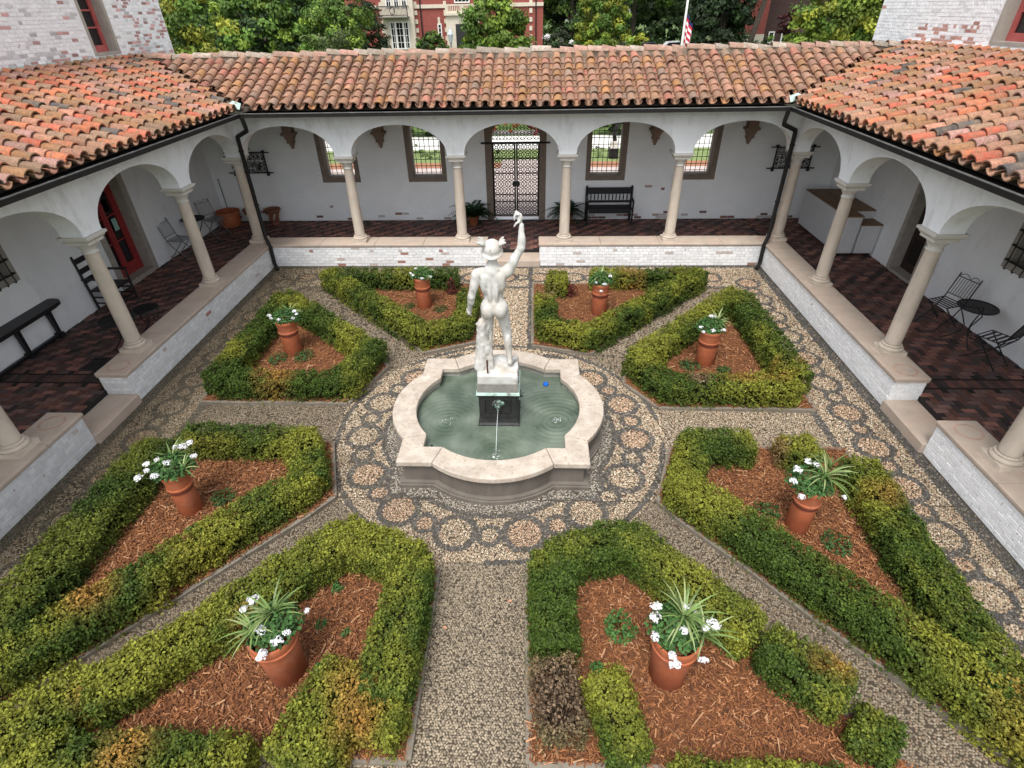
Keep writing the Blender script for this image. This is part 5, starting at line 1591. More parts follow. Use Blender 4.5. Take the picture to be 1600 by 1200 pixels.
def legs(P):
    Q = P.copy(); m = Q[:, 2] < 2.1
    Q[m, 2] = 1.3 + (Q[m, 2] - 1.19) * (.8 / .91)
    return Q
def statue_fn(P):
    P = legs(P)
    d = ell(P, (0.0, 0, 2.10), (.158, .112, .12))
    U = [
        (ell, ((-.005, .015, 2.25), (.128, .088, .12)), .05), (ell, ((0, .02, 2.42), (.158, .108, .165)), .05),
        (rcone, ((-.145, .0, 2.535), (.15, .0, 2.55), .072, .072), .05),
        (ell, ((-.115, -.03, 2.4), (.05, .07, .13)), .04), (ell, ((.115, -.03, 2.42), (.05, .07, .13)), .04),
        (ell, ((-.085, -.078, 2.475), (.062, .028, .075)), .025), (ell, ((.09, -.078, 2.49), (.062, .028, .08)), .025),
        (ell, ((-.04, -.082, 2.3), (.03, .03, .13)), .03), (ell, ((.04, -.082, 2.3), (.03, .03, .13)), .03),
        (rcone, ((0, -.02, 2.57), (.0, .03, 2.71), .066, .056), .035),
        (rcone, ((-.06, -.02, 2.585), (.0, .0, 2.64), .05, .045), .04), (rcone, ((.06, -.02, 2.59), (.0, .0, 2.64), .05, .045), .04),
        (ell, ((.0, .045, 2.79), (.074, .092, .105)), .025), (ell, ((.0, .105, 2.715), (.035, .03, .03)), .02), (ell, ((.0, .145, 2.785), (.012, .018, .026)), .01),
        (ell, ((.0, .13, 2.748), (.022, .012, .007)), .008), (ell, ((-.076, .04, 2.775), (.012, .022, .032)), .008), (ell, ((.076, .04, 2.775), (.012, .022, .032)), .008),
        (ell, ((-.077, -.072, 2.045), (.086, .086, .094)), .022), (ell, ((.078, -.07, 2.05), (.084, .084, .094)), .022),
        # weight leg (image left)
        (rcone, ((-.085, .0, 2.05), (-.098, .02, 1.72), .096, .062), .035), (rcone, ((-.098, .015, 1.72), (-.08, -.02, 1.39), .058, .037), .03), (ell, ((-.092, -.035, 1.585), (.05, .052, .11)), .03),
        (rcone, ((-.08, -.045, 1.345), (-.1, .13, 1.325), .037, .026), .02), (ell, ((-.105, .13, 1.325), (.038, .05, .022)), .02),
        # free leg
        (rcone, ((.09, .0, 2.05), (.155, .06, 1.71), .096, .062), .035), (rcone, ((.155, .055, 1.71), (.19, -.045, 1.395), .058, .037), .03), (ell, ((.172, -.015, 1.585), (.05, .052, .11)), .03),
        (rcone, ((.19, -.07, 1.35), (.245, .085, 1.325), .037, .026), .02), (ell, ((.25, .09, 1.325), (.038, .05, .022)), .02),
        # raised arm
        (ell, ((.185, -.005, 2.565), (.07, .068, .08)), .03), (rcone, ((.19, -.005, 2.56), (.36, .01, 2.865), .062, .047), .03), (ell, ((.265, -.015, 2.7), (.052, .05, .085)), .03),
        (rcone, ((.36, .01, 2.865), (.365, .04, 3.13), .05, .031), .02), (ell, ((.372, .015, 2.95), (.044, .042, .085)), .02),
        (ell, ((.345, .05, 3.215), (.036, .03, .062)), .02),
        # hanging arm
        (ell, ((-.205, -.005, 2.51), (.07, .068, .085)), .03), (rcone, ((-.21, -.01, 2.5), (-.285, -.05, 2.235), .058, .046), .03), (ell, ((-.238, -.02, 2.385), (.05, .052, .085)), .03),
        (rcone, ((-.285, -.05, 2.235), (-.325, .02, 2.045), .047, .031), .02), (ell, ((-.293, -.035, 2.17), (.043, .043, .07)), .02),
        (ell, ((-.34, .045, 1.985), (.032, .04, .045)), .018),
    ]
    for f, args, k in U:
        d = smin(d, f(P, *args), k)
    # furrows: spine, cleft, waist folds
    d = smax(d, -rcone(P, (0, -.13, 2.18), (0, -.118, 2.52), .02, .017), .03)
    d = smax(d, -rcone(P, (0.001, -.17, 1.96), (0.001, -.135, 2.13), .012, .014), .012)
    d = smax(d, -rcone(P, (0.02, 0.1, 1.75), (0.01, 0.0, 1.97), .02, .006), .02)
    # fingers: raised hand curls over, hanging hand holds a broken stub
    for i, y in enumerate((.02, .042, .064, .084)):
        l = (1, 1.1, 1.05, .85)[i]
        d = smin(d, rcone(P, (.332, y, 3.262), (.302, y + .002, 3.272 + .004 * i), .0135, .012), .012)
        d = smin(d, rcone(P, (.302, y + .002, 3.272 + .004 * i), (.279, y, 3.272 - .04 * l), .012, .0105), .008)
        d = smin(d, rcone(P, (.279, y, 3.272 - .04 * l), (.284, y - .004, 3.272 - .075 * l), .0105, .009), .006)
    d = smin(d, rcone(P, (.335, .018, 3.18), (.302, .0, 3.165), .015, .013), .012); d = smin(d, rcone(P, (.302, .0, 3.165), (.277, .0, 3.13), .013, .011), .008)
    for i, (dx, dz) in enumerate(((-.018, .024), (-.008, .008), (.0, -.01), (.006, -.026))):
        a = (-.352 + dx, .075, 1.985 + dz)
        d = smin(d, rcone(P, (-.345 + dx, .05, 1.985 + dz), (-.352 + dx, .092, 1.975 + dz), .0135, .012), .012)
        d = smin(d, rcone(P, (-.352 + dx, .092, 1.975 + dz), (-.332 + dx, .098, 1.948 + dz), .012, .0105), .008)
        d = smin(d, rcone(P, (-.332 + dx, .098, 1.948 + dz), (-.322 + dx, .07, 1.945 + dz), .0105, .009), .006)
    d = smin(d, rcone(P, (-.325, .05, 2.0), (-.312, .085, 1.985), .014, .012), .012); d = smin(d, rcone(P, (-.312, .085, 1.985), (-.32, .11, 1.965), .012, .01), .008)
    d = d + .0022 * (vnoise(P, 26, 3) - .5)
    return d
ST = thing('statue', 'white marble statue of a nude man from behind, right arm raised, on the pedestal', 'statue', (0.02, CY, 1.02))
V, F = surface_nets(statue_fn, (-.45, -.26, 1.15), (.5, .26, 3.36), .0105)
link('figure', np_mesh('statue_figure', V + np.array((0, CY, 0)), F, None, M['marble'], True), None, ST, None, True)
def helmet_fn(P):
    Rx = np.array(Matrix.Rotation(.3, 3, 'X'))
    dome = ell(P, (0, .03, 2.85), (.112, .128, .105), Rx)
    d = smax(dome, -(P[:, 2] - 2.79 - (P[:, 1] - .03) * .3), .01)
    brim = ell(P, (0, .03, 2.8), (.138, .155, .03), Rx)
    d = smin(d, brim, .03)
    return d
V, F = surface_nets(helmet_fn, (-.2, -.2, 2.7), (.2, .26, 3.0), .009)
he = link('winged_cap', np_mesh('winged_cap', V + np.array((0, CY, 0)), F, None, M['marble'], True), None, ST, None, True)
def wing_fn(P, sg):
    Rz = np.array(Matrix.Rotation(sg * .35, 3, 'Y'))
    d = ell(P, (sg * .11, .02, 2.92), (.032, .06, .075), Rz)
    for i in range(3):
        d = smin(d, rcone(P, (sg * .105, -.0 - .02 * i, 2.92), (sg * (.145 + .014 * i), -.03 - .025 * i, 3.01 - .025 * i), .022, .011), .012)
    return d
for sg in (-1, 1):
    V, F = surface_nets(lambda P: wing_fn(P, sg), (sg * .12 - .13, -.18, 2.78), (sg * .12 + .13, .15, 3.08), .008)
    link('wing', np_mesh('cap_wing', V + np.array((0, CY, 0)), F, None, M['marble'], True), None, he, None, True)
def stump_fn(P):
    P = legs(P)
    w = vnoise(P * np.array((1, 1, .25)), 14, 5) - .5; w2 = vnoise(P, 22, 6) - .5
    d = rcone(P, (-.185, -.075, 1.3), (-.165, -.06, 1.86), .105, .078)
    d = smin(d, rcone(P, (-.16, -.03, 1.72), (-.085, -.04, 1.84), .05, .03), .04)
    d = smin(d, rcone(P, (-.06, -.12, 1.3), (-.1, -.08, 1.62), .055, .04), .04)
    d = smin(d, rcone(P, (-.24, -.12, 1.32), (-.22, -.1, 1.5), .05, .03), .04)
    d = smin(d, ell(P, (-.21, -.07, 1.88), (.06, .05, .03)), .03)
    return d + .05 * w * .6 + .016 * w2
V, F = surface_nets(stump_fn, (-.4, -.3, 1.1), (.05, .12, 2.0), .012)
link('tree_stump', np_mesh('statue_stump', V + np.array((0, CY, 0)), F, None, M['marble'], True), None, ST, None, True)
def plinth_fn(P):
    q = np.abs(P - np.array((0.025, 0, 1.085))) - np.array((.255, .255, .055))
    d = np.linalg.norm(np.maximum(q, 0), axis=1) + np.minimum(q.max(1), 0) - .025
    d = smin(d, ell(P, (-.03, .02, 1.175), (.22, .2, .03)), .05)
    return d + .03 * (vnoise(P, 9, 7) - .5) * np.clip((P[:, 2] - 1.04) * 12, 0, 1)
V, F = surface_nets(plinth_fn, (-.34, -.36, .96), (.39, .36, 1.3), .012)
link('marble_base', np_mesh('statue_base', V + np.array((0, CY, 0)), F, None, M['marble'], True), None, ST, None, True)
s = MB(); s.box((-.105, CY - .235, 1.28), (.022, .02, .2)); s.obj('dark_bar', mk('dark_red_brown', (0.07, 0.025, 0.018), rough=.8), ST)  # thin dark red-brown box at the vertical gap by the stump

# ================================================================ THINGS IN THE ARCADES
IR, BW = M['iron'], M['black_wood']
# double iron gate
GT = thing('iron_gate', 'black wrought iron double gate of circles and crosses in the rear wall', 'gate', (0, YW + .2, ZF))
yg = YW + .2
def ringpts(cx, cz, R, n=12, y=yg): return [(cx + R * math.cos(2 * PI * k / n), y, cz + R * math.sin(2 * PI * k / n)) for k in range(n + 1)]
for sg in (-1, 1):
    s = MB()
    xa, xb = (-.645, -.012) if sg < 0 else (.012, .645)
    for x in (xa + .012, xb - .012): s.bar((x, yg, ZF + .02), (x, yg, 2.29), .026)
    for z in (ZF + .05, 2.28): s.bar((xa, yg, z), (xb, yg, z), .028)
    lf = s.obj('gate_leaf', IR, GT)
    s = MB(); nc = 3; pw = (xb - xa - .03) / nc; nr = int(round((2.2 - ZF) / pw)); ph = (2.26 - ZF - .06) / nr
    for r_i in range(nr):
        for c_i in range(nc):
            cx, cz = xa + .015 + pw * (c_i + .5), ZF + .06 + ph * (r_i + .5)
            s.tube(ringpts(cx, cz, pw * .43), .0105, 4, cap=False)
            s.tube(ringpts(cx, cz, pw * .16, 8), .011, 4, cap=False)
            for a in (1, 3, 5, 7):
                g_ = a * PI / 4; s.tube([(cx + pw * .16 * math.cos(g_), yg, cz + pw * .16 * math.sin(g_)), (cx + pw * .68 * math.cos(g_), yg, cz + ph * .68 * math.sin(g_))], .0105, 4)
        if r_i in (0, 2, 3, 6, 8, 10, 11): s.bar((xa, yg, ZF + .06 + ph * r_i), (xb, yg, ZF + .06 + ph * r_i), .014)
    s.obj('lattice', IR, lf)
s = MB(); s.bar((-.93, yg - .22, 2.31), (.93, yg - .22, 2.31), .034); s.obj('top_bar', IR, GT)
s = MB(); s.box((0, yg - .02, 1.2), (.19, .05, .13)); s.obj('lock_box', IR, GT)
s = MB()
for r_i in range(4):
    for c_i in range(7):
        cx, cz = -.56 + .187 * c_i, 2.42 + .15 * r_i
        if (cx / .66) ** 2 + ((cz - 2.42) / .52) ** 2 < 1:
            s.tube(ringpts(cx, cz, .075, 10), .008, 4, cap=False)
            for a in (1, 3, 5, 7):
                g_ = a * PI / 4; s.tube([(cx + .02 * math.cos(g_), yg, cz + .02 * math.sin(g_)), (cx + .115 * math.cos(g_), yg, cz + .1 * math.sin(g_))], .009, 4)
s.obj('fanlight', IR, GT)

# wrought iron scroll panels hung at the rear corners
def scroll_panel(sg, label):
    cx = sg * 7.38; y = YW - .1; z0, z1 = 1.6, 2.18; hw_ = .47
    t = thing('scroll_panel', label, 'iron panel', (cx, y, z0), group='wrought iron scroll panels on the rear wall')
    s = MB()
    for z in (z0 + .02, z1 - .03): s.bar((cx - hw_ - .16, y, z), (cx + hw_ + .16, y, z), .022)
    for x in (-hw_, hw_): s.bar((cx + x, y, z0 - .04), (cx + x, y, z1 + .03), .03); s.bar((cx + x, y, z1 - .03), (cx + x, YW + .02, z1 - .03), .02); s.bar((cx + x, y, z0 + .02), (cx + x, YW + .02, z0 + .02), .02)
    for x in (-hw_, hw_): s.box((cx + x, y, z0 - .03), (.07, .04, .05)); s.box((cx + x, y, z1 + .0), (.08, .04, .05))
    fr = s.obj('frame', IR, t)
    s = MB(); r = np.random.default_rng(5)
    for i in range(8):
        for j in range(5):
            x, z = cx - hw_ + .065 + .118 * i, z0 + .075 + .108 * j
            pts = []
            ph = r.uniform(0, 6.28); dr_ = r.choice((-1, 1))
            for k in range(16):
                q = k / 15; R = .062 * (1 - .8 * q); pts.append((x + R * math.cos(ph + dr_ * q * 9), y, z + R * .85 * math.sin(ph + dr_ * q * 9)))
            s.tube(pts, .009, 4)
    for k in range(34):
        x, z = cx + r.uniform(-hw_, hw_) * .85, r.uniform(z0 + .05, z1 - .06); s.box((x, y, z), (.06, .012, .035), top=(.3, 1))
    s.obj('scrollwork', IR, t)
scroll_panel(-1, 'black wrought iron scroll panel on the rear wall at the left corner')
scroll_panel(1, 'black wrought iron scroll panel on the rear wall at the right corner')
# black bench under the right window
def slat_bench():
    t = thing('bench', 'black wooden bench with spindle back against the rear wall, right of the gate', 'bench', (2.6, YW - .3, ZF))
    W_ = .62
    s = MB(); s.box((0, -.06, .43), (1.22, .42, .035)); s.obj('seat', BW, t, shift=False)
    s = MB(); s.box((0, -.24, .37), (1.16, .025, .09)); s.obj('seat_rail', BW, t, shift=False)
    for x in (-W_, W_):
        s = MB(); s.bar((x, .16, 0), (x, .2, .92), .05); s.lathe([(.015, .9), (.03, .925), (.022, .95), (0, .965)], 8, (x, .2, 0), cap=False); s.obj('back_post', BW, t, shift=False)
        s = MB(); s.lathe([(.026, 0), (.02, .05), (.03, .12), (.022, .3), (.03, .41)], 8, (x, -.24, 0)); s.obj('front_leg', BW, t, shift=False)
        s = MB(); s.bar((x, -.26, .64), (x, .19, .66), .045); s.bar((x, -.24, .42), (x, -.25, .64), .035); s.obj('armrest', BW, t, shift=False)
    s = MB(); s.box((0, .19, .82), (1.2, .03, .17)); s.obj('top_rail', BW, t, shift=False)
    s = MB(); s.box((0, .175, .53), (1.2, .03, .06)); s.obj('lower_rail', BW, t, shift=False)
    for k in range(11):
        s = MB(); x = -.5 + .1 * k; s.lathe([(.012, .56), (.02, .64), (.012, .74)], 6, (x, .185, 0)); s.obj('spindle', BW, t, shift=False)
slat_bench()

# ferns either side of the gate
def fern(x, y, label, plab, seed, sc=1.0):
    r = np.random.default_rng(seed)
    t = thing('terracotta_pot', plab, 'pot', (x, y, ZF), group='terracotta pots beside the gate')
    s = MB(); s.lathe([(.11, 0), (.155, .2), (.17, .205), (.17, .25), (.15, .25), (.145, .22)], 18, cap=False); autosmooth(s.obj('pot', M['terracotta'], t, shift=False))
    s = MB(); s.lathe([(.14, .21), (.14, .22)], 14); s.obj('soil', M['mulch_bed'], t, shift=False)
    p = thing('fern', label, 'plant', (x, y, ZF + .22), group='ferns beside the gate')
    for i in range(64):
        az = r.uniform(0, 2 * PI); L = r.uniform(.5, .85) * sc; e = r.uniform(.5, 1.35)
        h = np.array((math.cos(az), math.sin(az), 0)); q = np.zeros(3); pts = []
        P, Nn = [], []
        V, F = [], []
        for k in range(14):
            d = h * math.cos(e) + np.array((0, 0, math.sin(e))); pts.append(q.copy()); q = q + d * L / 14; e -= .13
            s_ = np.array((-h[1], h[0], 0)); w = .12 * math.sin(PI * (k + 1.5) / 16.0) * sc
            for sd in (-1, 1):
                n0 = len(V); V += [q, q + s_ * sd * w + d * .03, q + s_ * sd * w * .9 - d * .012 + np.array((0, 0, -.02))]
                F.append((n0, n0 + 1, n0 + 2))
        c = np.tile(np.array((0.022, 0.055, 0.02)) * r.uniform(.6, 1.7), (len(V), 1))
        link('frond', np_mesh('fern_frond', np.array(V), np.array(F), c, M['leaf']), None, p)
fern(-1.2, 6.95, 'dark green fern in a pot left of the iron gate', 'terracotta pot holding the fern left of the gate', 401)
fern(1.45, 7.08, 'dark drooping fern in a pot right of the iron gate', 'terracotta pot holding the fern right of the gate', 402)

# left walk: console table, ladder chair, folding chairs, bistro tables, big pots
t = thing('console_table', 'black console table with rounded ends against the left wall', 'table', (-8.46, -.02, ZF))
s = MB(); pts = []
for k in range(13): a = -PI / 2 + PI * k / 12; pts.append((.02 + .2 * math.cos(a) - .02, .62 + .12 * math.sin(PI / 2 - abs(a)) + 0))
out_ = [(-.19, -.75), (.1, -.75), (.17, -.7), (.2, -.6), (.2, .6), (.18, .68), (.13, .74), (.05, .78), (-.05, .79), (-.13, .78), (-.19, .74)]
s.prism([(a * .9, b_ if b_ > 0 else b_ - .4) for a, b_ in out_], .64, .7); s.b2(-.15, .06, -1.05, .68, .57, .64); ob = s.obj('tabletop', BW, t, shift=False)
for y in (-.94, -.18, .56):
    for x in (-.06,):
        s = MB(); s.box((x, y, .05), (.13, .1, .1)); s.box((x, y, .34), (.06, .06, .5), top=(1.3, 1.3)); s.obj('leg', BW, t, shift=False)
s = MB(); s.box((-.06, -.19, .06), (.06, 1.4, .06)); s.obj('stretcher', BW, t, shift=False)

t = thing('ladder_back_chair', 'tall black ladder back armchair by the left wall, half behind a column', 'chair', (-8.3, 1.95, ZF))
for (x, y, h) in ((-.24, -.27, 1.15), (-.24, .27, 1.15), (.22, -.29, .68), (.22, .29, .68)):
    s = MB(); s.bar((x, y, 0), (x - (.06 if h > 1 else 0), y, h), .045); s.obj('leg', BW, t, shift=False)
s = MB(); s.box((0, 0, .42), (.46, .54, .04)); s.obj('seat', BW, t, shift=False)
for z in (.62, .82, 1.03):
    s = MB(); s.box((-.285, 0, z), (.02, .5, .1)); s.obj('slat', BW, t, shift=False)
for y in (-.29, .29):
    s = MB(); s.box((-.02, y, .68), (.52, .06, .03)); s.obj('armrest', BW, t, shift=False)
s = MB()
for z in (.15, .28): s.bar((-.24, -.27, z), (.22, -.29, z), .025); s.bar((-.24, .27, z), (.22, .29, z), .025); s.bar((.22, -.29, z), (.22, .29, z), .025)
s.obj('stretcher', BW, t, shift=False)

def folding_chair(x, y, rz, label, mat=None):
    mat = mat or IR
    t = thing('folding_chair', label, 'chair', (x, y, ZF), rz, group='folding iron chairs in the arcades')
    w = .2
    for sg in (-1, 1):
        s = MB(); s.tube([(-.3, sg * w, 0), (.02, sg * w, .26), (.16, sg * w, .47), (.3, sg * w, .93)][::-1], .011, 5); s.obj('back_leg', mat, t, shift=False)
        s = MB(); s.tube([(.24, sg * (w - .025), 0), (-.02, sg * (w - .025), .26), (-.2, sg * (w - .025), .45)], .011, 5); s.obj('front_leg', mat, t, shift=False)
    s = MB()
    for q in ((-.2, -w, .45), ): pass
    s.tube([(-.22, -w, .455), (-.22, w, .455), (.16, w, .47), (.16, -w, .47), (-.22, -w, .455)], .01, 5)
    for k in range(4): xx = -.15 + .08 * k; s.box((xx, 0, .46), (.035, 2 * w, .008))
    s.obj('seat', mat, t, shift=False)
    s = MB(); 
    for z, xx in ((.55, .185), (.86, .28)): s.tube([(xx, -w, z), (xx, w, z)], .008, 5)
    for k in range(7): yy = -w + .05 + .05 * k; s.tube([(.185, yy, .55), (.28, yy, .86)], .0055, 4)
    pts = [(.28 + .03 * math.sin(PI * k / 12), -w + 2 * w * k / 12, .86 + .07 * abs(math.sin(PI * k / 6))) for k in range(13)]
    s.tube(pts, .006, 4)
    s.obj('backrest', mat, t, shift=False)
    for z, xx in ((.06, .22), (.12, -.2)):
        s = MB(); s.tube([(xx if z < .1 else -.17, -w, z), (xx if z < .1 else -.17, w, z)], .007, 4); s.obj('rung', mat, t, shift=False)
# seat front is -x ; the back leans to +x
folding_chair(-8.32, 4.6, PI * .97, 'grey folding iron chair nearest the red door, by the left wall', M['grey_metal'])
folding_chair(-8.2, 6.15, PI * .85, 'grey folding iron chair beside the large terracotta tub', M['grey_metal'])
folding_chair(8.1, 1.12, .3, 'black folding iron chair behind the round table on the right walk')
folding_chair(8.12, -.2, -1.15, 'black folding iron chair in front of the round table, right walk')

def bistro(x, y, R, H, label, mat=None):
    mat = mat or IR
    t = thing('bistro_table', label, 'table', (x, y, ZF))
    s = MB(); s.tube([(R * math.cos(2 * PI * k / 28), R * math.sin(2 * PI * k / 28), H) for k in range(29)], .014, 5, cap=False)
    top = s.obj('table_top', mat, t, shift=False)
    s = MB(); nst = 11
    for k in range(-nst, nst + 1):
        q = R * k / (nst + .5); L = math.sqrt(R * R - q * q)
        s.box((q, 0, H + .003), (R / nst * .3, 2 * L, .006)); s.box((0, q, H - .002), (2 * L, R / nst * .28, .006))
    s.obj('woven_top', mat, top, shift=False)
    for k in range(3):
        a = 2 * PI * k / 3 + .4; ca, sa = math.cos(a), math.sin(a)
        pts = [(.0, H - .02), (.16, H - .04), (.2, H - .09), (.14, H - .2), (.06, H * .5), (.07, H * .32), (.16, H * .16), (.26, .03), (.29, .0), (.31, .035)]
        s = MB(); s.tube([(p * ca, p * sa, z) for p, z in pts], .011, 5); s.obj('leg', mat, t, shift=False)
bistro(8.1, .45, .29, .7, 'round black bistro table with a woven iron top on the right walk')
bistro(-8.3, 5.42, .28, .7, 'round dark bistro table between the grey folding chairs on the left')
bistro(-7.1, .35, .3, .48, 'low round black iron table on the left brick walk, half behind a column')
bistro(-6.95, .95, .22, .4, 'small low black iron stand on the left brick walk near the low wall')
s = MB()
for k in range(9): s.b2(-7.35 + 0.0, -6.85, -.62 + .05 * k, -.592 + .05 * k, ZF - .003, ZF + .012)
prop(s.obj('floor_grate', IR, None, shift=False), 'black slotted iron grate in the left brick walk beside the low wall', 'grate')

t = thing('terracotta_tub', 'large plain terracotta tub on the left walk near the back corner', 'pot', (-8.22, 6.95, ZF))
s = MB(); s.lathe([(.24, 0), (.29, .1), (.31, .28), (.3, .34), (.33, .36), (.34, .4), (.33, .43), (.29, .43), (.28, .36), (.27, .25), (.0, .25)], 28, cap=False); autosmooth(s.obj('tub', M['terracotta'], t, shift=False))
t = thing('broom', 'thin dark pole leaning on the rear wall behind the terracotta tub', 'pole', (-8.4, 7.3, ZF))
s = MB(); s.tube([(-.0, .05, .02), (-.05, .1, 1.2)], .014, 6); s.obj('handle', M['grey_metal'], t, shift=False)
s = MB(); s.box((0, .045, .08), (.3, .05, .12)); s.obj('brush', BW, t, shift=False)
def urn(x, y, label, seed):
    t = thing('terracotta_urn', label, 'pot', (x, y, ZF), group='ornate terracotta urns by the rear wall')
    s = MB(); s.lathe([(.14, .0), (.15, .03), (.12, .06), (.16, .12), (.22, .3), (.24, .42), (.28, .48), (.3, .5), (.29, .53), (.25, .53), (.23, .46), (.0, .4)], 24, cap=False)
    u = autosmooth(s.obj('urn', M.setdefault('urn', mk('dark_terracotta', (.2, .085, .05), rough=.8, var=.25, vscale=8)), t, shift=False)); u.scale = (.8, .8, .82)
    s = MB()
    for k in range(6):
        a = 2 * PI * k / 6
        for i, (dz, rr_) in enumerate(((.24, .045), (.32, .06), (.38, .04))):
            s.lathe([(0, -1), (.7, -.7), (1, 0), (.7, .7), (0, 1)], 6, (math.cos(a + .14 * (i - 1)) * (.185 + dz * .12), math.sin(a + .14 * (i - 1)) * (.185 + dz * .12), dz), cap=False, M=Matrix.Diagonal((rr_ * .6, rr_ * .6, rr_)))
    s.obj('garland', M['stone'], u, shift=False)
urn(-6.98, 7.1, 'ornate terracotta urn with pale garlands by the rear wall, right of the corner column', 1)
urn(-7.6, 7.1, 'ornate terracotta urn by the rear wall, mostly hidden by the corner column', 2)

# right walk: two white cabinets on castors with brown tops
def cabinet(x0, x1, y0, y1, H, label):
    cx, cy = (x0 + x1) / 2, (y0 + y1) / 2
    t = thing('cabinet', label, 'cabinet', (cx, cy, ZF), group='white cabinets in the right arcade')
    w, d = x1 - x0, y1 - y0
    s = MB(); s.box((0, 0, .08 + (H - .11) / 2), (w, d, H - .11)); s.obj('body', M['white_cab'], t, shift=False)
    s = MB(); s.box((0, 0, H - .015), (w + .03, d + .03, .03)); s.obj('worktop', M['counter'], t, shift=False)
    s = MB()
    e = .05
    s.box((-w / 2 + e, -d / 2 - .006, .5 * H + .02), (.03, .012, H - .2)); s.box((w / 2 - e, -d / 2 - .006, .5 * H + .02), (.03, .012, H - .2)); s.box((0, -d / 2 - .006, H - .1), (w - 2 * e, .012, .03)); s.box((0, -d / 2 - .006, .13), (w - 2 * e, .012, .03))
    s.obj('end_moulding', M['white_cab'], t, shift=False)
    for (x, y) in ((-w / 2 + .06, -d / 2 + .06), (w / 2 - .06, -d / 2 + .06), (-w / 2 + .06, d / 2 - .06), (w / 2 - .06, d / 2 - .06)):
        s = MB(); s.lathe([(.035, -.012), (.035, .012)], 10, (x, y, .035), M=Matrix.Rotation(PI / 2, 3, 'X')); s.box((x, y, .072), (.03, .04, .02)); s.obj('castor', IR, t, shift=False)
cabinet(7.72, 8.08, 4.5, 6.75, .97, 'long white cabinet with a brown worktop, nearer the court, right walk')
cabinet(8.13, 8.57, 4.96, 6.75, .968, 'white cabinet with a brown worktop against the right wall')
cabinet(8.13, 8.57, 4.5, 4.92, .77, 'low stepped white cabinet beside the dark doorway, right walk')

# ================================================================ OUTSIDE THE COURT
def sheet(name, x0, x1, y0, y1, z, m):
    s = MB(); s.add([(x0, y0, z), (x1, y0, z), (x1, y1, z), (x0, y1, z)], [(0, 1, 2, 3)])
    return prop(s.obj(name, m, None, shift=False), kind='structure')
s = MB(); s.b2(-14, 14, 7.78, 22, -.1, .16); prop(s.obj('terrace_ground', M['grass'], None, shift=False), kind='structure')
sheet('outer_path', -14, 14, 7.78, 13.9, .168, mk('outer_paving', (0.48, 0.40, 0.37), rough=.9, var=.15, vscale=3, second=((.33, .27, .25), 14, .6, .1)))
sheet('outer_mulch_strip', -14, -.8, 13.9, 14.8, .172, mk('orange_mulch', (0.3, 0.14, 0.08), rough=.95, var=.4, vscale=20))
sheet('outer_mulch_strip', .8, 14, 13.9, 14.8, .172, bpy.data.materials['orange_mulch'])
sheet('outer_lawn', -14, 14, 14.8, 17.2, .17, mk('lawn_green', (0.17, 0.22, 0.08), rough=.95, var=.35, vscale=8, bump=.5))
sheet('gravel_drive', -14, 14, 17.2, 20.2, .174, mk('white_gravel', (0.6, 0.59, 0.55), rough=.95, var=.25, vscale=15))
sheet('gate_path', -.8, .8, 13.9, 15.2, .178, bpy.data.materials['outer_paving'])
s = MB(); s.b2(-60, 60, 57, 72, -.05, -.03); prop(s.obj('street', mk('asphalt', (.06, .06, .06), rough=.9, var=.2), None, shift=False), kind='structure')

def cloud(r, blobs, n, size, pal, up=.35, hollow=.55):
    """leaf quads in clumps over a set of ellipsoids: (cx,cy,cz,rx,ry,rz)"""
    tot = sum(b[3] * b[5] + b[4] * b[5] for b in blobs)
    Vs, Fs, Cs = [], [], []; base = 0
    for b in blobs:
        nb = int(1.65 * n * (b[3] * b[5] + b[4] * b[5]) / tot)
        ncl = max(8, nb // 70)
        D = unit(r.normal(size=(ncl, 3)))
        rad = hollow + (1 - hollow) * r.random(ncl) ** .7
        rad *= 1 + .28 * (vnoise(D, 2.2, int(abs(b[0] * 13 + b[2] * 7))) - .5) * 2
        cen = np.array(b[:3]) + D * rad[:, None] * np.array(b[3:6])
        cr = r.uniform(.6, 1.4, ncl) * .2 * (b[3] * b[4] * b[5]) ** (1 / 3) 
        tone = r.uniform(.5, 1.35, ncl); hue = r.integers(0, len(pal), ncl)
        i = r.integers(0, ncl, nb)
        e = unit(r.normal(size=(nb, 3))) * (r.random((nb, 1)) ** .5)
        P = cen[i] + e * cr[i][:, None] * np.array((1.15, 1.15, .75))
        N = unit(e * .8 + D[i] * .5 + r.normal(0, .5, (nb, 3)) + np.array((0, 0, up)))
        L = size * r.uniform(.9, 1.7, nb)
        V, F = leaf_quads(P, N, L, L * .62, r, .1)
        c = np.array(pal)[hue[i]] * (tone[i] * r.uniform(.75, 1.25, nb))[:, None]
        Vs.append(V); Fs.append(F + base); Cs.append(np.repeat(c, 4, 0)); base += len(V)
    return np.concatenate(Vs), np.concatenate(Fs), np.concatenate(Cs)

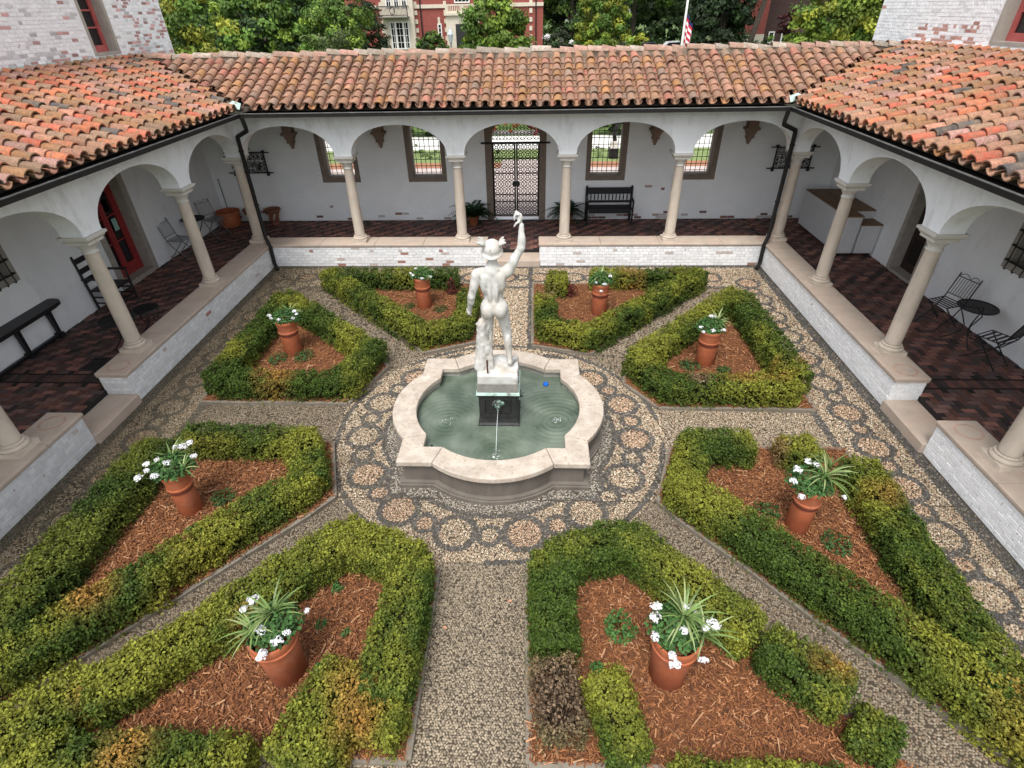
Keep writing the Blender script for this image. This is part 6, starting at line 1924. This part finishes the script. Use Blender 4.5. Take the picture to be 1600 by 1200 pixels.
BG = (.21, .3, .045); MG = (.105, .185, .034); DG = (.033, .062, .02); YG = (.34, .36, .05); BR = (.055, .06, .025)
def tree(name, label, x, y, blobs, pal, n, size, trunk=.16, group=None, cat='tree', seed=1, limbs=6):
    trunk *= .8
    r = np.random.default_rng(seed)
    t = thing(name, label, cat, (x, y, -.05), group=group)
    zs = max(b[2] for b in blobs)
    s = MB(); lean = r.normal(0, .1)
    zt = min(b[2] - b[5] * .3 for b in blobs)
    s.tube([(0, 0, 0), (lean * .4, 0, zt * .5), (lean, 0, zt), (lean * 1.3, .05, zs)], [trunk * 1.25, trunk, trunk * .8, trunk * .3], 8)
    for k in range(limbs):
        b = blobs[k % len(blobs)]; a = r.uniform(0, 2 * PI)
        p0 = (lean * .9, 0, zt * r.uniform(.75, 1.1))
        p1 = (b[0] + b[3] * .6 * math.cos(a), b[1] + b[4] * .6 * math.sin(a), b[2] + b[5] * r.uniform(-.2, .5))
        mid = tuple((p0[i] + p1[i]) / 2 + (0, 0, .3)[i] for i in range(3))
        s.tube([p0, mid, p1], [trunk * .5, trunk * .33, trunk * .12], 5)
    s.obj('trunk', M['bark'], t, shift=False)
    V, F, c = cloud(r, blobs, n, size, pal)
    link('crown', np_mesh('crown', V, F, c, M['leaf']), None, t)
    return t
TG = 'trees beyond the back roof'
# blobs are relative to the trunk foot
tree('young_tree', 'yellow green tree right beside the upper left brick building', -12.3, 16, [(0, 0, 4.3, 1.5, 1.5, 2.6), (.5, .2, 3.0, 1.2, 1.2, 1.4), (-.6, 0, 5.6, 1.2, 1.2, 1.8), (-1.3, .2, 4.0, 1.2, 1.2, 2.0)], [BG, YG, MG], 9000, .12, .12, TG, seed=501)
tree('dark_tree', 'dark evergreen tree behind the yellow green one at the upper left', -18.5, 35, [(0, 0, 5, 4, 3, 4.5), (4, 1, 5.5, 3, 3, 5), (-4, 1, 5, 3.5, 3, 4.5)], [DG, DG, MG], 9000, .26, .3, TG, seed=502)
tree('broad_tree', 'mid green broad leaved tree left of the light green one', -13.0, 25, [(0, 0, 4.6, 2.0, 1.8, 2.2), (1.2, 0, 3.2, 1.3, 1.3, 1.6), (-1.6, 0, 4.6, 1.5, 1.4, 2.2), (.6, 0, 6.0, 1.5, 1.5, 1.5)], [MG, BG, MG, DG], 10000, .17, .2, TG, seed=503)
tree('light_tree', 'light green airy tree left of the mansion', -9.3, 23, [(0, 0, 4.6, 1.3, 1.3, 1.9), (.8, 0, 5.2, 1.1, 1.1, 1.2), (-.8, 0, 4.0, 1.0, 1.0, 1.5)], [(.12, .18, .045), BG, MG], 8000, .11, .1, TG, seed=504)
tree('willow_shrub', 'grey green willowy shrub in front of the light green tree', -8.5, 20.5, [(0, 0, 3.0, 1.1, 1.0, 1.7), (-.8, 0, 2.7, .8, .8, 1.2), (.9, 0, 2.6, .9, .9, 1.2)], [(.1, .145, .05), (.13, .17, .06)], 9000, .075, .08, TG, 'shrub', seed=505)
tree('magnolia_tree', 'dark glossy magnolia against the stone bay of the mansion', -11.6, 37, [(0, 0, 3.6, 1.6, 1.5, 2.2), (-.9, 0, 2.6, 1.3, 1.2, 1.8), (.5, 0, 2.2, 1.3, 1.2, 1.6)], [(.03, .052, .02), (.045, .07, .028), BR], 9000, .15, .2, TG, seed=506)
tree('round_shrub', 'round green shrub below the brick wall of the mansion', -7.7, 42, [(0, 0, 2.5, 1.35, 1.2, 1.45)], [MG, DG, (.06, .1, .02)], 4500, .13, .1, None, 'shrub', seed=507, limbs=4)
tree('round_tree', 'bright round tree standing in front of the mansion door', -2.0, 31, [(0, 0, 4.3, 1.95, 1.8, 1.9), (-.9, 0, 3.2, 1.4, 1.3, 1.5), (1.0, 0, 3.1, 1.3, 1.3, 1.5), (.1, 0, 5.6, 1.2, 1.2, 1.0)], [(.13, .2, .035), BG, MG], 11000, .17, .16, TG, seed=508)
tree('dark_tree', 'dark tree mass just right of the mansion corner', 4.2, 58, [(0, 0, 6, 3.6, 3, 6), (3.2, 0, 7, 3, 3, 5), (-2.4, 2, 9, 3, 3, 4)], [DG, (.04, .07, .02), MG], 9000, .3, .3, TG, seed=509)
tree('yellow_tree', 'tall yellow green tree near the middle of the skyline', 4.4, 31, [(0, 0, 4.6, 1.5, 1.4, 2.6), (-.9, 0, 3.2, 1.0, 1.0, 1.7), (.9, 0, 3.6, 1.0, 1.0, 1.8), (.5, 0, 6.0, 1.2, 1.2, 1.5)], [YG, BG, (.16, .2, .03), MG], 11000, .12, .13, TG, seed=510)
tree('sapling', 'thin leafy sapling right of the tall yellow green tree', 6.3, 28, [(0, 0, 3.0, .7, .7, 1.1)], [BG, YG], 1600, .12, .05, None, 'tree', seed=511, limbs=4)
tree('dark_tree', 'dark tree with a bare trunk left of the flagpole', 11.0, 62, [(0, 0, 8.5, 5, 3.5, 3.6), (-4.5, 0, 8.8, 3.5, 3, 3.6), (4.2, 0, 8.6, 3.5, 3, 3.4)], [(.04, .075, .018), MG, DG], 12000, .3, .28, TG, seed=512)
tree('dark_tree', 'large blackish green evergreen right of the flagpole', 14.2, 40, [(0, 0, 5, 1.9, 1.9, 5), (1.0, 0, 7.0, 1.6, 1.6, 4), (-1.4, .5, 4.5, 1.4, 1.4, 4.4)], [(.022, .038, .018), (.03, .048, .022), DG], 13000, .22, .3, TG, seed=513)
tree('maple_tree', 'bright green maple beside the upper right brick building', 15.2, 24, [(0, 0, 4.7, 2.1, 2.0, 2.4), (-1.3, 0, 3.4, 1.3, 1.3, 1.8), (1.5, 0, 4.0, 1.6, 1.5, 2.2), (.4, 0, 6.2, 1.7, 1.6, 1.6)], [(.15, .21, .03), BG, YG, MG], 13000, .15, .2, TG, seed=514)
tree('weedy_shrub', 'pale green weedy shrub right of the flagpole', 9.6, 25, [(0, 0, 3.0, .8, .7, 1.0), (1.2, 0, 2.8, .7, .7, .9)], [(.11, .14, .07), (.14, .17, .08)], 1800, .1, .05, None, 'shrub', seed=515, limbs=5)
tree('low_shrub', 'low dark hedge at the foot of the far brown house', 20.0, 42, [(-1.2, 0, 2.2, 1.5, 1, 1.2), (1.2, 0, 2.3, 1.5, 1, 1.2)], [DG, MG], 3500, .14, .08, None, 'shrub', seed=516, limbs=4)
tree('red_maple', 'small dark red leaved tree in front of the far brown house', 20.3, 43, [(0, 0, 3.9, .9, .9, 1.0)], [(.06, .02, .02), (.09, .03, .03)], 1500, .15, .07, None, 'tree', seed=517, limbs=4)
# trees seen only as gaps are filled by the far wood
r = np.random.default_rng(520)
bl = [(x + r.uniform(-2, 2), 92 + r.uniform(-5, 8), 6 + r.uniform(-1, 2), 6, 4, 7 + r.uniform(-1, 2)) for x in range(-64, 66, 7)]
V, F, c = cloud(r, bl, 22000, .9, [DG, (.035, .065, .02), (.05, .085, .024)], hollow=.35)
prop(link('far_wood', np_mesh('far_wood', V, F, c, M['leaf'])), kind='stuff')
bl = [(x, 53 + r.uniform(-1.5, 1.5), 1.2, 1.6, 1.2, 1.25) for x in np.arange(2.5, 30, 1.7)]
V, F, c = cloud(r, bl, 6500, .2, [MG, DG, (.09, .14, .04)])
prop(link('hedge_row', np_mesh('hedge_row', V, F, c, M['leaf'])), kind='stuff')
bl = [(x, 80 + r.uniform(-1, 1), 5, 5, 3, 5.5) for x in np.arange(-2, 44, 6)]
V, F, c = cloud(r, bl, 9000, .5, [DG, (.03, .055, .018), (.05, .085, .024)], hollow=.4)
prop(link('street_trees', np_mesh('street_trees', V, F, c, M['leaf'])), kind='stuff')
s = MB()
for k in range(40):
    x, y = r.uniform(-60, 60), 94 + r.uniform(-3, 6); s.tube([(x, y, -.06), (x + r.normal(0, .3), y, 4), (x + r.normal(0, .8), y, 10)], [.3, .24, .12], 6)
prop(s.obj('far_trunks', M['bark'], None, shift=False), kind='stuff')
# white flowering bush
t = thing('flowering_bush', 'white flowering hydrangea bush right of the mansion corner', 'shrub', (2.1, 38, -.05))
V, F, c = cloud(r, [(0, 0, 2.6, 1.1, .9, 1.45)], 2500, .12, [DG, (.05, .06, .03)]); link('foliage', np_mesh('foliage', V, F, c, M['leaf']), None, t)
V, F, c = cloud(r, [(0, -.1, 2.75, 1.12, .95, 1.45)], 700, .085, [(.65, .62, .62), (.5, .46, .47)], hollow=.9); link('blossom', np_mesh('blossom', V, F, c, M['leaf']), None, t)
s = MB(); s.tube([(0, 0, 0), (0, 0, 2.4)], .07, 6); s.obj('trunk', M['bark'], t, shift=False)
# dark shrubs across the drive, seen through the windows; flowers seen through the gate
for i, (x, w, lab) in enumerate(((-6.6, 1.6, 'dark drooping shrub seen through the leftmost barred window'), (-4.4, 1.2, 'dark drooping shrub seen through the second barred window'), (4.4, 1.2, 'dark drooping shrub seen through the third barred window'), (7.4, 1.6, 'dark drooping shrub seen through the rightmost barred window'))):
    t = thing('dark_shrub', lab, 'shrub', (x, 20.4, .1))
    V, F, c = cloud(r, [(0, 0, .75, w * .8, .7, .75)], 2400, .09, [DG, (.04, .075, .02)]); link('foliage', np_mesh('foliage', V, F, c, M['leaf']), None, t)
    s = MB(); s.tube([(0, 0, 0), (0, 0, .8)], .05, 6); s.obj('stem', M['bark'], t, shift=False)
t = thing('flower_border', 'border of orange and red flowers seen through the top of the iron gate', 'flowers', (-.4, 20.8, .1))
V, F, c = cloud(r, [(-.7, 0, .35, .8, .4, .4)], 700, .07, [(.45, .13, .05), (.4, .2, .08)]); link('orange_blooms', np_mesh('orange_blooms', V, F, c, M['leaf']), None, t)
V, F, c = cloud(r, [(.75, 0, .3, .7, .4, .35)], 700, .06, [(.3, .03, .04), (.38, .06, .07)]); link('red_blooms', np_mesh('red_blooms', V, F, c, M['leaf']), None, t)
s = MB(); s.b2(-1.6, 1.6, -.3, .4, 0, .16); s.obj('planter', M['slab'], t, shift=False)
bl = [(sx * (1.3 + .7 * i), 15.6 + .5 * (i % 3), .25, .5, .35, .3) for sx in (-1, 1) for i in range(9)]
V, F, c = cloud(r, bl, 2600, .07, [(.14, .2, .06), (.1, .16, .05), (.2, .25, .1)])
prop(link('border_planting', np_mesh('border_planting', V, F, c, M['leaf'])), kind='stuff')
# slim garden sculpture seen through a window
t = thing('sculpture', 'slim dark sculpture on a pale block, seen through a barred window', 'sculpture', (3.72, 15.4, .16))
s = MB(); s.box((0, 0, .2), (.36, .36, .4)); s.obj('plinth', BW, t, shift=False)
s = MB(); s.box((0, 0, .53), (.3, .3, .26), top=(.85, .85)); s.obj('block', M['capital'], t, shift=False)
s = MB(); s.tube([(.02, 0, .66), (-.02, 0, .9), (.03, 0, 1.15), (.1, 0, 1.35), (.06, 0, 1.45)], [.09, .07, .09, .07, .03], 8); s.obj('figure', BW, t, True, shift=False)

# ---------------------------------------------------------------- mansion
MB_ = mk('red_brick_far', (0.27, 0.075, 0.06), rough=.9, var=.2, vscale=5)
ML = mk('limestone_far', (0.6, 0.53, 0.43), rough=.85, var=.1, vscale=3)
MW = mk('white_frame', (0.75, 0.74, 0.7), rough=.6, var=.03)
YM = 47.0
mn = thing('mansion', 'red brick mansion with pale stone bays beyond the back roof', 'building', (-6.6, YM, -.06))
def wing(nm, x0, x1, y0, z0, z1, m, parent=mn, d=6): s = MB(); s.b2(x0, x1, y0, y0 + d, z0, z1); return s.obj(nm, m, parent)
wing('brick_wall', -15.6, 1.15, YM, 0, 11, MB_, d=10)
wing('roof', -16, 1.5, YM - .3, 11, 12.4, M['deck'], d=10.6)
bay = wing('stone_bay', -12.4, -9.75, YM - .5, 0, 10.5, ML, d=.5)
for z in np.arange(1.2, 10, .62):       # quoins
    s = MB(); s.b2(-9.75, -9.5, YM - .08, YM, z, z + .32); s.b2(-12.7, -12.4, YM - .08, YM, z, z + .32); s.b2(-7.25, -7.0, YM - .08, YM, z, z + .32); s.b2(.0, .25, YM - .06, YM, z, z + .32)
    s.obj('quoin', ML, mn)
s = MB(); s.b2(-9.75, -7.0, YM - .1, YM, 5.38, 5.64); s.b2(-15.6, -12.4, YM - .1, YM, 5.38, 5.64); s.b2(-4.2, 1.17, YM - .1, YM, 5.38, 5.64); s.obj('string_course', ML, mn)
def sash(parent, x0, x1, z0, z1, y, nx, nz, posts=()):
    s = MB(); e = .09
    s.b2(x0, x0 + e, y - .06, y + .02, z0, z1); s.b2(x1 - e, x1, y - .06, y + .02, z0, z1); s.b2(x0 + e, x1 - e, y - .06, y + .02, z0, z0 + e); s.b2(x0 + e, x1 - e, y - .06, y + .02, z1 - e, z1)
    for p in posts: s.b2(p - .07, p + .07, y - .055, y + .02, z0 + e, z1 - e)
    for k in range(1, nx): x = x0 + (x1 - x0) * k / nx; s.b2(x - .018, x + .018, y - .045, y + .01, z0 + e, z1 - e)
    for k in range(1, nz): z = z0 + (z1 - z0) * k / nz; s.b2(x0 + e, x1 - e, y - .042, y + .008, z - .018, z + .018)
    w = s.obj('window', MW, parent)
    s = MB(); s.b2(x0 + .04, x1 - .04, y - .02, y - .005, z0 + .04, z1 - .04); s.obj('pane', M['glass'], w)
sash(mn, -11.85, -10.25, 2.5, 4.5, YM - .5, 6, 4, (-11.4, -10.7))
for x in (-12.0, -11.35, -10.7): sash(mn, x, x + .5, 5.5, 7.2, YM - .5, 2, 4)
s = MB(); s.b2(-12.6, -10.1, YM - 1.3, YM - .5, 4.78, 4.86); bal = s.obj('balcony', M['slab'], mn)
s = MB(); s.bar((-12.58, YM - 1.28, 5.55), (-10.12, YM - 1.28, 5.55), .05); s.bar((-12.58, YM - 1.28, 4.95), (-10.12, YM - 1.28, 4.95), .04)
for k in range(23): x = -12.55 + .11 * k; s.bar((x, YM - 1.28, 4.86), (x, YM - 1.28, 5.55), .022)
for x in (-12.58, -10.12): s.bar((x, YM - 1.28, 5.55), (x, YM - .5, 5.55), .04); s.bar((x, YM - 1.28, 4.84), (x, YM - 1.28, 5.62), .06)
s.obj('railing', IR, bal)
s = MB(); s.tube([(-11.35 + .2 * math.cos(2 * PI * k / 12), YM - 1.34, 5.25 + .26 * math.sin(2 * PI * k / 12)) for k in range(13)], .03, 4, cap=False); s.obj('crest', IR, bal)
sash(mn, -7.86, -7.5, 3.35, 4.3, YM - .03, 1, 3)
s = MB(); s.b2(-7.8, -7.6, YM - .08, YM, 4.3, 4.75); s.b2(-8.0, -7.4, YM - .1, YM, 3.2, 3.33); s.obj('window_trim', ML, mn)
por = wing('stone_porch', -7.0, -4.2, YM - .9, 0, 4.85, ML, d=.9)
s = MB(); s.b2(-7.1, -4.1, YM - 1.05, YM, 4.85, 5.02); s.b2(-7.0, -4.2, YM - .9, YM - .75, 5.02, 5.16); s.b2(-7.0, -4.2, YM - .9, YM - .75, 5.5, 5.62)
for x in (-7.0, -5.7, -4.4): s.b2(x, x + .25, YM - .92, YM - .7, 5.02, 5.62)
for k in range(16): s.b2(-6.7 + .075 * k * 2 - .0, -6.63 + .15 * k, YM - .88, YM - .78, 5.16, 5.5)
s.obj('balustrade', ML, por)
s = MB(); s.b2(-6.2, -4.9, YM - .93, YM - .9, 0.3, 4.25); s.obj('door', M['bronze_black'], por)
sash(mn, -6.3, -5.0, 5.7, 7.0, YM - .03, 4, 2)
for x in (-9.2, .55):
    s = MB(); s.tube([(x, YM - .1, 0), (x, YM - .1, 10.8)], .06, 6); s.obj('drainpipe', IR, mn)
t = thing('lamp_post', 'pale blue lamp post by the mansion door', 'street lamp', (-6.55, YM - 2, -.06))
s = MB(); s.lathe([(.16, 0), (.14, .4), (.08, .5), (.06, 3.0), (.1, 3.05)], 10); s.obj('post', M['grey_metal'], t, shift=False)
s = MB(); s.lathe([(.1, 3.05), (.24, 3.6), (.26, 3.62), (.1, 3.95), (.05, 4.0), (.05, 4.12), (0, 4.2)], 6, cap=False); s.obj('lantern', mk('lamp_glass', (.5, .56, .6), rough=.3, var=.05), t, shift=False)
# far brown house on the right
hs = thing('brown_house', 'dark brown brick house behind the maple at the upper right', 'building', (21.5, 48, -.06))
s = MB(); s.b2(19.9, 28, 48, 56, 0, 9); s.obj('wall', mk('brown_brick', (.06, .035, .033), rough=.9, var=.2, vscale=4), hs)
s = MB(); s.b2(17.8, 19.9, 47, 55, 0, 3.1); s.obj('pale_base', ML, hs)
s = MB(); s.b2(17.8, 19.88, 47.02, 55, 3.1, 8.5); s.obj('sunlit_wing', MB_, hs)  # redder brick colour stands for sunlight on this part of the house
s = MB(); s.b2(17.4, 28.4, 46.7, 56.3, 9, 9.3); s.obj('roof', M['deck'], hs)
for x in (20.6, 21.7): sash(hs, x, x + .5, 2.4, 3.25, 47.99, 1, 2)
t = thing('bare_trunk', 'leaning bare tree trunk in front of the far brown house', 'tree', (17.6, 44, -.06))
s = MB(); s.tube([(0, 0, 0), (.3, 0, 3), (.75, 0, 5.5), (1.1, 0, 9)], [.26, .22, .19, .12], 8); s.obj('trunk', M['bark'], t, shift=False)
V, F, c = cloud(r, [(1.2, 0, 9.5, 2.5, 2, 2.2)], 3000, .2, [DG, MG]); link('crown', np_mesh('crown', V, F, c, M['leaf']), None, t)

# flagpole with a limp flag
t = thing('flagpole', 'white flagpole rising past the dark evergreen', 'flagpole', (8.3, 26, -.06))
s = MB(); s.tube([(0, 0, 0), (0, 0, 9)], [.075, .05], 8); s.obj('pole', MW, t, shift=False)
s = MB(); s.lathe([(0, -.08), (.08, 0), (0, .08)], 8, (0, 0, 9.08), cap=False); s.obj('finial', MW, t, shift=False)
fg = thing('flag', 'limp striped red and white flag with a blue corner hanging down the pole', 'flag', (8.3, 25.93, 3.45))
FM = {k: mk('flag_' + k, c, rough=.8, var=.1) for k, c in (('red', (.5, .02, .04)), ('white', (.8, .8, .8)), ('blue', (.02, .03, .12)))}
def cloth(u, v): return (.05 + .36 * u + .03 * math.sin(9 * u + v * 2), -.03 + .06 * math.sin(14 * u + 2.5 * v), 1.45 - 1.42 * v * (1 - .12 * u) - .6 * u)
ns = 9
for k in range(ns):
    s = MB(); V = []; m_ = 13
    for i in range(2):
        for j in range(m_):
            V.append(cloth(j / (m_ - 1), (k + i) / ns))
    s.add(V, [(j, j + 1, m_ + j + 1, m_ + j) for j in range(m_ - 1)])
    s.obj('stripe', FM['blue'] if k == 0 else FM['red' if k % 2 else 'white'], fg, True, shift=False)
# parked cars glimpsed past the trees
def car(x, y, label, col, seed):
    t = thing('parked_car', label, 'car', (x, y, -.03), group='cars glimpsed beyond the roof')
    m = mk('car_paint', col, rough=.25, var=0, spec=.6)
    s = MB(); prof = [(-2.2, .3), (-2.2, .75), (-1.9, .92), (-1.1, .98), (-.6, 1.4), (.9, 1.45), (1.6, 1.0), (2.15, .9), (2.2, .35)]
    for sd in (0,):
        n = len(prof); V = [(p[0], -.85, p[1]) for p in prof] + [(p[0], .85, p[1]) for p in prof]
        s.add(V, [tuple(range(n)), tuple(range(n, 2 * n))[::-1]] + [(k, (k + 1) % n, n + (k + 1) % n, n + k)[::-1] for k in range(n)])
    s.obj('body', m, t, shift=False)
    s = MB()
    for sd in (-.86, .86): s.add([(-.95, sd, 1.0), (-.55, sd, 1.33), (.85, sd, 1.37), (1.4, sd, 1.02)], [(0, 1, 2, 3)])
    s.obj('side_window', M['glass'], t, shift=False)
    for wx in (-1.35, 1.35):
        for wy in (-.8, .8):
            s = MB(); s.lathe([(.32, -.1), (.32, .1)], 12, (wx, wy, .32), M=Matrix.Rotation(PI / 2, 3, 'X')); s.obj('wheel', IR, t, shift=False)
car(14.6, 74, 'dark car with a bluish glint, left of the white car, glimpsed over the roof', (.03, .04, .06), 1)
car(18.2, 75, 'pale silver car glimpsed over the roof left of the flagpole', (.6, .6, .62), 2)
